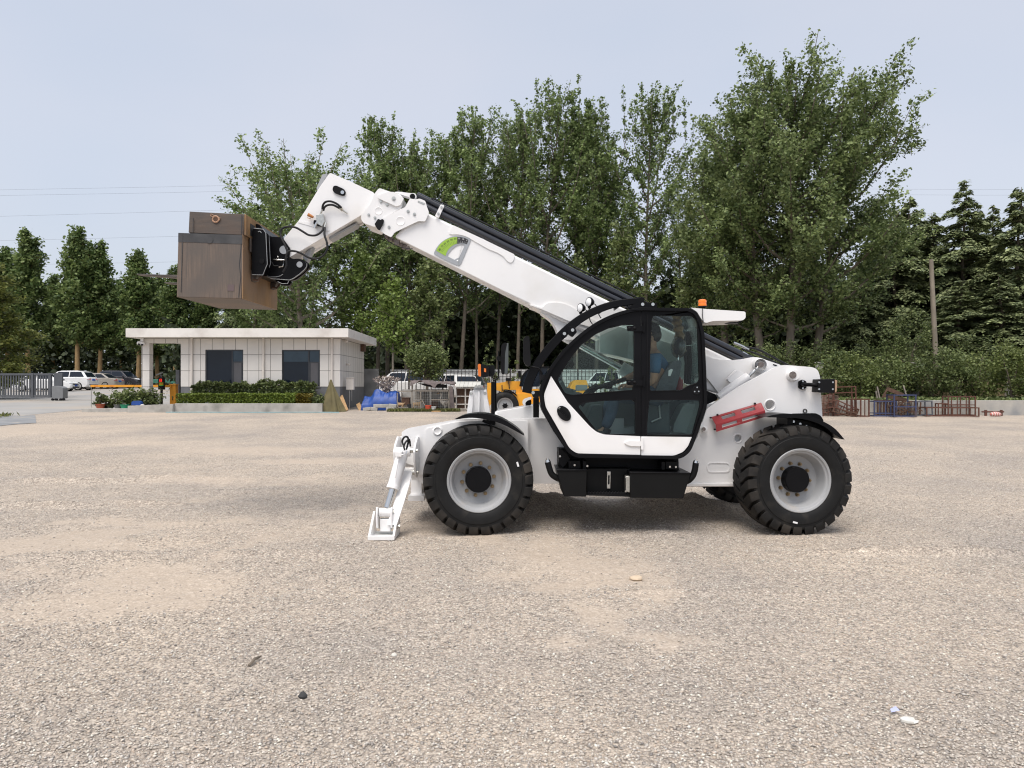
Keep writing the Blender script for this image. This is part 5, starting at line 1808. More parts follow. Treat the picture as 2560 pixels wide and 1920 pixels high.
rfront = rust_mat('rust_plate', (.095, .078, .067), (.225, .162, .120), (.118, .098, .085), (13, 13, .7), 4)
rtop = rust_mat('rust_mill_scale', (.075, .066, .060), (.125, .095, .075), (.105, .075, .058), (1.2, 1.2, 8), 3)
rside = rust_mat('rust_orange', (.20, .11, .045), (.36, .21, .09), (.25, .165, .105), (3, 3, 1), 3)
rblue = pm('mill_scale', (.066, .065, .066), .5, metal=.3, var=.25, scale=6)
WT = thing('steel_weight', 'rusty stepped steel block riding on the raised forks', 'test weight', (wx(520, 9.5), 9.5, wz(747, 8.85)))
wb = MB().prism(cbx((36, 396), (1058, 431), (1046, 1448), (10, 1420)), 8.85, 10.15)
part(wb, 'lower_block', rfront, WT, 30, .006)
wb = MB().prism(cbx((214, 55), (1092, 98), (1078, 430), (198, 392)), 8.862, 10.12)
part(wb, 'upper_block', rtop, WT, 30, .006)
sd = MB()
z_b, z_m, z_t = wz(746.3, 8.85), wz(586.5, 8.85), wz(536, 8.86)
xr0, xr1 = wx(440 + 1046 * .1567, 8.85), wx(440 + 1092 * .1567, 8.862)
sd.box((xr0 + .001, 8.852, z_b - .002), (xr0 + .016, 10.148, z_m))
part(sd, 'side_plate', rside, WT, 30, .003)
sd = MB().box((xr1 - .003, 8.866, z_m - .002), (xr1 + .012, 10.118, z_t + .004))
part(sd, 'upper_side_plate', rside, WT, 30, .003)
part(MB().box((xr1 + .006, 9.02, z_t - .21), (xr1 + .016, 9.18, z_t - .07)), 'pocket', M['ink'], WT, 0)
part(MB().box((xr1 + .006, 9.02, z_t - .40), (xr1 + .014, 9.18, z_t - .24)), 'patch_plate', rfront, WT, 0)
tb = MB().prism(cbx((36, 396), (1058, 431), (1056, 575), (34, 540)), 8.8465, 8.852)
part(tb, 'top_band', rblue, WT, 0)
wl = MB()
for a, b in (((110, 420), (80, 1340)), ((1040, 560), (1030, 700)), ((1030, 700), (1010, 900)), ((1010, 900), (1030, 1100)), ((1030, 1100), (1000, 1420)), ((275, 160), (270, 390)), ((1050, 110), (1040, 420))):
    wl.tube([W(*cbx(a)[0], 8.847), W(*cbx(b)[0], 8.847)], .004, 6)
part(wl, 'weld_seam', rblue, WT)
rg = MB().lathe([(0, .026), (.006, .034), (0, .044)], W(*cbx((632, 178))[0], 8.85), (0, -1, 0), 20)
rg.tube([W(*cbx((620, 130))[0], 8.85), W(*cbx((560, 95))[0], 8.85), W(*cbx((555, 125))[0], 8.85), W(*cbx((610, 155))[0], 8.85)], .006, 6)
rg.tube([W(*cbx((660, 150))[0], 8.85), W(*cbx((705, 160))[0], 8.85), W(*cbx((690, 190))[0], 8.85), W(*cbx((665, 215))[0], 8.85)], .006, 6)
part(rg, 'cut_ring', pm('torch_cut', (.42, .25, .16), .7, var=.3, scale=30), WT)
part(disc(MB(), cbx((632, 178))[0], 8.853, .026, .006, 16), 'drain_hole', M['rustbrown'], WT)
part(disc(MB(), cbx((538, 510))[0], 8.85, .040, .008, 18), 'plug', rblue, WT)
part(MB().prism(cbx((825, 1222), (925, 1222), (925, 1322), (820, 1322)), 8.846, 8.852), 'name_plate', pm('rust_purple', (.12, .085, .085), .6), WT, 0)
part(MB().prism(cbx((1232, 1325), (1300, 1150), (1340, 1125), (1320, 1190), (1275, 1290)), 9.5, 9.53), 'strap_end', pm('strap_yellow', (.55, .36, .03), .7), WT)

# ---- load angle indicator on the boom
YG = YB - .008
gpl = rnd(c6c((335, 1040), (360, 960), (420, 840), (500, 730), (600, 630), (720, 540), (850, 475), (980, 432), (1120, 414), (1260, 418), (1400, 444), (1530, 490), (1630, 545), (1300, 1330), (1240, 1430), (1190, 1440), (1040, 1390), (700, 1240)),
          [3, 0, 0, 0, 0, 0, 0, 0, 0, 0, 0, 0, 2, 2, 4, 4, 3, 0], 4)
ghole = rnd(c6c((803, 1110), (850, 1020), (950, 890), (1070, 790), (1200, 725), (1330, 705), (1412, 738), (1210, 1165), (1150, 1180), (1100, 1205), (1060, 1240)), [2, 0, 0, 0, 0, 0, 3, 3, 3, 3, 2], 3)
gauge = part(MB().prism(gpl, YG, YG + .006, [ghole]), 'angle_indicator', M['plate'], None, 40, .001)
part(MB().prism(c6c((425, 920), (480, 800), (560, 695), (660, 605), (770, 535), (900, 480), (1020, 455), (1147, 447), (1147, 672), (1040, 712), (920, 790), (830, 890), (775, 1000), (742, 1105)), YG - .003, YG + .001), 'green_scale', M['green'], gauge, 0)
part(MB().prism(rnd(c6c((1152, 447), (1260, 452), (1400, 480), (1542, 540), (1510, 620), (1478, 697), (1400, 668), (1290, 652), (1152, 680)), [0, 0, 0, 3, 0, 2, 0, 0, 0], 3), YG - .003, YG + .001), 'black_scale', M['ink'], gauge, 0)
PC = (1160, 1275)


def text_mesh(txt, px, rot, size, mat, parent, Y):
    cu = bpy.data.curves.new('txt', 'FONT')
    cu.body = txt
    cu.size = size
    cu.align_x = 'CENTER'
    cu.align_y = 'CENTER'
    cu.offset = size * .004
    o = bpy.data.objects.new('txt', cu)
    COL.objects.link(o)
    me = bpy.data.meshes.new_from_object(o.evaluated_get(bpy.context.evaluated_depsgraph_get()))
    bpy.data.objects.remove(o)
    c = W(px[0], px[1], Y)
    ca, sa = math.cos(rot), math.sin(rot)
    vs = [(c.x + v.co.x * ca - v.co.y * sa, Y, c.z + v.co.x * sa + v.co.y * ca) for v in me.vertices]
    fs = [tuple(p.vertices) for p in me.polygons]
    bpy.data.meshes.remove(me)
    return mk('number', vs, fs, mat, parent, 0, fix=False)


for t, u, v, m in (('80', 545, 885, 'ink'), ('70', 628, 768, 'ink'), ('60', 718, 682, 'ink'), ('50', 828, 605, 'ink'), ('40', 948, 545, 'ink'), ('30', 1078, 512, 'ink'),
                   ('20', 1213, 502, 'inkw'), ('10', 1352, 522, 'inkw'), ('5', 1480, 562, 'inkw')):
    ang = math.atan2(-(u - PC[0]), -(v - PC[1]))
    text_mesh(t, c6c((u, v))[0], ang, .031 if m == 'ink' else .024, M[m], gauge, YG - .0045)
tk = MB()
for deg in range(-58, 0, 5):
    a = rad(deg)
    r1, r2 = (600, 690 if deg % 10 else 660)
    pts = [c6c((PC[0] + r * math.sin(a), PC[1] - r * math.cos(a)))[0] for r in (r1, r2)]
    tk.bar(W(*pts[0], YG - .004), W(*pts[1], YG - .004), .0016, .002, (0, 1, 0))
part(tk, 'scale_ticks', M['ink'], gauge, 0)
tk = MB()
for u0, v0, u1, v1 in ((1190, 645, 1470, 660), (1205, 570, 1205, 640), (1265, 575, 1265, 640), (1335, 590, 1330, 650), (1390, 600, 1385, 650), (1458, 610, 1448, 660)):
    tk.bar(W(*c6c((u0, v0))[0], YG - .004), W(*c6c((u1, v1))[0], YG - .004), .001, .002, (0, 1, 0))
part(tk, 'scale_ticks', M['inkw'], gauge, 0)
nd_ = MB().bar(W(*c6c((1345, 600))[0], YG - .008), W(*c6c((1195, 1190))[0], YG - .008), .0026, .002, (0, 1, 0)).bar(W(*c6c((1200, 1170))[0], YG - .008), W(*c6c((1190, 1440))[0], YG - .008), .004, .002, (0, 1, 0))
nd_.sphere(W(*c6c((1250, 925))[0], YG - .008), .006, 8, 6)
part(nd_, 'pointer', M['zinc'], gauge)
for u, v in ((465, 1025), (1468, 850)):
    part(disc(MB(), c6c((u, v))[0], YG, .005, .003, 8), 'rivet', M['chrome'], gauge)
part(MB().sphere(W(*c6c((1155, 1275))[0], YG), (.010, .006, .010), 12, 8), 'pivot_rivet', M['lens'], gauge)

# ---- people and animals: one surface grown over a skeleton
def skin_body(name, joints, edges, mat, parent=None, root=0, sub=2, origin=None):
    """joints: list of (position, radius or (rx, ry))"""
    me = bpy.data.meshes.new(name)
    o = bpy.data.objects.new(name, me)
    COL.objects.link(o)
    me.from_pydata([tuple(j[0]) for j in joints], edges, [])
    sm = o.modifiers.new('skin', 'SKIN')
    sm.use_smooth_shade = True
    if not me.skin_vertices:
        raise RuntimeError('no skin layer')
    for i, j in enumerate(joints):
        r = j[1] if isinstance(j[1], tuple) else (j[1], j[1])
        me.skin_vertices[0].data[i].radius = r
        me.skin_vertices[0].data[i].use_root = (i == root)
    ss = o.modifiers.new('sub', 'SUBSURF')
    ss.levels = sub
    ss.render_levels = sub
    dg = bpy.context.evaluated_depsgraph_get()
    m2 = bpy.data.meshes.new_from_object(o.evaluated_get(dg))
    bpy.data.objects.remove(o)
    vs = [tuple(v.co) for v in m2.vertices]
    fs = [tuple(p.vertices) for p in m2.polygons]
    bpy.data.meshes.remove(m2)
    ob = mk(name, vs, fs, mat, parent, 0, origin=origin)
    ob.data.polygons.foreach_set('use_smooth', [True] * len(ob.data.polygons))
    return ob


p_ = lambda u, v, y: k5s(u, v, y)
J = []
E = []


def jn(pos, r, par=None):
    J.append((pos, r))
    if par is not None:
        E.append((par, len(J) - 1))
    return len(J) - 1


pel = jn(p_(1165, 900, .44), .13)
wa = jn(p_(1165, 780, .44), (.125, .15), pel)
chst = jn(p_(1140, 620, .44), (.12, .17), wa)
upc = jn(p_(1118, 500, .44), (.095, .15), chst)
nk = jn(p_(1100, 420, .44), .058, upc)
nk2 = jn(p_(1088, 375, .44), .055, nk)
hd_ = jn(p_(1070, 300, .44), (.078, .088), nk2)
hd2 = jn(p_(1075, 215, .44), (.088, .098), hd_)
hd3 = jn(p_(1080, 165, .44), (.06, .065), hd2)
nose = jn(p_(970, 275, .44), .016, hd_)
chin = jn(p_(1000, 345, .44), .035, hd_)
arms = {}
for side, ys, pts in (('n', .24, ((1130, 505, .25, .062), (1125, 640, .19, .054), (1105, 765, .19, .044), (960, 800, .24, .037), (835, 805, .30, .028), (785, 800, .32, .030))),
                      ('f', .62, ((1095, 505, .62, .062), (990, 600, .68, .054), (900, 690, .68, .046), (830, 715, .64, .038), (775, 740, .58, .029), (735, 755, .55, .031)))):
    q = upc
    for u, v, y, r in pts:
        q = jn(p_(u, v, y), r, q)
    arms[side] = q
    # four fingers curled round the rim and a thumb from the side of the palm
    hu, hv, hy, _ = pts[-1]
    for k in range(4):
        dy = (k - 1.5) * .021
        L = (1.0, 1.12, 1.05, .85)[k]
        f1 = jn(p_(hu - 34 * L, hv + 4, hy + dy), .0098, q)
        f2 = jn(p_(hu - 58 * L, hv + 26, hy + dy), .0090, f1)
        f3 = jn(p_(hu - 50 * L, hv + 50, hy + dy), .0080, f2)
    t1 = jn(p_(hu + 5, hv + 10, hy - .045), .0105, q)
    t2 = jn(p_(hu - 28, hv + 34, hy - .045), .0092, t1)
for ys, kn_, an in ((.30, (690, 925, .28), (570, 1290, .30)), (.58, (650, 930, .60), (520, 1260, .60))):
    hpj = jn(p_(1120, 925, ys), .085, pel)
    mid = jn(p_(900, 925, (ys + kn_[2]) / 2), .075, hpj)
    kj = jn(p_(*kn_), .058, mid)
    cj = jn(p_((kn_[0] + an[0]) / 2 + 15, (kn_[1] + an[1]) / 2, kn_[2]), .052, kj)
    aj = jn(p_(*an), .036, cj)
    tj = jn(p_(an[0] - 110, an[1] + 40, an[2]), .032, aj)
drv = skin_body('person', J, E, M['skin'], None, 0, 2, origin=p_(1165, 960, .44))
tag(drv, 'driver in blue t-shirt and jeans seated at the wheel inside the cab', 'person')
shirt = [(p_(1168, 880, .44), .146), (p_(1167, 780, .44), (.14, .168)), (p_(1142, 620, .44), (.135, .188)), (p_(1118, 505, .44), (.108, .168)), (p_(1104, 452, .44), .066),
         (p_(1132, 508, .23), .074), (p_(1126, 600, .19), .070), (p_(1122, 690, .185), .066), (p_(1095, 508, .64), .074), (p_(1010, 590, .68), .068), (p_(915, 680, .69), .064)]
skin_body('shirt', shirt, [(0, 1), (1, 2), (2, 3), (3, 4), (3, 5), (5, 6), (6, 7), (3, 8), (8, 9), (9, 10)], M['shirt'], drv)
tr_ = [(p_(1165, 905, .44), .148)]
te = []
for ys, kn_, an in ((.30, (690, 925, .28), (570, 1290, .30)), (.58, (650, 930, .60), (520, 1260, .60))):
    b0 = len(tr_)
    tr_ += [(p_(1120, 928, ys), .098), (p_(900, 928, (ys + kn_[2]) / 2), .090), (p_(*kn_), .074), (p_((kn_[0] + an[0]) / 2 + 15, (kn_[1] + an[1]) / 2, kn_[2]), .070), (p_(an[0] + 4, an[1] - 15, an[2]), .062)]
    te += [(0, b0), (b0, b0 + 1), (b0 + 1, b0 + 2), (b0 + 2, b0 + 3), (b0 + 3, b0 + 4)]
skin_body('trousers', tr_, te, M['jeans'], drv)
for an, y_ in ((570, .30), (520, .60)):
    q_ = 1290 if an == 570 else 1260
    part(MB().tube(spline([p_(an + 30, q_ - 20, y_), p_(an + 5, q_ + 35, y_), p_(an - 60, q_ + 45, y_), p_(an - 125, q_ + 52, y_)], 4), [.05, .052, .054, .054, .053, .052, .052, .052, .052, .052, .051, .05, .04], 10), 'shoe', M['hair'], drv, 60)
cap = MB().sphere(p_(1083, 205, .44), (.108, .112, .10), 20, 12)
cap.v = [(x, y, max(z, p_(1083, 235, .44).z - (x - p_(1083, 0, .44).x) * .9)) for x, y, z in cap.v]
cap_o = mk('cap', cap.v, cap.f, pm('cap_cloth', (.02, .02, .025), .9, var=.3, scale=40), drv, 60)
part(MB().sphere(p_(1120, 250, .44), (.080, .094, .088), 16, 10), 'hair', M['hair'], drv)
for s in (-1, 1):
    mk('ear', *(lambda m: (m.v, m.f))(MB().sphere(p_(1092, 290, .44 + s * .092), (.018, .010, .032), 10, 8)), M['skin'], drv)
    mk('eye', *(lambda m: (m.v, m.f))(MB().sphere(p_(993, 262, .44 + s * .034), (.010, .014, .009), 8, 6)), M['ink'], drv)
mk('mouth', *(lambda m: (m.v, m.f))(MB().sphere(p_(985, 330, .44), (.010, .024, .006), 8, 6)), pm('lips', (.35, .13, .11), .5), drv)
# ---------------------------------------------------------------- guard house
HO = Vector((-12, 34.0, G(34)))
XL, XP, XRt, Y0, Y1 = -16.37, -14.64, -7.60, 34.0, 39.5
ZB, ZW = 1.818, 3.98


def panel_mat(name, axis, x0, px, z0, pz, col):
    m, nt, out = new_mat(name)
    b = nd(nt, 'ShaderNodeBsdfPrincipled')
    b.inputs['Roughness'].default_value = .55
    nt.links.new(b.outputs[0], out.inputs[0])
    tc = nd(nt, 'ShaderNodeTexCoord')
    sp = nd(nt, 'ShaderNodeSeparateXYZ')
    nt.links.new(tc.outputs['Object'], sp.inputs[0])

    def line(sock, o, p, w):
        a = nd(nt, 'ShaderNodeMath', operation='SUBTRACT')
        nt.links.new(sock, a.inputs[0])
        a.inputs[1].default_value = o - p * 50
        d = nd(nt, 'ShaderNodeMath', operation='PINGPONG')
        nt.links.new(a.outputs[0], d.inputs[0])
        d.inputs[1].default_value = p / 2
        c = nd(nt, 'ShaderNodeMath', operation='LESS_THAN')
        nt.links.new(d.outputs[0], c.inputs[0])
        c.inputs[1].default_value = w
        return c.outputs[0]
    l1 = line(sp.outputs[axis], x0, px, .011)
    l2 = line(sp.outputs[2], z0, pz, .011)
    mx = nd(nt, 'ShaderNodeMath', operation='MAXIMUM')
    nt.links.new(l1, mx.inputs[0])
    nt.links.new(l2, mx.inputs[1])
    no = nd(nt, 'ShaderNodeTexNoise')
    no.inputs['Scale'].default_value = 1.2
    no.inputs['Detail'].default_value = 6
    nt.links.new(tc.outputs['Object'], no.inputs['Vector'])
    rp = nd(nt, 'ShaderNodeValToRGB')
    rp.color_ramp.elements[0].position, rp.color_ramp.elements[1].position = .3, .7
    rp.color_ramp.elements[0].color = [c * .93 for c in col] + [1]
    rp.color_ramp.elements[1].color = [c * 1.04 for c in col] + [1]
    nt.links.new(no.outputs[0], rp.inputs[0])
    mi = nd(nt, 'ShaderNodeMix', data_type='RGBA')
    nt.links.new(mx.outputs[0], mi.inputs[0])
    nt.links.new(rp.outputs[0], mi.inputs[6])
    mi.inputs[7].default_value = (.20, .185, .17, 1)
    nt.links.new(mi.outputs[2], b.inputs['Base Color'])
    return m


HM = (.71, .68, .64)
mfront = panel_mat('wall_panels', 0, -14.28 + 12, .515, ZB - HO.z, .71, HM)
mside = panel_mat('wall_panels_side', 1, .25, .515, ZB - HO.z, .71, HM)
HS = thing('guard_house', 'single storey cream panelled guard house with flat roof and two dark windows', 'guard house', HO)


def hp2(mb, name, mat, parent=None, bevel=0, smooth=30):
    return mb.build(name, mat, parent or HS, smooth, bevel)


wins = [(-13.56, -11.88, 1.83, 3.46), (-10.17, -8.49, 1.83, 3.45)]
rc = lambda x0, x1, z0, z1, y: [Vector((x0, y, z0)), Vector((x1, y, z0)), Vector((x1, y, z1)), Vector((x0, y, z1))]
fw = MB().loop3(rc(XP, XRt, ZB, ZW, Y0), rc(XP, XRt, ZB, ZW, Y0 + .2), [(rc(a, b, c, d, Y0), rc(a, b, c, d, Y0 + .2)) for a, b, c, d in wins])
hp2(fw, 'wall', mfront)
sw = MB().box((XRt - .2, Y0 + .2, ZB), (XRt + .0, Y1, ZW)).box((XP, Y0 + .2, ZB), (XP + .2, Y1, ZW)).box((XP + .2, Y1 - .2, ZB), (XRt - .2, Y1, ZW))
hp2(sw, 'wall', mside)
zb = HO.z - .3
hp2(MB().box((XP + .0, Y0 + .012, zb), (XRt - .012, Y1 - .01, ZB - .003)), 'plinth', M['basegrey'])
hp2(MB().box((XL, Y0, zb), (XL + .34, Y0 + .36, 3.75)), 'porch_column', mfront)
hp2(MB().box((XL, Y0, 3.752), (XP - .003, Y0 + .36, ZW)), 'porch_beam', mfront)
hp2(MB().box((XL, Y1 - .36, 3.752), (XP - .003, Y1, ZW)), 'porch_beam', mfront)
hp2(MB().box((XL + .3, Y1 - .3, zb), (XL + .44, Y1 - .16, 3.75)), 'porch_post', M['gategrey'])
hp2(MB().box((-16.72, 33.28, 3.96), (-7.08, 40.2, 4.345)), 'roof', M['roofwhite'], None, .012)
for i, (a, b, c, d) in enumerate(wins):
    fm = MB()
    w = .05
    y0, y1 = Y0 + .05, Y0 + .11
    xm = a + (b - a) * .70
    zt = d - .55
    fm.box((a, y0, c), (a + w, y1, d)).box((b - w, y0, c), (b, y1, d)).box((a + w, y0, d - w), (b - w, y1, d)).box((a + w, y0, c), (b - w, y1, c + w))
    fm.box((xm - w / 2, y0, c + w), (xm + w / 2, y1, d - w)).box((xm + w / 2, y0, zt - w / 2), (b - w, y1, zt + w / 2))
    fm.box((xm + w / 2, y0 - .012, c + w), (xm + w / 2 + .05, y0 + .02, zt - w / 2)).box((b - w - .05, y0 - .012, c + w), (b - w, y0 + .02, zt - w / 2))
    fo_ = hp2(fm, 'window', M['framedark'])
    yp = Y0 + .08
    zu = d - .52
    hp2(MB().box((a + w, yp, c + w), (xm - w / 2, yp + .01, zu)), 'pane', M['darkglass'], fo_)
    hp2(MB().box((a + w, yp, zu), (xm - w / 2, yp + .01, d - w)), 'pane', M['blueglass'] if i else M['darkglass'], fo_)
    hp2(MB().box((xm + w / 2, yp, zt + w / 2), (b - w, yp + .01, d - w)), 'pane', M['blueglass'], fo_)
    hp2(MB().box((xm + w / 2 + .05, yp - .03, c + w), (b - w - .05, yp - .02, zt - w / 2)), 'fly_screen', M['screen'], fo_)
    hp2(MB().box((a - .02, Y0 - .03, c - .04), (b + .02, Y0 + .05, c - .002)), 'sill', M['basegrey'], fo_)
for x in (-14.13, -10.97, -7.95):
    hp2(MB().tube([(x, Y0 - .07, HO.z), (x, Y0 - .07, 3.96)], .05, 12), 'downpipe', M['pipe'])
for x, w, h in ((-15.0, .9, .06), (-14.3, .55, .11), (-12.8, 1.0, .07), (-11.5, 1.1, .10)):
    hp2(MB().box((x, 36, 4.343), (x + w, 36.6, 4.345 + h)), 'roof_slab', M['concrete'])


def px_at(px, py, Y):
    return W(px, py, Y)


# things fixed to or standing by the house
c = px_at(352, 858, 33.9)
sc = MB().box((c.x - .02, c.y, c.z + .02), (c.x + .10, c.y + .12, c.z + .22)).sphere((c.x - .05, c.y - .03, c.z), (.11, .1, .10)).sphere((c.x + .09, c.y - .03, c.z - .01), (.10, .1, .09))
s_ = tag(sc.build('security_camera', M['lens']), 'white twin dome security camera on the corner column', 'security camera')
mk('camera_eye', *(lambda m: (m.v, m.f))(MB().sphere((c.x - .04, c.y - .08, c.z - .05), .06).sphere((c.x + .10, c.y - .08, c.z - .06), .055)), M['ink'], s_)
for q, lab in (((863, 852), 'white camera tucked under the eave at the corner'), ((870, 910), 'white camera on the bare side wall above the meter box')):
    Yc = 34.6 if q[1] < 900 else 35.3
    c = px_at(*q, Yc)
    sm_ = MB().cyl(c + Vector((-.12, .0, .05)), c + Vector((.12, -.12, -.04)), .055, None, 14).cyl(Vector((XRt, c.y, c.z)), c, .02)
    tag(sm_.build('security_camera', M['pipe']), lab, 'security camera')
c = px_at(904, 868, 38.8)
tag(MB().box((XRt, c.y - .25, c.z - .22), (XRt + .18, c.y + .25, c.z + .22)).build('junction_box', M['rustbrown']), 'brown box under the eave on the side wall', 'junction box')
c = px_at(876, 960, 34.7)
eb = tag(MB().box((c.x - .17, c.y - .12, c.z - .26), (c.x + .17, c.y + .12, c.z + .26)).box((c.x - .20, c.y - .15, c.z + .262), (c.x + .20, c.y + .15, c.z + .29)).build('meter_box', M['pipe'], None, 30, .006), 'pale meter box on a thin post beside the side wall', 'meter box')
mk('post', *(lambda m: (m.v, m.f))(MB().cyl((c.x - .05, c.y, G(c.y)), (c.x - .05, c.y, c.z - .26), .025).cyl((c.x + .06, c.y, G(c.y) + .4), (c.x + .06, c.y, c.z - .26), .018)), M['zinc'], eb)
a = px_at(909, 922, 39.8)
tag(MB().box((a.x, 39.8, G(39.8) - .1), (a.x + .74, 40.1, a.z)).build('block_wall', M['concdark'], None, 30, .01), 'short grey cement block wall behind the guard house', 'wall')

# ---- planter walls, hedges
def hedge(name, label, cat, x0, x1, y0, y1, z0, z1, mat, n, size, group=None, rough=.05, ragged=.06):
    t = thing(name, label, cat, ((x0 + x1) / 2, (y0 + y1) / 2, z0), group)
    p = RNG.uniform(0, 1, (n, 3))
    # most leaves near the skin of the clipped block
    k = RNG.integers(0, 4, n)
    p[:, 1] = np.where(k == 0, RNG.uniform(0, .14, n), p[:, 1])
    p[:, 2] = np.where(k == 1, RNG.uniform(.86, 1.0, n), p[:, 2])
    C = np.stack([x0 + p[:, 0] * (x1 - x0), y0 + p[:, 1] * (y1 - y0), z0 + p[:, 2] * (z1 - z0)], 1)
    C[:, 2] += (vnoise(C[:, 0] * 2.2, C[:, 1] * 2.2, 21) * ragged + vnoise(C[:, 0] * 6, C[:, 1] * 6, 22) * ragged * .8) * p[:, 2]
    C[:, 1] -= vnoise(C[:, 0] * 3, C[:, 2] * 3, 23) * rough
    U, V = leaf_axes(n, size, .4)
    quads('foliage', C, U, V, mat, t)
    st = MB()
    for i in range(int((x1 - x0) / .35)):
        x = x0 + .2 + i * .35
        st.tube([(x, (y0 + y1) / 2, z0 - .05), (x + random.uniform(-.1, .1), (y0 + y1) / 2, z1 - .1)], .012, 5)
    st.build('stems', M['bark'], t, 0)
    return t


pw = MB().box((-14.2, 32.4, G(32.4) - .05), (-8.0, 32.56, 1.115))
tag(pw.build('planter_wall', M['concrete'], None, 30, .012), 'long low concrete planter wall below the clipped hedges', 'wall')
sheet_ = MB().box((-14.2, 32.565, .7), (-8.0, 33.9, 1.07))
struct(sheet_.build('soil', M['soil']))
pw = MB()
a, b = px_at(319, 1030, 32.2), px_at(438, 1029, 32.4)
pw.loop3([Vector((a.x, 32.2, G(32.2) - .02)), Vector((-14.205, 32.2, G(32.2) - .02)), Vector((-14.205, 32.2, 1.10)), Vector((a.x, 32.2, 1.02))],
         [Vector((a.x, 32.45, G(32.2) - .02)), Vector((-14.205, 32.45, G(32.2) - .02)), Vector((-14.205, 32.45, 1.10)), Vector((a.x, 32.45, 1.02))])
pw.box((-16.1, 32.455, .7), (-14.3, 34.6, .98))
tag(pw.build('planter_wall', M['concrete'], None, 30, .012), 'sloping end piece of planter wall near the potted plants', 'wall')
kb2 = MB().box((-18.3, 32.7, G(32.7) - .02), (-16.2, 32.85, G(32.7) + .15)).box((-18.3, 32.855, G(32.7) - .02), (-16.2, 34.4, G(34) + .08))
tag(kb2.build('kerb', M['concrete'], None, 30, .01), 'low kerb edging the pots at the gateway', 'kerb')
hedge('hedge', 'low bright green clipped hedge along the planter front', 'hedge', -14.3, -9.2, 32.62, 33.15, 1.05, 1.53, M['leafhedge'], 8000, .062, rough=.03, ragged=.04)
hedge('hedge', 'yellowing brown end of the low clipped hedge', 'hedge', -9.2, -8.55, 32.64, 33.15, 1.05, 1.50, M['leafrust'], 1300, .062, ragged=.05)
hedge('hedge', 'taller dark hedge growing under the guard house windows', 'hedge', -13.9, -8.55, 33.22, 33.8, 1.1, 1.95, M['leafhedgedark'], 9500, .085, ragged=.16)


def bush(name, label, cat, c, rx, ry, h, mat, n, size, group=None, stems=5, up=.3, flat=0.5, spiky=0.0, bark='bark'):
    """leafy shrub: stems fan out from the base, leaves in clumps near the shoot ends"""
    t = thing(name, label, cat, c, group)
    c = Vector(c)
    ncl = max(10, n // 45)
    d = rdir(ncl)
    d[:, 2] = d[:, 2] * .5 + .5
    r = RNG.uniform(.45, 1.0, ncl) ** .6
    cc = np.stack([d[:, 0] * r * rx, d[:, 1] * r * ry, (d[:, 2] * r * (1 - .12) + .12) * h], 1)
    if spiky:
        cc[:, 2] += spiky * h * RNG.uniform(0, 1, ncl) ** 3
    idx = RNG.integers(0, ncl, n)
    s = .15 * min(rx, h)
    C = cc[idx] + RNG.normal(0, 1, (n, 3)) * np.array([s, s, s * (.8 + spiky)])
    C[:, 2] = np.clip(C[:, 2], .03, None)
    C = C + np.array(c)
    U, V = leaf_axes(n, size, up)
    quads('foliage', C, U, V, mat, t)
    st = MB()
    for k in range(stems):
        e = cc[RNG.integers(0, ncl)]
        st.tube(spline([c, c + Vector((e[0] * .3, e[1] * .3, e[2] * .5)), c + Vector(e)], 3), [.03 * max(.3, h / 2)] * 4 + [.012] * 3, 5)
    st.build('stems', M[bark], t, 0)
    return t


def pot(x, y, z, r, h, mat, label, name='flower_pot'):
    p = MB().lathe([(0, 0), (0, r * .72), (h, r), (h, r * 1.08), (h - .02, r * 1.08), (h - .05, r * .95), (h - .06, 0)], (x, y, z), (0, 0, 1), 20)
    return tag(p.build(name, mat), label, 'flower pot')


q = px_at(251, 1023, 33.2)
zk = G(33.5) + .085
pot(q.x, 33.2, zk, .19, .23, M['terracotta'], 'terracotta red pot with a dark leafy shrub at the kerb end')
bush('potted_shrub', 'dark leafy shrub growing in the terracotta pot', 'shrub', (q.x - .05, 33.2, zk + .12), .40, .36, .55, M['leafhedgedark'], 600, .075)
q = px_at(296, 1023, 33.2)
pot(q.x, 33.2, zk, .18, .20, M['potgrey'], 'dull grey pot between the red pot and the green pot')
bush('potted_shrub', 'thin stemmed olive green shrub above the grey pot', 'shrub', (q.x + .05, 33.4, zk + .1), .5, .4, .72, M['leafshrub'], 800, .08, stems=8)
q = px_at(312, 1023, 33.1)
pot(q.x, 33.1, zk, .18, .20, M['potgreen'], 'bright green plastic pot beside the sloping wall')
bush('shrub', 'lime green leafy shrub behind the green plastic pot', 'shrub', (q.x + .15, 33.6, zk + .1), .65, .45, .80, M['leaflime'], 1100, .085, stems=7)
q = px_at(366, 1010, 33.8)
bush('shrub', 'dark green bushy shrub in front of the barrier keypad post', 'shrub', (q.x, 33.8, .95), .75, .5, .75, M['leafhedgedark'], 1300, .08)
q = px_at(272, 1022, 33.5)
bush('shrub', 'small spiky grey green plant between the two left pots', 'shrub', (q.x, 33.4, zk), .3, .3, .55, M['leafhedgedark'], 350, .08)
c = px_at(339, 1012, 32.8)
jr = tag(MB().prism(rnd([(327.5, 1012), (329, 1003), (333, 1001), (347, 1001), (351, 1005), (351, 1012)], 2, 3), 32.75, 33.0).build('water_drum', M['tarpblue'], None, 35, .02), 'blue plastic drum lying on the planter wall', 'drum')
jr.location.z = 1.03
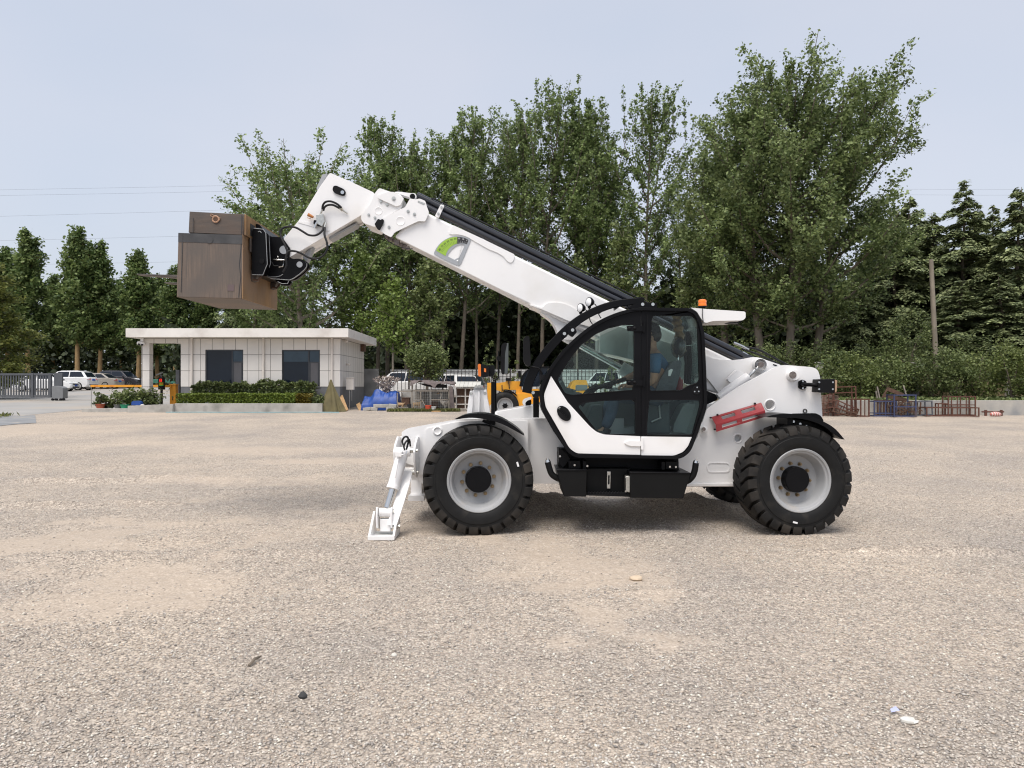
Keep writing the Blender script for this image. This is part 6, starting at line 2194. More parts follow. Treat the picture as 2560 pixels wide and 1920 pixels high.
for u, w_ in ((356, .10), (370, .07), (490, .10), (520, .13), (528, .08)):
    c = px_at(u, 1008, 32.75)
    zt = .985 if u < 438 else 1.075
    s_ = MB().sphere((c.x, 32.75, zt + w_ * .4), (w_, w_ * .7, w_ * .5), 8, 5)
    tag(s_.build('stone', M['stonewhite']), {356: 'pale block of stone beside the blue drum', 370: 'small white stone right of the pale block', 490: 'white rubble stone under the hedge near the planter corner', 520: 'flat grey stone tucked under the hedge', 528: 'small chip next to the flat grey stone'}[u], 'stone')

# barrier, keypad post, gate
Yb = 36.4
xa, xb = wx(427.5, Yb), wx(442.5, Yb)
zt = wz(963, Yb)
bt = thing('barrier', 'orange parking barrier with its boom lowered across the gateway', 'barrier', ((xa + xb) / 2, Yb, G(Yb)))
MB().box((xa, Yb - .14, G(Yb)), (xb, Yb + .14, zt)).box((xa - .02, Yb - .16, zt), (xb + .02, Yb + .16, zt + .05)).build('cabinet', M['barrier'], bt, 30, .012)
MB().box((xa + .12, Yb - .146, G(Yb) + .35), (xa + .16, Yb - .138, G(Yb) + .5)).build('door_handle', M['ink'], bt, 0)
xt = wx(231, Yb)
za = wz(965, Yb)
MB().bar((xa + .1, Yb - .19, za), (xt, Yb - .19, za), .04, .10).build('barrier_arm', M['barrier'], bt, 0)
mb = MB()
for u in (246, 285):
    x = wx(u, Yb)
    mb.box((x - .1, Yb - .214, za - .012), (x + .1, Yb - .209, za + .012))
mb.build('arm_mark', M['redbucket'], bt, 0)
MB().cyl((xt + .05, Yb - .19, G(Yb)), (xt + .05, Yb - .19, za - .05), .015).box((xt - .06, Yb - .22, za - .05), (xt + .02, Yb - .16, za + .05)).build('arm_rest', M['zinc'], bt)
Yk = 35.9
x = wx(404, Yk)
kp = thing('plate_reader_post', 'black number plate reader post with small lit display', 'reader post', (x, Yk, G(Yk)))
MB().box((x - .05, Yk - .05, G(Yk)), (x + .05, Yk + .05, wz(974, Yk))).box((x - .13, Yk - .09, wz(974, Yk)), (x + .14, Yk + .09, wz(943, Yk))).build('housing', M['black'], kp, 30, .02)
MB().bar((x - .22, Yk - .1, wz(937, Yk) - .02), (x + .06, Yk, wz(931, Yk)), .12, .05).cyl((x, Yk, wz(943, Yk)), (x - .05, Yk, wz(936, Yk)), .03).build('reader_camera', M['boxgrey'], kp)
red_e, yel_e, grn_e = emit_mat('led_red', (1, .05, .03), 1.2), emit_mat('led_yellow', (.9, .6, .05), .6), emit_mat('led_green', (.25, .7, .1), .5)
zr = wz(951, Yk)
mb = MB()
for dx in (-.045, .045):
    mb.bar((x + dx, Yk - .094, zr - .06), (x + dx, Yk - .094, zr + .06), .02, .006, (0, 1, 0))
for dz in (-.06, 0, .06):
    mb.bar((x - .045, Yk - .094, zr + dz), (x + .045, Yk - .094, zr + dz), .02, .006, (0, 1, 0))
mb.build('led_sign', red_e, kp, 0)
for k, (py, e_) in enumerate(((957.5, yel_e), (960.5, yel_e), (963.5, grn_e))):
    mb = MB()
    z = wz(py, Yk)
    for i in range(4):
        xx = x - .085 + i * .055
        mb.box((xx, Yk - .096, z - .014), (xx + .04, Yk - .091, z - .006)).box((xx + .014, Yk - .096, z - .02), (xx + .026, Yk - .091, z + .018)).box((xx, Yk - .0955, z + .006), (xx + .04, Yk - .0915, z + .012))
    mb.build('led_text', e_, kp, 0)
x = wx(446, 37.6)
tag(MB().box((x - .09, 37.5, G(37.5)), (x + .09, 37.7, wz(925, 37.6))).build('bollard_post', M['gategrey'], None, 30, .01), 'square dark post just inside the porch opening', 'post')
Yg = 45.0
zg0, zg1 = wz(992, Yg), wz(933.5, Yg)
gt = thing('sliding_gate', 'dark grey slatted sliding gate with solid end panel', 'gate', (-30, Yg, G(Yg)))
xe = wx(157, Yg)
fr_ = MB().box((-40, Yg - .05, zg0), (wx(131, Yg), Yg + .05, zg0 + .10)).box((-40, Yg - .05, zg1 - .12), (wx(131, Yg), Yg + .05, zg1))
for u in (82, 126, -38, -160):
    fr_.box((wx(u - 3, Yg), Yg - .08, zg0 - .03), (wx(u + 3, Yg), Yg + .08, zg1 + .02))
fr_.box((wx(131, Yg), Yg - .05, zg1 - .06), (wx(139, Yg), Yg + .05, zg1)).box((wx(136, Yg), Yg - .05, zg0), (wx(139, Yg), Yg + .05, zg1 - .06))
fr_.box((-40, Yg - .02, G(Yg) + .0), (-24, Yg + .02, G(Yg) + .02))
fr_.build('gate_frame', M['gategrey'], gt, 30, .008)
sl_ = MB()
u = -190
while u < 128:
    sl_.box((wx(u, Yg), Yg - .025, zg0 + .1), (wx(u + 2.9, Yg), Yg + .025, zg1 - .12))
    u += 6.75
sl_.build('slats', M['gategrey'], gt, 0)
MB().box((wx(139, Yg), Yg - .06, zg0 + .5), (xe, Yg + .06, zg1 + .03)).build('end_panel', M['gategrey'], gt, 30, .01)
dm = thing('gate_drive', 'grey gate drive unit on small wheels at the gate end', 'gate drive', (wx(143, Yg - .4), Yg - .4, G(Yg - .4)))
MB().prism(rnd([(129, 967), (132, 964.5), (150, 966), (157, 970), (157, 996), (130, 997)], 2, 3), Yg - .6, Yg - .1).build('housing', M['boxgrey'], dm, 30, .03)
wh = MB()
for u in (131, 140, 151, 158):
    p = px_at(u, 998.5, Yg - .6)
    wh.cyl((p.x, Yg - .62, G(Yg - .4) + .07), (p.x, Yg - .5, G(Yg - .4) + .07), .07, None, 12)
wh.build('roller', M['blackmat'], dm)
for u in (5.5, 11):
    q = px_at(u, 936, 50)
    tag(MB().cyl((q.x, 50, G(50)), (q.x, 50, wz(903 if u < 8 else 909, 50)), .05).build('pole', M['zinc']), 'thin grey steel pole standing behind the sliding gate', 'pole', 'steel poles behind the gate')
q0, q1 = px_at(360, 952, 76), px_at(470, 952, 76)
gr = tag(MB().box((q0.x, 76, G(76) + .45), (q1.x, 76.06, G(76) + .85)).build('guard_rail', M['guardrail'], None, 30, .03), 'green steel guard rail seen through the porch', 'guard rail')
mb = MB()
for i in range(4):
    x = q0.x + .3 + i * 1.2
    mb.box((x, 76.07, G(76) - .1), (x + .1, 76.17, G(76) + .8))
mb.build('rail_post', M['guardrail'], gr, 0)

# ---------------------------------------------------------------- parked cars
CARN = [0]


def car(label, style, paint, x, y, head, glass=None):
    CARN[0] += 1
    z = G(y)
    t = thing('parked_car', label, 'car', (x, y, z), 'parked cars')
    L, wd_, h = dict(sedan=(4.7, 1.80, 1.47), suv=(4.6, 1.86, 1.70), hatch=(4.1, 1.72, 1.55))[style]
    if style == 'sedan':
        body = [(-2.35, .35), (-2.36, .62), (-2.28, .95), (-1.70, 1.02), (-.9, .98), (1.0, .93), (1.75, .84), (2.2, .70), (2.35, .52), (2.33, .25), (-2.2, .22)]
        gh = [(-1.75, .98), (-1.05, h - .06), (-.55, h), (.25, h - .02), (.55, h - .09), (1.25, .92)]
    elif style == 'suv':
        body = [(-2.28, .42), (-2.30, .75), (-2.22, 1.12), (-1.8, 1.14), (.9, 1.08), (1.75, .98), (2.15, .84), (2.28, .6), (2.26, .30), (-2.15, .28)]
        gh = [(-2.14, 1.10), (-1.75, h - .10), (-1.2, h), (.1, h - .01), (.45, h - .08), (1.15, 1.06)]
    else:
        body = [(-2.02, .38), (-2.04, .7), (-1.95, 1.0), (-1.5, 1.02), (.8, .97), (1.5, .87), (1.92, .7), (2.03, .5), (2.0, .25), (-1.9, .25)]
        gh = [(-1.92, .98), (-1.6, h - .12), (-1.0, h), (.2, h - .02), (.5, h - .1), (1.15, .94)]
    O = Vector((x, y, z))
    R_ = .335 if style != 'suv' else .365
    wxs = (-1.42 if style != 'hatch' else -1.28, 1.40 if style != 'hatch' else 1.25)
    hw = wd_ / 2
    # lower body with slightly tucked sides
    mb = MB()
    ring = rnd([(a, b) for a, b in body], .16, 4)
    secs = ((-hw + .10, .93), (-hw, 1.0), (hw, 1.0), (hw - .10, .93))
    sec = [(-hw + .12, .05), (-hw + .02, .0), (hw - .02, .0), (hw - .12, .05)]
    n = len(ring)
    o = len(mb.v)
    cxm, czm = 0, .62
    for yy, k in ((-hw, .955), (-hw + .10, 1.0), (hw - .10, 1.0), (hw, .955)):
        for a, b in ring:
            mb.v.append(tuple(O + Vector((cxm + (a - cxm) * k, yy, czm + (b - czm) * k))))
    for s in range(3):
        for i in range(n):
            j = (i + 1) % n
            mb.f.append((o + s * n + i, o + s * n + j, o + s * n + n + j, o + s * n + n + i))
    mb.f.append(tuple(o + i for i in reversed(range(n))))
    mb.f.append(tuple(o + 3 * n + i for i in range(n)))
    # greenhouse, narrower at the roof
    o = len(mb.v)
    m = len(gh)
    for sgn in (-1, 1):
        for a, b in gh:
            k = (b - gh[0][1]) / (h - gh[0][1])
            mb.v.append(tuple(O + Vector((a, sgn * (hw - .09 - .20 * max(0, k)), b))))
    for i in range(m - 1):
        mb.f.append((o + i, o + i + 1, o + m + i + 1, o + m + i))
    mb.f.append(tuple(o + i for i in reversed(range(m))))
    mb.f.append(tuple(o + m + i for i in range(m)))
    bo_ = mb.build('body', paint, t, 50, .012)
    # windows a hair proud of the greenhouse
    def gpt(a, b, sgn, out=.006):
        k = (b - gh[0][1]) / (h - gh[0][1])
        return O + Vector((a, sgn * (hw - .09 - .20 * max(0, k) + out), b))
    for sgn in (-1, 1):
        z0, z1 = gh[0][1] + .05, h - .10
        def xat(zz, rear):
            a, b = (gh[0], gh[1]) if rear else (gh[-1], gh[-2])
            f = (zz - a[1]) / (b[1] - a[1])
            return a[0] + (b[0] - a[0]) * min(f, 1.0)
        x0, x1, x2, x3 = xat(z0, 1) + .22, xat(z1, 1) + .18, xat(z1, 0) - .12, xat(z0, 0) - .25
        xm = (x0 + x3) / 2 - .05
        for pts in ([(x0, z0), (xm - .04, z0), (xm - .04, z1), (x1, z1)], [(xm + .04, z0), (x3, z0), (x2, z1), (xm + .04, z1)]):
            f = [gpt(a, b, sgn) for a, b in pts]
            MB().loop3(f, [q - Vector((0, sgn * .004, 0)) for q in f]).build('window', M['darkglass'], t, 0)
    for (ia, ib, sg) in ((0, 1, -1), (-1, -2, 1)):
        a, b = Vector(gh[ia]), Vector(gh[ib])
        nrm = Vector(((b.y - a.y), -(b.x - a.x))) * (1 if sg > 0 else -1)
        nn = Vector((sg * abs(b.y - a.y), 0, abs(b.x - a.x))).normalized() * .006
        pts = []
        for f, s_ in ((.10, -1), (.10, 1), (.92, 1), (.92, -1)):
            q = a + (b - a) * f
            k = (q.y - gh[0][1]) / (h - gh[0][1])
            pts.append(O + Vector((q.x, s_ * (hw - .16 - .20 * k), q.y)) + nn)
        mk('windscreen', pts, [(0, 1, 2, 3)], M['darkglass'], t, 0)
    for wxx in wxs:
        for sgn in (-1, 1):
            w0 = O + Vector((wxx, sgn * (hw + .008), R_))
            wv = mk('wheel', *(lambda q: (q.v, q.f))(MB().lathe([(0, 0), (0, R_ * .2), (-.02, R_ * .24), (-.03, R_ * .60), (.0, R_ * .68), (.0, R_ * .72), (-.2, R_ * .72), (-.2, 0)], w0, (0, sgn, 0), 24)), M['zinc'], t)
            mk('tyre', *(lambda q: (q.v, q.f))(MB().lathe([(-.002, R_ * .72), (.006, R_ * .8), (0, R_ * .93), (-.03, R_), (-.2, R_), (-.22, R_ * .72)], w0, (0, sgn, 0), 28)), M['tyre'], wv)
            sk = MB()
            for k in range(5):
                aa = 2 * math.pi * k / 5
                e = Vector((math.cos(aa), 0, math.sin(aa)))
                sk.bar(w0 + Vector((0, sgn * .0, 0)) + e * R_ * .15, w0 + e * R_ * .66, .06, .02, (0, 1, 0))
            mk('spokes', sk.v, sk.f, M['zinc'], wv, 0)
            # dark arch
            ar = MB().lathe([(-.02, R_ * 1.03), (-.006, R_ * 1.16), (-.03, R_ * 1.16)], w0 + Vector((0, -sgn * .002, .015)), (0, sgn, 0), 28, True)
            mk('wheel_arch', ar.v, ar.f, M['blackmat'], t)
    xf, xr = body[7 if style == 'sedan' else 6][0], body[1][0]
    zl = .70 if style == 'sedan' else (.86 if style == 'suv' else .74)
    zt_ = .84 if style == 'sedan' else (.98 if style == 'suv' else .90)
    for sgn in (-1, 1):
        MB().prism if False else None
        f = [O + Vector(q) for q in ((xf + .03, sgn * (hw - .02), zl - .02), (xf + .10, sgn * (hw - .38), zl - .05), (xf + .02, sgn * (hw - .40), zl + .06), (xf - .28, sgn * (hw + .004), zl + .09))]
        mk('headlight', f + [v - Vector((.14, sgn * .05, 0)) for v in f], [(0, 1, 2, 3), (7, 6, 5, 4), (0, 4, 5, 1), (1, 5, 6, 2), (2, 6, 7, 3), (3, 7, 4, 0)], M['lens'], t, 0)
        f = [O + Vector(q) for q in ((xr - .005, sgn * (hw - .42), zt_ - .06), (xr + .02, sgn * (hw - .02), zt_ - .07), (xr + .22, sgn * (hw + .006), zt_ + .04), (xr + .03, sgn * (hw - .42), zt_ + .06))]
        mk('tail_light', f + [v + Vector((.12, -sgn * .03, 0)) for v in f], [(0, 1, 2, 3), (7, 6, 5, 4), (0, 4, 5, 1), (1, 5, 6, 2), (2, 6, 7, 3), (3, 7, 4, 0)], M['taillens'], t, 0)
        MB().box(tuple(O + Vector((.75, sgn * (hw + .09) - .08, gh[-1][1] + .02))), tuple(O + Vector((.87, sgn * (hw + .09) + .08, gh[-1][1] + .15)))).build('mirror', paint, t, 30, .02)
    MB().box(tuple(O + Vector((-L / 2 - .016, -.22, zt_ - .20 if style == 'sedan' else zt_ - .14))), tuple(O + Vector((-L / 2 + .05, .22, zt_ - .07 if style == 'sedan' else zt_ - .01)))).build('number_plate', M['platelue'], t, 0)
    MB().box(tuple(O + Vector((L / 2 - .04, -.22, .42))), tuple(O + Vector((L / 2 + .014, .22, .55)))).build('number_plate', M['platelue'], t, 0)
    MB().box(tuple(O + Vector((L / 2 - .10, -.5, .56))), tuple(O + Vector((L / 2 - .005, .5, .66)))).build('grille', M['ink'], t, 0)
    MB().box(tuple(O + Vector((L / 2 - .08, -.62, .27))), tuple(O + Vector((L / 2 + .004, .62, .40)))).build('grille', M['ink'], t, 0)
    MB().box(tuple(O + Vector((-L / 2 - .012, -hw + .2, .28))), tuple(O + Vector((-L / 2 + .08, hw - .2, .50 if style == 'suv' else .36)))).build('rear_bumper', M['blackmat'], t, 0)
    t.rotation_euler = (0, 0, head)
    return t


M['taillens'] = pm('tail_lens', (.45, .012, .012), .2, var=.1, coat=.5)
M['platelue'] = pm('plate_blue', (.02, .08, .42), .5, var=.05)
P_ = lambda n, c: pm(n, c, .25, var=.02, coat=.6)
cw, cw2, cbeige, cred, cdark, cgrey = P_('car_white', (.78, .78, .77)), P_('car_white_warm', (.74, .73, .71)), P_('car_champagne', (.33, .30, .26)), P_('car_maroon', (.16, .015, .025)), P_('car_graphite', (.035, .033, .038)), P_('car_green_black', (.02, .03, .03))
hd2 = lambda a, b: math.atan2(b, a)
car('white sedan parked behind the sliding gate slats', 'sedan', cw, wx(115, 63.5), 63.5, hd2(.98, .12))
car('white suv with raised tail seen from behind, right of the gate', 'suv', cw, wx(168, 67), 67, hd2(-1, -.02))
car('white hatchback nose showing between the suv and the champagne sedan', 'hatch', cw2, wx(214, 73), 73, hd2(.99, -.1))
car('champagne beige sedan seen from behind with red tail lights', 'sedan', cbeige, wx(238, 72), 72, hd2(-1, .02))
car('maroon car mostly hidden behind the champagne sedan', 'hatch', cred, wx(280, 78), 78, hd2(-1, .05))
car('dark graphite suv facing the road beside the porch column', 'suv', cdark, wx(304, 75), 75, hd2(.99, -.12))
car('white suv behind the iron fence left of the round shrub', 'suv', cw, wx(1010, 43.2), 43.2, hd2(-.9, .43))
car('white hatchback behind the fence, half hidden by the round shrub', 'hatch', cw2, wx(1128, 43.6), 43.6, hd2(-.55, .83))
car('green black car with blue plate and red lamps behind the fence', 'sedan', cgrey, wx(1180, 44.0), 44.0, hd2(.05, 1))
car('white suv behind the fence seen through the cab glass', 'suv', cw, wx(1524, 43.4), 43.4, hd2(-.5, .86))
# ---------------------------------------------------------------- brick wall, iron fence, animal pens
def brick_mat():
    m, nt, out = new_mat('painted_brick')
    b = nd(nt, 'ShaderNodeBsdfPrincipled')
    b.inputs['Roughness'].default_value = .85
    tc = nd(nt, 'ShaderNodeTexCoord')
    sp = nd(nt, 'ShaderNodeSeparateXYZ')
    cb = nd(nt, 'ShaderNodeCombineXYZ')
    nt.links.new(tc.outputs['Object'], sp.inputs[0])
    nt.links.new(sp.outputs[0], cb.inputs[0])
    nt.links.new(sp.outputs[2], cb.inputs[1])
    br = nd(nt, 'ShaderNodeTexBrick')
    br.inputs['Scale'].default_value = 1.0
    br.inputs['Brick Width'].default_value = .42
    br.inputs['Row Height'].default_value = .21
    br.inputs['Mortar Size'].default_value = .018
    br.inputs['Color1'].default_value = (.56, .56, .55, 1)
    br.inputs['Color2'].default_value = (.44, .445, .44, 1)
    br.inputs['Mortar'].default_value = (.13, .13, .13, 1)
    nt.links.new(cb.outputs[0], br.inputs['Vector'])
    nt.links.new(br.outputs[0], b.inputs['Base Color'])
    nt.links.new(b.outputs[0], out.inputs[0])
    return m


zt = wz(923, 47)
tag(MB().box((wx(975, 47), 47.0, G(47) - .3), (9.3, 47.25, zt)).build('brick_wall', brick_mat()), 'white painted brick retaining wall below the poplar trunks', 'wall')


def iron_fence(name, label, x0, x1, Y, z0, z1, step, mat, t=.018, every=9):
    r = thing(name, label, 'fence', ((x0 + x1) / 2, Y, z0))
    bars = MB()
    posts = MB()
    x = x0
    i = 0
    while x <= x1:
        if i % every == 0:
            posts.box((x - .04, Y - .04, z0 - .3), (x + .04, Y + .04, z1 + .06))
        else:
            bars.box((x - t / 2, Y - t / 2, z0 + .05), (x + t / 2, Y + t / 2, z1))
        x += step
        i += 1
    bars.build('bars', mat, r, 0)
    posts.build('posts', mat, r, 0)
    MB().box((x0, Y - .02, z0 + .08), (x1, Y + .02, z0 + .12)).box((x0, Y - .021, z1 - .14), (x1, Y + .021, z1 - .10)).build('rail', mat, r, 0)
    return r


iron_fence('iron_fence', 'black iron railing between the pens and the parked cars', wx(938, 41), 9.0, 41, G(41) - .1, wz(924, 41), .20, M['iron'], .028)

Yp = 33.5
kp_ = lambda u, v, y=Yp: W(980 + u * .0904, 960 + v * .0904, y)
k7 = lambda u, v, y=Yp: W(860 + u * .226, 800 + v * .226, y)
gz = G(Yp)
cp = thing('animal_pen', 'weathered wire pen of grey posts under a draped cloth', 'pen', (kp_(850, 0).x, Yp + .6, gz))
fr_ = MB()
for u, v0 in ((150, 250), (555, 20), (795, 200), (1575, 60)):
    a = kp_(u, v0)
    for y_ in (Yp, Yp + 1.4):
        MB().bar((a.x, y_, gz), (a.x, y_, a.z), .05, .05, (0, 1, 0)).build('post', M['oldwood'], cp, 0)
a = kp_(1060, 0)
MB().bar((a.x, Yp, gz), (a.x, Yp, a.z), .02, .02, (0, 1, 0)).build('post', M['zinc'], cp, 0)
for u0, u1, v in ((555, 1575, 190), (150, 555, 200), (600, 795, 452), (1080, 1575, 435), (150, 450, 650), (1310, 1560, 690)):
    p, q = kp_(u0, v), kp_(u1, v)
    MB().bar((p.x, Yp - .005, p.z), (q.x, Yp - .005, p.z), .04, .05).build('rail', M['oldwood'], cp, 0)
mesh_ = MB()
p, q = kp_(560, 190), kp_(1575, 700)
for i in range(18):
    x = p.x + (q.x - p.x) * i / 17
    mesh_.box((x - .003, Yp + .01, gz + .05), (x + .003, Yp + .016, p.z))
for i in range(7):
    z = gz + .1 + i * .1
    mesh_.box((p.x, Yp + .017, z - .003), (q.x, Yp + .022, z + .003))
mesh_.build('wire_mesh', M['zinc'], cp, 0)
bk_ = MB().box((kp_(140, 0).x, Yp + 1.5, gz), (kp_(1640, 0).x, Yp + 1.65, kp_(0, 150).z))
bk_.build('back_wall', M['concrete'], cp)
# cloth thrown over the pen roof
def drape(name, label, cat, xs_, ys_, zf, mat, parent=None, th=.012, seed=31):
    nx_, ny_ = len(xs_), len(ys_)
    v = []
    for j, y in enumerate(ys_):
        for i, x in enumerate(xs_):
            v.append((x, y, zf(x, y)))
    n0 = len(v)
    v += [(a, b, c - th) for a, b, c in v]
    f = []
    for j in range(ny_ - 1):
        for i in range(nx_ - 1):
            a = j * nx_ + i
            f.append((a, a + 1, a + nx_ + 1, a + nx_))
            f.append((n0 + a, n0 + a + nx_, n0 + a + nx_ + 1, n0 + a + 1))
    per = [i for i in range(nx_)] + [j * nx_ + nx_ - 1 for j in range(1, ny_)] + [(ny_ - 1) * nx_ + i for i in range(nx_ - 2, -1, -1)] + [j * nx_ for j in range(ny_ - 2, 0, -1)]
    for k in range(len(per)):
        a, b = per[k], per[(k + 1) % len(per)]
        f.append((a, n0 + a, n0 + b, b))
    o = mk(name, v, f, mat, parent, 60)
    return tag(o, label, cat) if cat else o


def s1(x, y, k):
    return float(vnoise(np.array([x * 1.0]), np.array([y * 1.0]), k)[0])


x0, x1 = k7(735, 0).x, k7(1215, 0).x
zc = k7(0, 672).z
drape('cloth', 'brown grey blanket thrown over the pen roof', 'blanket', np.linspace(x0, x1, 44), np.linspace(Yp - .12, Yp + 1.5, 16),
      lambda x, y: zc - .12 * ((x - x0) / (x1 - x0)) + .07 * s1(x * 3, y * 3, 31) + .05 * s1(x * 8, y * 8, 32) - (.10 + .05 * s1(x * 5, 0, 33)) * (y < Yp - .05), M['darkcloth'])
hs_ = [k7(815, 700), k7(900, 730), k7(1000, 750), k7(1145, 752), k7(1140, 715), k7(950, 702)]
MB().loop3([Vector((p.x, Yp - .02, p.z)) for p in hs_], [Vector((p.x, Yp + .0, p.z)) for p in hs_]).build('hanging_sheet', M['blackmat'], cp)
lg_ = [k7(1165, 735), k7(1205, 735), k7(1215, 880), k7(1228, 985), k7(1175, 985)]
tag(MB().loop3([Vector((p.x, Yp - .1, p.z)) for p in lg_], [Vector((p.x, Yp + .05, p.z)) for p in lg_]).build('cloth', M['darkcloth'], None, 30, .03), 'dark cloth hanging down the right pen post', 'blanket')
# boxes and boards in the pen
def crate(u0, v0, u1, v1, y0, y1, mat, name, label, cat):
    p, q = kp_(u0, v1, y0), kp_(u1, v0, y0)
    zz = max(p.z, gz + .005)
    return tag(MB().box((p.x, y0, zz), (q.x, y1, q.z)).box((p.x - .015, y0 - .015, q.z), (q.x + .015, y1 + .015, q.z + .02)).build(name, mat, None, 30, .006), label, cat)


crate(270, 385, 480, 590, 34.4, 34.8, M['rustbrown'], 'crate', 'red brown crate at the left end of the pen', 'crate')
crate(1085, 455, 1280, 690, 34.3, 34.7, M['rustbrown'], 'crate', 'rusty brown box behind the white bucket', 'crate')
crate(420, 570, 530, 690, 34.0, 34.3, M['ink'], 'crate', 'small black box on the pen floor', 'crate')
crate(700, 270, 790, 440, 34.5, 34.7, M['oldwood'], 'crate', 'grey wooden nest box on the pen back wall', 'crate')
# hutch at the right
YH2 = 33.8
ht = thing('hutch', 'small hutch with pale slat roof and brown lattice doors', 'hutch', (kp_(1950, 0).x, YH2 + .4, G(YH2)))
hf = MB()
for u in (1780, 2030, 2190, 2370):
    a = kp_(u, 110, YH2)
    hf.bar((a.x, YH2, G(YH2)), (a.x, YH2, a.z), .055, .05, (0, 1, 0))
for v in (115, 340, 560, 690):
    a, b = kp_(1780, v, YH2), kp_(2370, v, YH2)
    hf.bar((a.x, YH2 - .004, max(a.z, G(YH2) + .03)), (b.x, YH2 - .004, max(a.z, G(YH2) + .03)), .05, .05)
hf.build('frame', pm('flaking_paint', (.50, .47, .43), .85, var=.3, scale=12), ht, 0)
a, b = kp_(1770, 700, YH2), kp_(2390, 110, YH2)
MB().box((a.x, YH2 + .06, G(YH2)), (b.x, YH2 + .9, b.z)).build('back_panel', M['rustbrown'], ht)
lt_ = MB()
for i in range(30):
    x = a.x + (b.x - a.x) * i / 29
    lt_.bar((x, YH2 + .02, G(YH2) + .03), (x + .25, YH2 + .02, b.z), .010, .006, (0, 1, 0))
lt_.build('lattice', M['rustbrown'], ht, 0)
rf = MB()
for i in range(6):
    u0 = 1740 + i * 118
    p, q = kp_(u0, 85, YH2 - .15), kp_(u0 + 112, -5, YH2 - .15)
    rf.loop3([Vector((p.x, YH2 - .18, p.z)), Vector((q.x, YH2 - .18, p.z)), Vector((q.x, YH2 - .18, p.z + .03)), Vector((p.x, YH2 - .18, p.z + .03))],
             [Vector((p.x, YH2 + .9, p.z + .22)), Vector((q.x, YH2 + .9, p.z + .22)), Vector((q.x, YH2 + .9, p.z + .25)), Vector((p.x, YH2 + .9, p.z + .25))])
rf.build('roof', pm('roof_slats', (.50, .49, .45), .7, var=.15, scale=2), ht, 0)
p, q = kp_(1740, -15, YH2 + .8), kp_(2440, -15, YH2 + .8)
tag(MB().bar(p, q, .06, .04).build('plank', M['timber'], None, 0), 'fresh timber batten lying along the hutch roof ridge', 'plank')
for k, (u0, v0, u1, v1) in enumerate(((1690, 700, 2060, 790), (1700, 690, 2080, 750), (1660, 715, 2040, 805))):
    p, q = kp_(u0, v0, 33.2 + k * .12), kp_(u1, v1, 33.1 + k * .12)
    p.z, q.z = G(33.3) + .03 + k * .03, G(33.3) + .03 + k * .03
    tag(MB().bar(p, q, .06, .03).build('plank', M['oldwood'], None, 0), ('grey board lying lowest in front of the hutch', 'grey board lying in the middle in front of the hutch', 'grey board lying uppermost in front of the hutch')[k], 'plank')

# buckets
def bucket(u, v0, v1, w, mat, label, Y=33.1):
    c_ = kp_(u, v1, Y)
    h = (v1 - v0) * .0904 / F * Y
    r = w * .0904 / F * Y / 2
    z = G(Y) + .005
    m = MB().lathe([(0, 0), (0, r * .78), (h, r), (h, r * 1.06), (h - .02, r * 1.06), (h - .02, r * .94), (.03, r * .72), (.03, 0)], (c_.x, Y, z), (0, 0, 1), 22)
    o = tag(m.build('bucket', mat), label, 'bucket')
    pts = [Vector((c_.x + math.cos(t) * r, Y - .02 - abs(math.sin(t)) * .02, z + h - .0 - math.sin(t) * r * .25)) for t in np.linspace(0, math.pi, 9)]
    mk('handle', *(lambda q: (q.v, q.f))(MB().tube(pts, .006, 5)), M['zinc'], o)
    return o


bucket(1000, 575, 745, 175, M['redbucket'], 'red orange bucket standing before the pen')
bucket(1155, 615, 750, 135, M['whitebucket'], 'white bucket beside the red orange bucket', 33.0)
p, q = kp_(830, 440, 33.4), kp_(920, 575, 33.1)
q.z = G(33.1) + .22
tag(MB().tube([p, q, q + (q - p) * .15], .012, 6).build('shovel', M['oldwood']), 'pale wooden shaft leaning into the red bucket', 'tool')
p = kp_(1215, 775, 32.7)
tag(MB().box((p.x - .18, 32.6, G(32.6)), (p.x + .2, 32.8, G(32.6) + .05)).build('plank', M['timber'], None, 30, .01), 'short yellow plank lying in front of the white bucket', 'plank')

# geese and dogs
def animal(name, label, cat, joints, edges, mat, org):
    o = skin_body(name, joints, edges, mat, None, 0, 2, origin=org)
    return tag(o, label, cat)


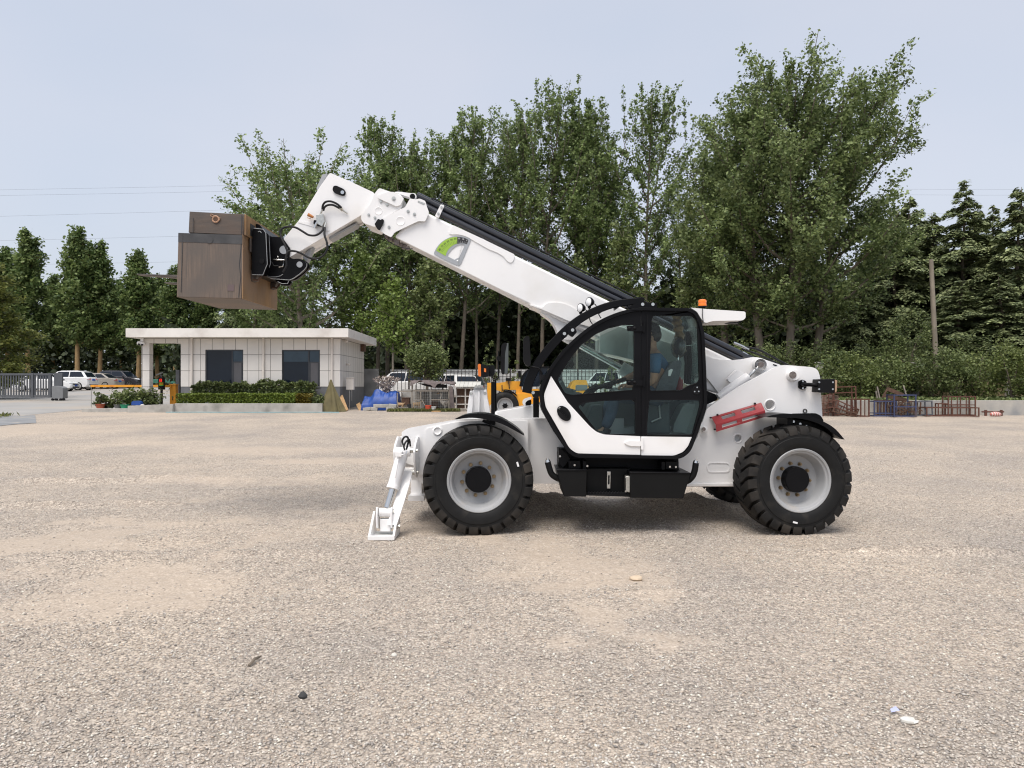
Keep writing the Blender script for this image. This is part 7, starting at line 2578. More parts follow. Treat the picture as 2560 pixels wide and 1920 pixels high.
def goose(x, y, s, face, label):
    z = G(y) + .01
    if face > 0:
        pass
    P = lambda a, b, c: (x + a * face * s, y + b * s, z + c * s)
    Jg = [(P(0, 0, .36), (.15 * s, .14 * s)), (P(-.17, 0, .36), (.12 * s, .12 * s)), (P(-.34, 0, .36), (.045 * s, .06 * s)), (P(-.46, 0, .38), .012 * s), (P(.15, 0, .40), (.11 * s, .11 * s)), (P(.24, 0, .50), .06 * s),
          (P(.25, 0, .64), .042 * s), (P(.21, 0, .80), .038 * s), (P(.24, 0, .90), .046 * s), (P(.29, 0, .905), .036 * s),
          (P(.0, .06, .22), .035 * s), (P(.01, .06, .02), .018 * s), (P(.07, .06, .008), .018 * s), (P(.0, -.06, .22), .035 * s), (P(.01, -.06, .02), .018 * s), (P(.07, -.06, .008), .018 * s)]
    Eg = [(0, 1), (1, 2), (2, 3), (0, 4), (4, 5), (5, 6), (6, 7), (7, 8), (8, 9), (0, 10), (10, 11), (11, 12), (0, 13), (13, 14), (14, 15)]
    o = animal('goose', label, 'goose', Jg, Eg, M['feather'], (x, y, z))
    mk('beak', *(lambda q: (q.v, q.f))(MB().tube([P(.32, 0, .905), P(.37, 0, .895), P(.41, 0, .885)], [.026 * s, .020 * s, .008 * s], 8)), M['beak'], o)
    w = MB().sphere(P(-.12, -.11, .38), (.20 * s, .05 * s, .10 * s), 12, 8)
    mk('wing', w.v, w.f, pm('wing_grey', (.25, .22, .19), .9, var=.3, scale=20), o, 60)
    mk('eye', *(lambda q: (q.v, q.f))(MB().sphere(P(.27, -.038, .915), .009 * s, 6, 5)), M['ink'], o)
    return o


g_ = kp_(1475, 640, 33.8)
goose(g_.x, 33.8, .84, -1, 'goose with upright neck standing in the pen by the right post')
g_ = kp_(1395, 640, 34.5)
goose(g_.x + .1, 34.5, .80, -1, 'goose half hidden behind the upright goose')


def dog(x, y, s, face, label):
    z = G(y) + .01
    P = lambda a, b, c: (x + a * face * s, y + b * s, z + c * s)
    Jd = [(P(.16, 0, .44), (.10 * s, .13 * s)), (P(0, 0, .44), (.09 * s, .115 * s)), (P(-.18, 0, .46), (.085 * s, .105 * s)), (P(-.30, 0, .52), .025 * s), (P(-.36, 0, .62), .018 * s), (P(.27, 0, .54), .065 * s), (P(.33, 0, .64), .068 * s), (P(.43, 0, .60), .040 * s), (P(.49, 0, .585), .030 * s)]
    Ed = [(0, 1), (1, 2), (2, 3), (3, 4), (0, 5), (5, 6), (6, 7), (7, 8)]
    for b in (.07, -.07):
        k = len(Jd)
        Jd += [(P(.18, b, .30), .042 * s), (P(.17, b, .16), .030 * s), (P(.18, b, .03), .024 * s), (P(.22, b, .018), .024 * s)]
        Ed += [(0, k), (k, k + 1), (k + 1, k + 2), (k + 2, k + 3)]
        k = len(Jd)
        Jd += [(P(-.16, b, .31), .055 * s), (P(-.24, b, .17), .028 * s), (P(-.21, b, .03), .023 * s), (P(-.17, b, .018), .024 * s)]
        Ed += [(2, k), (k, k + 1), (k + 1, k + 2), (k + 2, k + 3)]
    o = animal('dog', label, 'dog', Jd, Ed, M['dogfur'], (x, y, z))
    for b in (.045, -.045):
        mk('ear', *(lambda q: (q.v, q.f))(MB().tube([P(.31, b, .69), P(.30, b * 1.3, .76)], [.03 * s, .006 * s], 6)), M['dogfur'], o)
    mk('nose', *(lambda q: (q.v, q.f))(MB().sphere(P(.515, 0, .59), .016 * s, 6, 5)), M['ink'], o)
    return o


g_ = kp_(680, 700, 33.9)
dog(g_.x, 33.9, .62, 1, 'tan dog standing in the middle bay of the pen')
g_ = kp_(235, 700, 34.0)
dog(g_.x, 34.0, .58, -1, 'pale tan dog in the left bay of the pen')

# tarps, boards, blocks
Yt = 34.0
x0, x1 = k7(190, 0, Yt).x, k7(592, 0, Yt).x
zt0, zt1 = k7(0, 790, Yt).z, k7(0, 850, Yt).z
xm = k7(300, 0, Yt).x


def tz(x, y):
    top = zt1 if x < xm - .1 else (zt0 if x > xm + .1 else zt1 + (zt0 - zt1) * (x - xm + .1) / .2)
    edge = min((x - x0) / .10, (x1 - x) / .10, 1)
    f = 1 if y > Yt + .3 else max(0, (y - (Yt - .12)) / .42) ** .35
    return G(y) + .01 + (top - G(y)) * min(f, max(edge, 0) ** .5) + .085 * s1(x * 3, y * 3, 41) * f + .06 * s1(x * 8, y * 6, 42) * f - .05 * abs(s1(x * 5, y * 2, 43)) * f


drape('blue_tarp', 'crumpled blue tarpaulin over a stepped heap', 'tarpaulin', np.linspace(x0, x1, 60), np.concatenate([np.linspace(Yt - .12, Yt + .3, 18), np.linspace(Yt + .4, Yt + 1.1, 5)]), tz, M['tarpblue'])
for i, (u, v, s_) in enumerate(((262, 985, .17), (378, 955, .19), (330, 985, .15), (450, 965, .16), (540, 945, .17), (500, 985, .13), (556, 980, .13))):
    c_ = k7(u, v, 33.6)
    zz = G(33.6) if v > 970 else G(33.6) + .14
    b_ = MB().box((c_.x - s_, 33.5, zz), (c_.x + s_, 33.72, zz + .15))
    ob = b_.build('block', M['concrete'], None, 30, .012)
    ob.rotation_euler = (0, rad((i * 37) % 15 - 7), rad((i * 53) % 40 - 20))
    tag(ob, 'rough grey concrete block lying along the foot of the blue tarpaulin', 'block', 'blocks holding down the tarpaulin')
pl_ = thing('pampas_plume', 'pale feathery plume grass above the blue tarpaulin', 'plume grass', (k7(470, 0, 34.9).x, 34.9, G(34.9)))
n = 900
tt = RNG.uniform(0, 1, n)
st_ = RNG.integers(0, 12, n)
dx = (st_ - 5.5) * .075
C = np.stack([pl_.location.x + dx * tt ** 1.5 * 1.5 + RNG.normal(0, .02, n), 34.9 + RNG.normal(0, .05, n), G(34.9) + .5 + tt * 1.0 - (dx * tt) ** 2 * .6 + RNG.normal(0, .02, n)], 1)
U, V = leaf_axes(n, .05, 0, 3)
quads('plume', C, U, V, pm('plume_straw', (.40, .34, .30), .9), pl_)
# olive tarp tied to a peak
Ya = 32.75
ap = W(826.6, 949, Ya)
cone = MB()
n, rows = 40, 12
for j in range(rows + 1):
    t = j / rows
    for k in range(n):
        a = 2 * math.pi * k / n
        fold = 1 + .20 * math.sin(a * 6 + 1.3 + t * .8) * (1 - .25 * t) + .10 * math.sin(a * 11 + 2 * t) + .05 * math.sin(a * 19)
        r = (.03 + .50 * t ** 1.15) * fold
        z = ap.z + (G(Ya) + .01 - ap.z) * t
        cone.v.append((ap.x - .02 + .05 * t + math.cos(a) * r * .98, Ya + .1 + math.sin(a) * r * .62, z))
for j in range(rows):
    for k in range(n):
        a, b = j * n + k, j * n + (k + 1) % n
        cone.f.append((a, b, b + n, a + n))
cone.f.append(tuple(range(n)))
tag(cone.build('olive_tarp', M['tarpolive'], None, 50), 'olive canvas tied up to a peak at the hedge end', 'tarpaulin')
sk = thing('scrub_plant', 'small dark shrub on the planter right of the clipped hedge', 'shrub', (-8.25, 32.9, 1.07))
n = 500
C = np.array(sk.location) + RNG.normal(0, 1, (n, 3)) * np.array([.18, .12, .10]) + np.array([0, 0, .18])
U, V = leaf_axes(n, .07, .3)
quads('foliage', C, U, V, M['leafhedgedark'], sk)
kv = lambda u, v, Y: W(800 + u * .1567, 800 + v * .1567, Y)
for k, ((u0, v0), (u1, v1), w, lab) in enumerate((((325, 1215), (415, 1470), .22, 'tall timber board leaning beside the olive canvas'), ((605, 1335), (655, 1475), .18, 'short timber board leaning left of the blue tarpaulin'))):
    p, q = kv(u0, v0, 34.1 if k == 0 else 34.6), kv(u1, v1, 33.4 if k == 0 else 34.0)
    q.z = G(q.y) + .01
    b_ = MB().bar(p, q, w, .03, (0, -1, .3))
    tag(b_.build('board', M['timber'], None, 0), lab, 'board')
p = [gp(452, 1027.5), gp(520, 1029), gp(600, 1031), gp(690, 1032), gp(770, 1030), gp(850, 1032)]
hp_ = [Vector((v.x, 32.0 + .12 * math.sin(i * 2.1), G(32.0) + .02)) for i, v in enumerate(p)]
tag(MB().tube(spline(hp_, 8), .022, 8).build('garden_hose', pm('hose_aqua', (.28, .42, .44), .6)), 'pale aqua hose lying along the foot of the planter', 'hose')
# weeds along the pens
n = 3200
x = RNG.uniform(kp_(-60, 0).x, kp_(1900, 0).x, n)
y = 32.75 + np.abs(RNG.normal(0, .35, n))
h = RNG.uniform(.03, .16, n)
C = np.stack([x, y, G(y) + h * .5], 1)
U = np.stack([RNG.normal(0, .02, n), RNG.normal(0, .02, n), RNG.normal(0, .006, n)], 1)
V = np.stack([RNG.normal(0, .03, n), RNG.normal(0, .03, n), h * .5], 1)
g = quads('grass', C, U, V, M['grassy'], None, (0, 33, G(33)))
g['kind'] = 'stuff'
n = 160
y = 29.0 + RNG.uniform(-.6, .9, n)
h = RNG.uniform(.04, .2, n)
x = wx(4, 29.5) + RNG.normal(0, .28, n)
C = np.stack([x, y, G(y) + h * .5], 1)
U = np.stack([RNG.normal(0, .02, n), RNG.normal(0, .02, n), RNG.normal(0, .006, n)], 1)
V = np.stack([RNG.normal(0, .03, n), RNG.normal(0, .03, n), h * .5], 1)
g = quads('grass', C, U, V, M['grassy'], None, (0, 29, G(29)))
g['kind'] = 'stuff'

# ---------------------------------------------------------------- yellow machine behind
YY = 28.0
ky = lambda *p: c6b(*p)
yt = thing('loader', 'yellow wheeled loader half hidden behind the white machine', 'loader', (wx(1330, YY), YY + .8, G(YY)))
bd = MB().prism(rnd([(1238, 958), (1262, 955), (1268, 950), (1272, 953), (1304, 953), (1304, 975), (1262, 975), (1256, 980), (1240, 975)], 1.5, 3), YY + .5, YY + 1.0)
bd.prism([(1218, 957), (1228, 957), (1228, 1010), (1224, 1015), (1218, 1012)], YY + .3, YY + .38)
bd.prism(rnd([(1280, 984), (1318, 984), (1326, 1005), (1440, 1000), (1470, 985), (1470, 1025), (1300, 1028), (1296, 1010)], 2, 3), YY + .1, YY + 1.5)
bd.prism(rnd([(1425, 968), (1432, 955), (1440, 950), (1466, 950), (1472, 970), (1472, 1000), (1425, 1000)], 2, 3), YY + .1, YY + 1.4)
bd.prism([(1290, 975), (1420, 968), (1420, 1005), (1290, 1005)], YY + .25, YY + 1.3)
bd.build('body', M['yellow'], yt, 40, .03)
cbn = MB().prism(rnd([(1300, 966), (1306, 940), (1318, 926), (1345, 918), (1400, 918), (1404, 966)], 3, 3), YY + .2, YY + 1.2)
cbn.build('cab', M['darkglass'], yt, 40, .02)
cf = MB()
for a, b in (((1300, 966), (1306, 940)), ((1306, 940), (1318, 926)), ((1318, 926), (1345, 918)), ((1345, 918), (1400, 918)), ((1350, 918), (1352, 966)), ((1402, 918), (1404, 966))):
    cf.bar(W(*a, YY + .18), W(*b, YY + .18), .06, .06, (0, 1, 0))
cf.build('cab_frame', M['black'], yt)
MB().prism(rnd(ky((862, 680), (908, 682), (912, 785), (868, 785)), 2, 3), YY + .2, YY + .3).build('mirror', M['blackmat'], yt)
MB().prism(rnd(ky((665, 795), (745, 800), (745, 845), (665, 845)), 2, 3), YY + .4, YY + .5).build('mirror', M['blackmat'], yt)
for i, px in enumerate((1262.6, 1440)):
    for yy in (YY, YY + 1.5):
        R_ = .505
        c_ = Vector((wx(px, YY), yy, G(yy) + R_ - .02))
        sg = -1 if yy == YY else 1
        r_ = mk('wheel', *(lambda q: (q.v, q.f))(MB().lathe([(.0, .30), (-.01, .285), (-.03, .26), (-.10, .24), (-.10, .10), (-.02, .09), (-.01, 0), (-.3, 0), (-.3, .30)], c_, (0, sg, 0), 32)), M['rimgrey'], yt)
        mk('tyre', *(lambda q: (q.v, q.f))(MB().lathe([(-.005, .29), (.02, .34), (.01, .45), (-.03, R_), (-.30, R_), (-.34, .30)], c_, (0, sg, 0), 40)), M['tyre'], r_)
        hb_ = MB().lathe([(-.06, .0), (.01, .0), (.01, .085), (-.06, .09)], c_, (0, sg, 0), 16)
        for k in range(6):
            a = 2 * math.pi * k / 6
            hb_.cyl(c_ + Vector((math.cos(a) * .10, -.01 * sg * -1, math.sin(a) * .10)), c_ + Vector((math.cos(a) * .10, .012 * sg, math.sin(a) * .10)), .018, None, 6)
        mk('hub_cap', hb_.v, hb_.f, M['black'], r_)
fo_ = [tuple(v)[:2] for v in spline([Vector((*q, 0)) for q in ky((610, 985), (680, 980), (750, 1000), (810, 1035), (850, 1075))], 3)]
fi_ = [tuple(v)[:2] for v in spline([Vector((*q, 0)) for q in ky((625, 1000), (685, 1000), (745, 1018), (795, 1050), (835, 1080))], 3)]
MB().prism(fo_ + fi_[::-1], YY - .02, YY + .4).build('mudguard', M['black'], yt)
ar_ = MB().prism(rnd(ky((770, 1045), (830, 1050), (880, 1150), (900, 1260), (870, 1260), (850, 1160)), 3, 3), YY + .06, YY + .3)
ar_.build('wheel_housing', M['yellow'], yt, 40, .02)
MB().prism(ky((598, 910), (614, 905), (618, 1010), (600, 1010)), YY + .3, YY + .36).build('hinge_post', M['ink'], yt)
MB().tube([W(*ky((712, 850))[0], YY + .49), W(*ky((725, 970))[0], YY + .49)], .02, 6).build('panel_gap', M['ink'], yt)

# ---------------------------------------------------------------- right side: walls, pillars, scrap frames
tag(MB().box((9.9, 30.2, G(30) - .1), (27, 30.45, 1.28)).build('low_wall', pm('weathered_concrete', (.42, .40, .36), .9, var=.15, scale=1.5, bump=.3, bscale=30, dirt=(.26, .265, .27), dirt_amt=.35, dirt_scale=1.2), None, 30, .012), 'long low weathered concrete wall behind the scrap frames', 'wall')
tag(MB().box((9.0, 34.5, .8), (28, 34.7, wz(972, 34.5))).build('fence_wall', M['concdark'], None, 30, .01), 'dark concrete fence base half hidden by shrubs', 'wall')
iron_fence('iron_fence', 'rusty iron railing on the dark fence base at right', 9.2, 28, 34.6, wz(972, 34.6), wz(938, 34.6), .16, M['iron'], .02, 14)
for u, y0, w_, lab in ((2287, 909, 17, 'tall grey concrete gate pillar rising out of the shrubs'), (2049, 908, 14, 'grey concrete pillar just behind the rear of the white machine'), (2526, 959, 20, 'squat concrete pillar near the lime shrub')):
    a, b = wx(u - w_ / 2, 34.3), wx(u + w_ / 2, 34.3)
    tag(MB().box((a, 34.2, .7), (b, 34.45, wz(y0, 34.3))).box((a - .03, 34.17, wz(y0, 34.3)), (b + .03, 34.48, wz(y0, 34.3) + .05)).build('concrete_pillar', M['concrete'], None, 30, .01), lab, 'pillar')
# brick stack at the end of the low wall
k9 = lambda u, v, Y: W(1980 + u * .2622, 820 + v * .2622, Y)
a, b = k9(285, 850, 30), k9(405, 640, 30)
bs_ = MB()
r = random.Random(3)
row = 0
z = G(30)
while z < b.z:
    x = a.x - .1 + (.06 if row % 2 else 0)
    while x < b.x:
        bs_.box((x, 29.9 + r.uniform(-.02, .02), z), (x + .22, 30.15, z + .055))
        x += .235
    z += .062
    row += 1
tag(bs_.build('brick_stack', pm('old_brick', (.17, .115, .09), .9, var=.4, scale=6, dirt=(.22, .2, .18), dirt_amt=.3), None, 0), 'stack of old bricks at the end of the low wall', 'brick stack')


def frame_box(name, label, cat, p0, size, mat, t=.05, rails=(), rot=(0, 0, 0), group=None, legs=True, mid=0):
    """welded open frame: 12 edge bars plus extra rails"""
    w, d, h = size
    x, y, z = p0
    m = MB()
    for a in (0, w):
        for b in (0, d):
            m.bar((a, b, 0), (a, b, h), t, t, (0, 1, 0))
    for c_ in (t / 2, h - t / 2):
        for b in (0, d):
            m.bar((t / 2, b, c_), (w - t / 2, b, c_), t * .9, t * .9)
        for a in (0, w):
            m.bar((a, t / 2, c_), (a, d - t / 2, c_), t * .9, t * .9)
    for f_ in rails:
        for b in (0, d):
            m.bar((t / 2, b, h * f_), (w - t / 2, b, h * f_), t * .8, t * .8)
    for k in range(mid):
        a = w * (k + 1) / (mid + 1)
        m.bar((a, 0, t), (a, 0, h - t), t * .7, t * .7, (0, 1, 0))
        m.bar((a, d, t), (a, d, h - t), t * .7, t * .7, (0, 1, 0))
    o = mk(name, m.v, m.f, mat, None, 0, origin=(0, 0, 0))
    o.location = (x, y, z)
    o.rotation_euler = rot
    return tag(o, label, cat, group)


def fb(label, u0, u1, v0, v1, Y, d, mat, t=.05, rails=(), rot=(0, 0, 0), mid=0, name='steel_rack', base=None, dz=0):
    a, b = k9(u0, v1, Y), k9(u1, v0, Y)
    z = (G(Y) if base is None else base) + dz
    if rot == (0, 0, 0):
        rot = (0, 0, rad((u0 * 7) % 31 - 15))
    t *= .82
    return frame_box(name, label, 'steel rack', (a.x, Y, z + t / 2), (b.x - a.x, d, max(.1, b.z - z)), mat, t, rails, rot, 'scrap steel frames by the low wall', True, mid)


fb('blue steel frame standing foremost in the scrap row', 975, 1165, 640, 865, 28.9, .9, M['blueframe'], .06, (.45,))
fb('dark blue open frame left of the foremost blue frame', 785, 985, 700, 850, 29.1, .6, M['blueframe'], .055, (.2,), mid=1)
fb('red brown upright frame left of the blue ones', 655, 745, 680, 850, 29.0, .8, M['rustframe'], .05, (), mid=1)
fb('rusty orange table frame sticking up behind the tangle', 405, 615, 565, 840, 29.8, .35, M['rustframe'], .05, (.78,), rot=(0, rad(-2), 0))
fb('tilted rusty frame leaning on the brick stack', 420, 640, 690, 840, 29.2, .7, M['rustframe'], .05, (.5,), rot=(0, rad(22), rad(8)), mid=2, dz=.32)
fb('second rusty frame collapsed under the tilted one', 390, 600, 760, 845, 29.3, .6, M['rustbrown'], .045, (), rot=(0, rad(14), rad(-14)), mid=3, dz=.18)
fb('brown steel frame filled with bars behind the blue frame', 820, 960, 690, 840, 29.7, .5, M['rustbrown'], .05, (), mid=4)
fb('low brown crate frame behind the foremost blue frame', 985, 1220, 690, 840, 29.85, .25, M['rustbrown'], .05, (.3, .6), rot=(0, rad(3), 0), mid=3)
fb('grey steel frame right of the blue frames', 1190, 1340, 705, 840, 29.5, .5, M['greyframe'], .05, (), rot=(0, rad(-3), 0))
fb('long low red frame at the right of the scrap row', 1285, 1740, 760, 845, 29.2, .8, M['rustframe'], .05, (), mid=1)
fb('red and pale table frame standing behind the long low one', 1490, 1745, 655, 800, 29.75, .4, M['rustframe'], .05, (.55,), mid=2)
fb('small red stool frame inside the long low frame', 1395, 1480, 722, 840, 29.6, .4, M['rustframe'], .05, ())
# rusty rebar cage round the brick stack
cg_ = MB()
for v in (650, 720, 775, 815):
    a, b = k9(285, v, 29.6), k9(425 - (v % 3) * 15, v - 12, 29.6)
    a.z, b.z = max(a.z, G(29.6) + .02), max(b.z, G(29.6) + .02)
    cg_.tube(spline([a, (a + b) / 2 + Vector((0, -.05, .03)), b], 4), .016, 6)
for u in (300, 345, 385):
    a, b = k9(u, 850, 29.6), k9(u + 5, 640, 29.6)
    a.z = G(29.6)
    cg_.tube([a, b], .018, 6)
tag(cg_.build('rebar_cage', M['rustframe'], None), 'loose cage of rusty bars around the brick stack', 'steel cage')
for k, (u0, v0, u1, v1, lab) in enumerate(((860, 665, 910, 580, 'timber strut propping the tilted beam'), (905, 578, 1060, 640, 'broad timber beam sloping down on the scrap pile'), (812, 560, 835, 665, 'grey stake standing up left of the tilted beam'),
                                           (1062, 550, 1088, 640, 'grey stake standing up right of the tilted beam'), (800, 600, 812, 670, 'short dark stake at the left of the pile'), (870, 640, 1090, 690, 'lower timber board lying across the frames'))):
    p, q = k9(u0, v0, 29.5 + .1 * k), k9(u1, v1, 29.5 + .1 * k)
    w_ = .14 if k in (1, 5) else .05
    tag(MB().bar(p, q, .04, w_, (0, 0, 1)).build('timber_beam', M['rustbrown'] if k in (0, 1, 5) else M['oldwood'], None, 0), lab, 'timber')
jk = MB()
r = random.Random(11)
for k in range(26):
    u, v = r.uniform(985, 1180), r.uniform(700, 820)
    p = k9(u, v, 29.3 + r.uniform(0, .4))
    q = p + Vector((r.uniform(-.35, .35), r.uniform(-.15, .15), r.uniform(-.2, .2)))
    p.z, q.z = max(p.z, G(29.5) + .03), max(q.z, G(29.5) + .03)
    jk.bar(p, q, .035, .035)
o = jk.build('scrap_metal', M['rustbrown'], None, 0)
o['kind'] = 'stuff'
o['label'] = 'jumble of short rusty offcuts piled inside the blue frame'
c_ = k9(1940, 812, 29.6)
bag = MB().sphere((c_.x, 29.6, G(29.6) + .08), (.22, .13, .10), 20, 10)
bm_ = pm('striped_bag', (.62, .55, .50), .7, var=.05)
ntb = bm_.node_tree
tcb = next(n for n in ntb.nodes if n.type == 'TEX_COORD')
wv = nd(ntb, 'ShaderNodeTexWave')
wv.inputs['Scale'].default_value = 4
ntb.links.new(tcb.outputs['Object'], wv.inputs['Vector'])
mxb = nd(ntb, 'ShaderNodeMix', data_type='RGBA')
ntb.links.new(wv.outputs[1], mxb.inputs[0])
mxb.inputs[6].default_value = (.62, .56, .52, 1)
mxb.inputs[7].default_value = (.45, .08, .06, 1)
pb = next(n for n in ntb.nodes if n.type == 'BSDF_PRINCIPLED')
ntb.links.new(mxb.outputs[2], pb.inputs['Base Color'])
tag(bag.build('sack', bm_, None, 60), 'red and white striped sack by the low wall', 'sack')
p, q = k9(1810, 798, 29.9), k9(2020, 800, 29.9)
p.z = q.z = G(29.9) + .16
tag(MB().tube([p, q], .03, 8).cyl(p + Vector((.15, 0, -.16)), p + Vector((.15, 0, .07)), .05).cyl(q + Vector((-.1, 0, -.16)), q + Vector((-.1, 0, .07)), .05).build('axle_scrap', M['rustframe']), 'rusty axle piece behind the striped sack', 'scrap')
# timber pole and wires
a, b = W(2327.5, 649, 37), W(2342, 905, 37)
b.z = hz(b.x, 37) - .1
tag(MB().tube([b, a], [.13, .10], 12).build('timber_pole', M['barkpale'], None), 'tall bare timber pole leaning slightly among the shrubs', 'pole')
for (x0, y0), (x1, y1), Yw in (((-300, 549), (1100, 508), 110), ((-300, 609), (1100, 572), 110), ((-300, 668), (1100, 640), 110), ((-300, 480), (1100, 452), 110), ((-300, 494), (1100, 467), 110),
                               ((2100, 472), (2800, 473), 120), ((2100, 486), (2800, 487), 120), ((2100, 532), (2800, 533), 120)):
    tag(MB().tube([W(x0, y0, Yw), W((x0 + x1) / 2, (y0 + y1) / 2 + 1.5, Yw), W(x1, y1, Yw)], .012 if Yw == 110 else .011, 5).build('power_line', M['wire']), 'thin overhead wire crossing the sky behind the trees', 'power line', 'overhead wires')
# ---------------------------------------------------------------- trees
def leafy_tree(name, label, cat, loc, H, R, base, mat, n, size, bark='bark', group=None, nb=34, lean=(0, 0), stems=1, up=1.0, droop=0.0, top_x=0.0, r0=.14, jit=.22,
               prof=None, seed=1, lf_up=.25, bare=.25, spikes=6, spread=.5):
    """trunk with rising limbs; leaves sit in tufts along the outer shoots"""
    r = random.Random(seed)
    t = thing(name, label, cat, loc, group)
    O = Vector(loc)
    prof = prof or (lambda s: (1 - s) ** .8 * (.55 + .45 * min(1, s / .2)) + .05)
    wood = MB()
    segs = []       # (a, b, weight, jitter)
    for st in range(stems):
        off = Vector((r.uniform(-1, 1), r.uniform(-1, 1), 0)) * (.0 if stems == 1 else .35)
        tx = Vector((lean[0], lean[1], 0)) + off * 2.5
        k1, k2 = r.uniform(-.12, .12) * H * .08, r.uniform(-.12, .12) * H * .08
        trunk = lambda s: O + off * .4 + Vector((tx.x * s + k1 * math.sin(s * 5), tx.y * s + k2 * math.sin(s * 4 + 1), H * s))
        m = 12
        wood.tube([trunk(i / m * .96) for i in range(m + 1)], [max(.015, r0 / stems ** .4 * (1 - i / m) ** .8 + .012) for i in range(m + 1)], 8)
        nbk = nb // stems
        for k in range(nbk):
            s = base + (1 - base) * ((k + r.random() * .8) / nbk) ** .9 * .97
            a = k * 2.399 + r.uniform(-.4, .4) + st * 2
            q = (s - base) / (1 - base)
            L = R * prof(q) * r.uniform(.65, 1.2)
            if L < .25:
                continue
            out = Vector((math.cos(a), math.sin(a), 0))
            rise = (.55 + .75 * q) * up * r.uniform(.75, 1.25)
            p0 = trunk(s * .96)
            pts = [p0 + out * L * u * (1 - .18 * u) + Vector((0, 0, L * (rise * u * (.45 + .55 * u) - droop * u * u))) for u in (0, .33, .66, 1)]
            wood.tube(pts, [max(.012, .045 * L / 2.5 * (1 - u) + .010) for u in (0, .33, .66, 1)], 5)
            for i in range(1, 4) if bare > .3 else range(0, 3):
                pa, pb = pts[i - 1], pts[i]
                if i > 0 or bare <= .3:
                    segs.append((pa + (pb - pa) * .2, pb, (pb - pa).length * (.5 + .3 * i), jit))
            nsub = 3 + int(L * 1.5)
            for j in range(nsub):
                u = r.uniform(.3, 1)
                i = min(2, int(u * 3))
                f = u * 3 - i
                pa = pts[i] + (pts[i + 1] - pts[i]) * f
                d = Vector((out.x + r.uniform(-1, 1) * .9, out.y + r.uniform(-1, 1) * .9, r.uniform(.2, 1.3) * up - droop)).normalized()
                l2 = L * r.uniform(.22, .42) + .2
                pb = pa + d * l2
                segs.append((pa, pb, l2 * 1.3, jit * .9))
                if r.random() < .5:
                    wood.tube([pa, pb], [.014, .006], 4)
        # slender leading shoots
        for j in range(spikes):
            s = r.uniform(.80, .99)
            p0 = trunk(s * .96) + Vector((r.uniform(-1, 1), r.uniform(-1, 1), 0)) * R * spread * (1.08 - s) * 2.0
            hgt = (1 - s) * H * .55 + r.uniform(.5, .13 * H)
            top = p0 + Vector((r.uniform(-.2, .2), r.uniform(-.2, .2), hgt))
            top.z = min(top.z, O.z + H * 1.02)
            segs.append((p0, top, (top - p0).length * 1.2, jit * .55))
            wood.tube([p0, top], [.016, .006], 4)
    A = np.array([s[0] for s in segs])
    B = np.array([s[1] for s in segs])
    wgt = np.array([s[2] for s in segs])
    jt = np.array([s[3] for s in segs])
    rg = np.random.default_rng(seed)
    idx = rg.choice(len(segs), n, p=wgt / wgt.sum())
    # tufts: quantised positions along each shoot
    u = (np.floor(rg.uniform(0, 1, n) * 4) + .6 + rg.normal(0, .17, n)) / 4
    C = A[idx] + (B[idx] - A[idx]) * u[:, None] + rg.normal(0, 1, (n, 3)) * (jt[idx][:, None] * np.array([1, 1, .85]))
    U, V = leaf_axes(n, size, lf_up)
    quads('crown', C, U, V, mat, t, bend=.25)
    wood.build('trunk', M[bark], t, 60, fix=False)
    return t


def place(tree, x, y, sc=(1, 1, 1), rz=0.0, label=None):
    return copy_tree(tree, (x, y, hz(x, y) - .05), rz, sc, label)


GP = 'poplars in the row behind the wall'
prot = []
pH, pR = 16.0, 2.1
first = [
    # base px, Y, top py, crown width px, label
    (968, 51.0, 305, 150, 'slim poplar whose tip stands just above the boom collar'),
    (1152, 50.5, 285, 185, 'leaning poplar above the middle of the black boom tubes'),
    (1355, 50.0, 215, 190, 'tall twin tipped poplar rising above the boom between two lower crowns'),
    (1490, 51.0, 258, 165, 'ragged poplar just right of the tall twin tipped one'),
    (1618, 50.0, 236, 175, 'pointed poplar standing alone left of the gap beside the huge tree'),
]
for i, (px, Y, ty, cw_, lab) in enumerate(first):
    x = wx(px, Y)
    zb_ = hz(x, Y) - .05
    H = wz(ty, Y) - zb_
    R = cw_ / F * Y / 2
    prot.append((leafy_tree('poplar_tree', lab, 'poplar', (x, Y, zb_), H, R * 2.0, (.20, .24, .20, .22, .18)[i], M['leafpoplar'], 16500, .12, 'bark', GP, nb=40,
                            lean=((-.4, .9, 1.0, -.3, .1)[i], 0), up=1.5, seed=20 + i, r0=.13, jit=.12, spikes=20, spread=.8), H, R, px, Y))
more = [
    (0, 941, 49.5, 395, 130, 'poplar directly behind the short cement block wall'),
    (1, 1014, 50, 352, 120, 'thin poplar trunk left of the round shrub'),
    (3, 1063, 52, 400, 140, 'poplar whose trunk rises right through the round shrub'),
    (0, 1102, 51, 335, 130, 'poplar trunk at the right edge of the round shrub'),
    (2, 1197, 52, 345, 130, 'leaning poplar trunk left of the orange lamp post'),
    (3, 1242, 53, 322, 130, 'poplar trunk behind the lamp post mirror'),
    (1, 1294, 51, 300, 150, 'poplar trunk between the two black mirrors'),
    (0, 1444, 52, 300, 150, 'poplar trunk seen through the front of the cab glass'),
    (4, 1545, 53, 330, 130, 'poplar trunk seen through the rear of the door glass'),
    (2, 1700, 52, 490, 120, 'low poplar in the gap between the pointed one and the huge tree'),
    (3, 872, 48.5, 430, 190, 'poplar behind the right end of the guard house roof'),
]
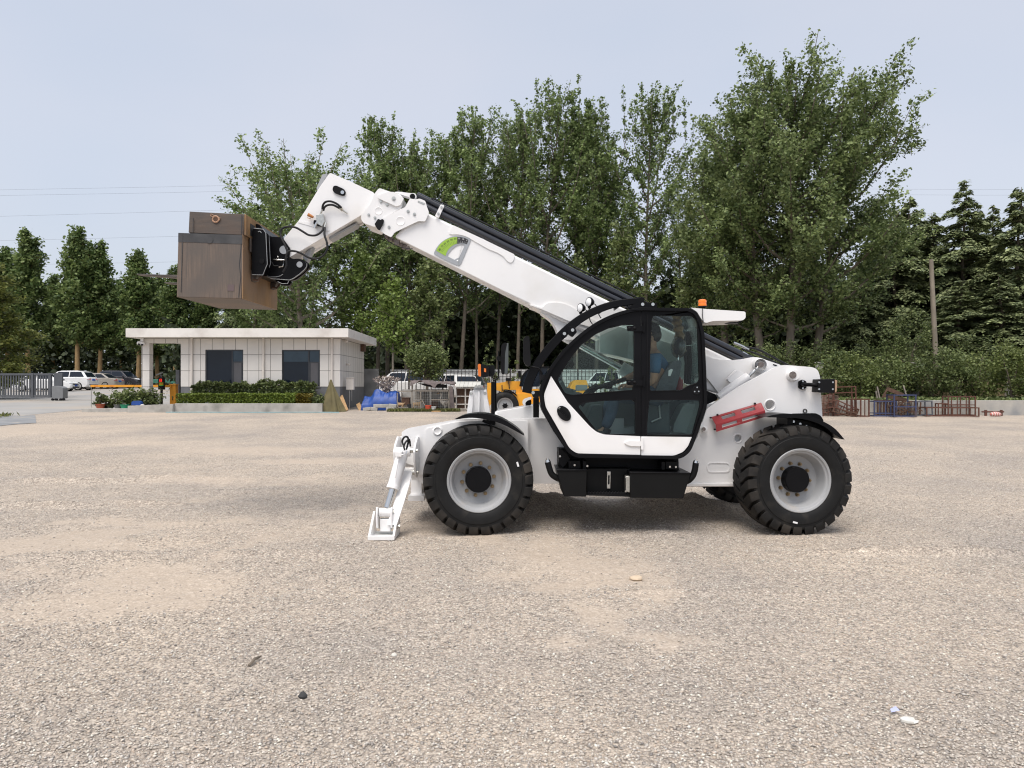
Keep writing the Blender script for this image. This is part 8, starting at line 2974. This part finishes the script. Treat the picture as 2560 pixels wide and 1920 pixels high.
for k, px, Y, ty, cw_, lab in more:
    t0, H0, R0, _, _ = prot[k]
    x = wx(px, Y)
    H = wz(ty, Y) - hz(x, Y)
    s = H / H0
    sr = max(.75, min(1.3, cw_ / F * Y / 2 / R0)) * 1.1
    o = place(t0, x, Y, (sr, sr, s), random.uniform(0, 6.28), lab)
    o.rotation_euler[1] = random.uniform(-.11, .11)
# broad crown over the boom head
x, Y = wx(770, 46.5), 46.5
zb_ = hz(x, Y)
leafy_tree('poplar_tree', 'broad spreading poplar behind the boom head with a low branch over the steel block', 'poplar', (x, Y, zb_), (wz(330, Y) - zb_) * .86, 6.2, .18, M['leafpoplar'], 27000, .128, 'barkpale', GP,
           nb=44, lean=(-1.2, 0), up=1.0, seed=41, r0=.2, jit=.15, spikes=14, spread=1.0, prof=lambda s: (1 - s) ** .42 * (.75 + .25 * min(1, s / .2)))
x, Y = wx(640, 50), 50
zb_ = hz(x, Y)
leafy_tree('poplar_tree', 'lower poplar above the left part of the guard house roof', 'poplar', (x, Y, zb_), wz(520, Y) - zb_, 2.8, .2, M['leafpoplar'], 14000, .13, 'barkpale', GP, nb=36, up=1.3, seed=43, r0=.16, jit=.14, spikes=10)
# huge spreading trees at the right
for k, (px, Y, ty, Rm, ln, lab, sd, n) in enumerate((
        (1908, 39.5, 205, 4.0, -1.0, 'left stem of the huge tree group with a straight grey trunk', 51, 22000),
        (1972, 39.0, 106, 5.0, .3, 'tallest tree of the whole picture with a forked pale trunk', 52, 28000),
        (2036, 39.8, 180, 4.9, 1.8, 'wide tree leaning out at the end of the huge group', 53, 25000),
        (1815, 42.0, 320, 2.7, -.5, 'tree with tufted side branches left of the huge group', 54, 17000))):
    x = wx(px, Y)
    zb_ = hz(x, Y) - .05
    leafy_tree('broadleaf_tree', lab, 'tree', (x, Y, zb_), (wz(ty, Y) - zb_) * .885, Rm * 1.08, .14, M['leafbig'], int(n * 1.45), .118, 'bark', 'huge trees at the yard corner', nb=50, lean=(ln, 0), up=.95, seed=sd, r0=.22,
               jit=.165, spikes=16, spread=1.15, prof=lambda s: (1 - s) ** .34 * (.5 + .5 * min(1, s / .25)))
# leafy undergrowth trees
for px, Y, ty, Rm, mt, n, lab in ((985, 44.6, 690, 1.7, 'leafbright', 2600, 'bright lime green sapling right of the guard house'), (1075, 46, 640, 2.0, 'leafshrub', 3500, 'mid green sapling hanging over the round shrub'),
                                  (905, 46.5, 615, 2.2, 'leafbright', 3800, 'yellow green tree under the boom head'), (1440, 48, 640, 2.0, 'leafshrub', 3500, 'leafy young tree under the black boom tubes'),
                                  (1745, 45, 640, 1.8, 'leafshrub', 3500, 'young tree above the orange beacon'), (1560, 47, 560, 1.9, 'leafshrub', 3500, 'young tree above the cab roof')):
    x = wx(px, Y)
    zb_ = hz(x, Y)
    leafy_tree('young_tree', lab, 'young tree', (x, Y, zb_), wz(ty, Y) - zb_, Rm, .38, M[mt], n, .15, 'barkpale', 'young trees under the poplars', nb=26, up=.8, seed=int(px), r0=.07, jit=.2, spikes=3)


# conifers with drooping tiers
def cedar(label, loc, H, R, n, seed, group):
    r = random.Random(seed)
    rg = np.random.default_rng(seed)
    t = thing('cedar_tree', label, 'cedar', loc, group)
    O = Vector(loc)
    wood = MB().tube([O + Vector((.1 * math.sin(i), .1 * math.cos(i * 1.3), H * i / 8)) for i in range(9)], [.20 * (1 - i / 8) + .012 for i in range(9)], 8)
    C, D_ = [], []
    nt_ = 26
    for k in range(nt_):
        s = (k + .5) / nt_
        L0 = R * (1 - s) ** .92 * (.9 + .25 * r.random()) + .10
        for j in range(6 if s < .8 else 5):
            a = j * 2 * math.pi / 6 + k * 1.1 + r.uniform(-.35, .35)
            L = L0 * r.uniform(.6, 1.22)
            z = H * min(.99, .04 + .95 * s + r.uniform(-.8, .8) / nt_)
            out = np.array([math.cos(a), math.sin(a), 0])
            side = np.array([-math.sin(a), math.cos(a), 0])
            tilt = .42 * s + .02
            m = max(6, int(n / nt_ / 6 * (L / (R * .55)) ** 1.2))
            u = rg.uniform(.12, 1, m) ** .75
            w = rg.normal(0, 1, m) * (.09 + .16 * L * (u * (1.25 - u)))
            zz = z + L * (tilt * u - .40 * u ** 2.2) + rg.normal(0, .07, m) - np.abs(w) * .40
            P = np.array(O)[None] + out[None] * (L * u)[:, None] + side[None] * w[:, None]
            P[:, 2] = O.z + zz
            C.append(P)
            D_.append(out[None] * rg.uniform(.4, 1, m)[:, None] + side[None] * np.sign(w)[:, None] * rg.uniform(.2, .9, m)[:, None] + np.array([0, 0, -.35]))
            e = O + Vector((out[0] * L * .8, out[1] * L * .8, z + L * (tilt * .8 - .34 * .61)))
            wood.tube([O + Vector((0, 0, z)), (O + Vector((0, 0, z)) + e) / 2 + Vector((0, 0, .04 * L)), e], [.028, .02, .006], 4)
    C = np.concatenate(C)
    D_ = np.concatenate(D_)
    m = len(C)
    D_ /= np.linalg.norm(D_, axis=1, keepdims=True)
    sdv = np.cross(D_, np.array([0, 0, 1.0]) + rg.normal(0, .35, (m, 3)))
    sdv /= np.linalg.norm(sdv, axis=1, keepdims=True)
    ln = rg.uniform(.08, .19, (m, 1))
    quads('crown', C, sdv * ln * .6, D_ * ln, M['leafcedar'], t, bend=.2)
    wood.build('trunk', M['bark'], t, 60, fix=False)
    return t


x, Y = wx(2411, 46), 46
ca1 = cedar('tall pointed cedar with clear tiered branches right of the timber pole', (x, Y, hz(x, Y)), wz(452, Y) - hz(x, Y), 4.4, 40000, 61, 'cedars at the yard edge')
x, Y = wx(2548, 43), 43
ca2 = cedar('cedar at the picture edge with drooping pale tipped boughs', (x, Y, hz(x, Y)), wz(468, Y) - hz(x, Y), 4.6, 40000, 62, 'cedars at the yard edge')
for src, px, Y, ty, lab in ((ca2, 2332, 48, 530, 'shorter cedar behind the top of the timber pole'), (ca1, 2484, 47, 512, 'cedar standing between the tall pointed one and the edge one'), (ca2, 2238, 47, 515, 'dark cedar beside the leaning end tree of the huge group'),
                            (ca1, 2150, 46, 640, 'low dark cedar in the shade of the huge trees'), (ca1, 2400, 40.5, 700, 'low cedar with wide boughs just right of the timber pole'), (ca2, 2500, 39.5, 690, 'low spreading cedar above the lime shrub'),
                            (ca2, 2275, 50, 492, 'dark cedar just left of the timber pole'), (ca2, 2440, 50, 520, 'cedar filling the gap right of the tall pointed one'), (ca1, 2300, 52, 560, 'shaded cedar behind the pole between two taller ones'), (ca1, 2195, 49, 520, 'dark cedar behind the outer boughs of the huge group'), (ca1, 590, 60, 700, 'dark cedar behind the left half of the guard house'), (ca2, 690, 62, 690, 'dark cedar behind the right half of the guard house')):
    x = wx(px, Y)
    H0 = (wz(452, 46) - hz(wx(2411, 46), 46)) if src is ca1 else (wz(468, 43) - hz(wx(2548, 43), 43))
    s = (wz(ty, Y) - hz(x, Y)) / H0
    k_ = {2400: .8, 2500: .85}.get(px, max(s, .62))
    place(src, x, Y, (k_, k_, s), random.uniform(0, 6), lab)

# rounded column trees beyond the car park
GC = 'column trees beyond the car park'
cols = []
cprof = lambda s: (1 - s) ** .62 * (.7 + .3 * min(1, s / .3))
for i, (px, ty, w_, lab) in enumerate(((195, 574, 150, 'widest rounded tree on a tan trunk behind the white suv'), (70, 580, 120, 'rounded tree with twin tips above the sliding gate'), (345, 630, 110, 'conical tree directly left of the fork tips'))):
    Y = 80.0
    x = wx(px, Y)
    zb_ = G(Y) - .05
    H = wz(ty, Y) - zb_
    cols.append((leafy_tree('column_tree', lab, 'column tree', (x, Y, zb_), H, w_ / F * Y / 2 * 1.0, .26, M['leafcol'], 15000, .24, 'barktan', GC, nb=56, up=.95, seed=70 + i, r0=.26, jit=.32, spikes=5, prof=cprof, spread=.5), H))
for k, px, Y, ty, lab in ((1, 248, 81, 606, 'narrow rounded tree right of the widest one'), (2, 20, 83, 625, 'rounded tree at the picture edge behind the twin tipped one'), (0, 440, 80, 668, 'rounded tree behind the steel block'),
                          (2, 512, 81, 690, 'rounded tree behind the porch of the guard house'), (0, 590, 83, 720, 'rounded tree behind the guard house windows'), (1, 668, 82, 715, 'rounded tree behind the guard house downpipe'),
                          (1, -40, 80, 600, 'rounded tree cut by the picture edge'), (2, 395, 86, 690, 'small conical tree between the fork tips and the steel block'), (0, 740, 84, 720, 'rounded tree behind the guard house corner'),
                          (0, 135, 92, 690, 'low rounded tree in the gap left of the widest one'), (1, 300, 92, 705, 'low rounded tree in the gap left of the conical one')):
    x = wx(px, Y)
    s = (wz(ty, Y) - G(Y)) / cols[k][1]
    copy_tree(cols[k][0], (x, Y, G(Y) - .05), random.uniform(0, 6), (max(.8, s), max(.8, s), s), lab)
# feathery yellowish tree cut by the frame
x, Y = wx(-28, 47), 47.0
leafy_tree('feathery_tree', 'feathery yellow green tree at the edge behind the sliding gate', 'tree', (x, Y, G(Y)), wz(640, Y) - G(Y), 3.2, .10, M['leafyellow'], 19000, .14, 'bark', None, nb=44, up=.35, droop=.25, seed=81, jit=.2, spikes=3,
           prof=lambda s: (1 - s) ** .6 * (.8 + .2 * min(1, s / .2)), lf_up=.9)

# shrubs
def shrub_px(px, ty, Y, w_, mat, n, size, label, spiky=0.0, zoff=0.0, group='shrubs along the right hand wall', stems=6, name='shrub', basez=None):
    x = wx(px, Y)
    z = (hz(x, Y) if basez is None else basez) + zoff
    return bush(name, label, 'shrub', (x, Y, z - .05), w_ / F * Y / 2 * .88, w_ / F * Y / 2 * .7, wz(ty, Y) - z, M[mat], n, size, group, stems, .3, .5, spiky)


x = wx(1066, 37.5)
rb = shrub_px(1066, 852, 37.5, 112, 'leafshrub', 5200, .085, 'large round shrub with upright shoots behind the pens', .18, 1.15, None, 14, 'round_shrub')
MB().tube([(x, 37.5, G(37.5) - .05), (x + .05, 37.5, G(37.5) + 1.3)], [.10, .06], 8).build('trunk', M['bark'], rb)
for px, ty, Y, w_, mt, n, lab in ((1226, 842, 46, 42, 'leafshrub', 700, 'thin climbing shrub left of the lamp post mirror'), (1290, 890, 43, 34, 'leaflime', 500, 'small lime plant between the mirrors'), (1270, 905, 45, 40, 'leafshrub', 500, 'low weedy plant behind the yellow loader boom'),
                                  (1520, 905, 42, 60, 'leafshrub', 700, 'green shrub seen through the cab glass'), (1570, 870, 45, 50, 'leafshrub', 700, 'taller shrub seen through the cab glass')):
    shrub_px(px, ty, Y, w_, mt, n, .085, lab, .3, 0, 'small plants behind the pens', 5)
right = [
    (1880, 850, 37.5, 150, 'leafshrub', 2600, 'dark shrub at the foot of the huge trees'), (1990, 865, 36.6, 150, 'leafhedgedark', 2600, 'blue green shrub left of the pillar behind the machine'),
    (2090, 880, 33.6, 130, 'leafshrub', 2600, 'willow leaved shrub right of the pillar behind the machine'), (2150, 885, 33.2, 120, 'leaflime', 2400, 'bright willow leaved shrub above the rusty tangle'),
    (2215, 890, 33.4, 130, 'leafshrub', 2600, 'dense shrub above the blue frames'), (2262, 882, 33.8, 90, 'leaflime', 1500, 'light shrub touching the tall pillar'),
    (2330, 880, 33.4, 140, 'leafhedgedark', 2600, 'dull olive shrub at the foot of the timber pole'), (2385, 880, 33.0, 120, 'leafshrub', 2200, 'reddish tipped shrub right of the timber pole'),
    (2445, 888, 33.2, 130, 'leaflime', 2600, 'rounded pale green shrub above the red frames'), (2530, 852, 32.6, 110, 'leaflime', 2400, 'lime shrub with tall shoots at the edge'),
    (2580, 870, 32.4, 110, 'leaflime', 2000, 'lime shrub cut by the picture edge'), (2060, 855, 36.5, 120, 'leafhedgedark', 1500, 'dark shrub under the leaning end tree'),
    (2180, 850, 37, 120, 'leafhedgedark', 1600, 'tall dark shrub under the low cedar'), (2270, 770, 37.5, 120, 'leafshrub', 2400, 'tall bright shrub just left of the timber pole'), (2420, 845, 36.5, 150, 'leafhedgedark', 2200, 'dark shrub under the wide cedar boughs'),
    (1800, 880, 38, 140, 'leafshrub', 2200, 'shrub behind the boom hoses')]
for i, (px, ty, Y, w_, mt, n, lab) in enumerate(right):
    shrub_px(px, ty, Y, w_, mt, int(n * 1.3), .074, lab, .12 if 'shoots' not in lab else .3)
n = 5200
x = RNG.uniform(9.5, 27, n)
y = 30.6 + RNG.uniform(0, 3.6, n) ** 1.0
h = RNG.uniform(.03, .22, n)
C = np.stack([x, y, height(x, y) + h * .6], 1)
U, V = leaf_axes(n, .10, .3)
g = quads('weeds', C, U, V, M['leafshrub'], None, (18, 31, 1.2))
g['kind'] = 'stuff'
# dim woodland filling the depth behind the trunks
def wood_mass(boxes, name):
    Cs = []
    for x0, x1, y0, y1, z0, z1, n in boxes:
        C = np.stack([RNG.uniform(x0, x1, n), RNG.uniform(y0, y1, n), z0 + (z1 - z0) * RNG.uniform(0, 1, n)], 1)
        top = z1 * (.84 + .14 * vnoise(C[:, 0] * .33, C[:, 1] * .2, 91)) + .5 * vnoise(C[:, 0] * 1.3, C[:, 1], 92)
        Cs.append(C[C[:, 2] < top])
    C = np.concatenate(Cs)
    U, V = leaf_axes(len(C), .42, .1)
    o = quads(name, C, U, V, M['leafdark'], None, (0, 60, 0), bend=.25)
    o['kind'] = 'stuff'
    o['label'] = 'dim green woodland filling the depth between the trunks'
    return o


wood_mass([(-10, 20, 57, 65, 2.2, 11.0, 38000), (10, 46, 49.5, 57, 2.0, 10.5, 42000), (-110, -8, 90, 101, 1.6, 9.5, 62000), (-30, -6, 66, 72, 1.5, 8, 12000)], 'woods')
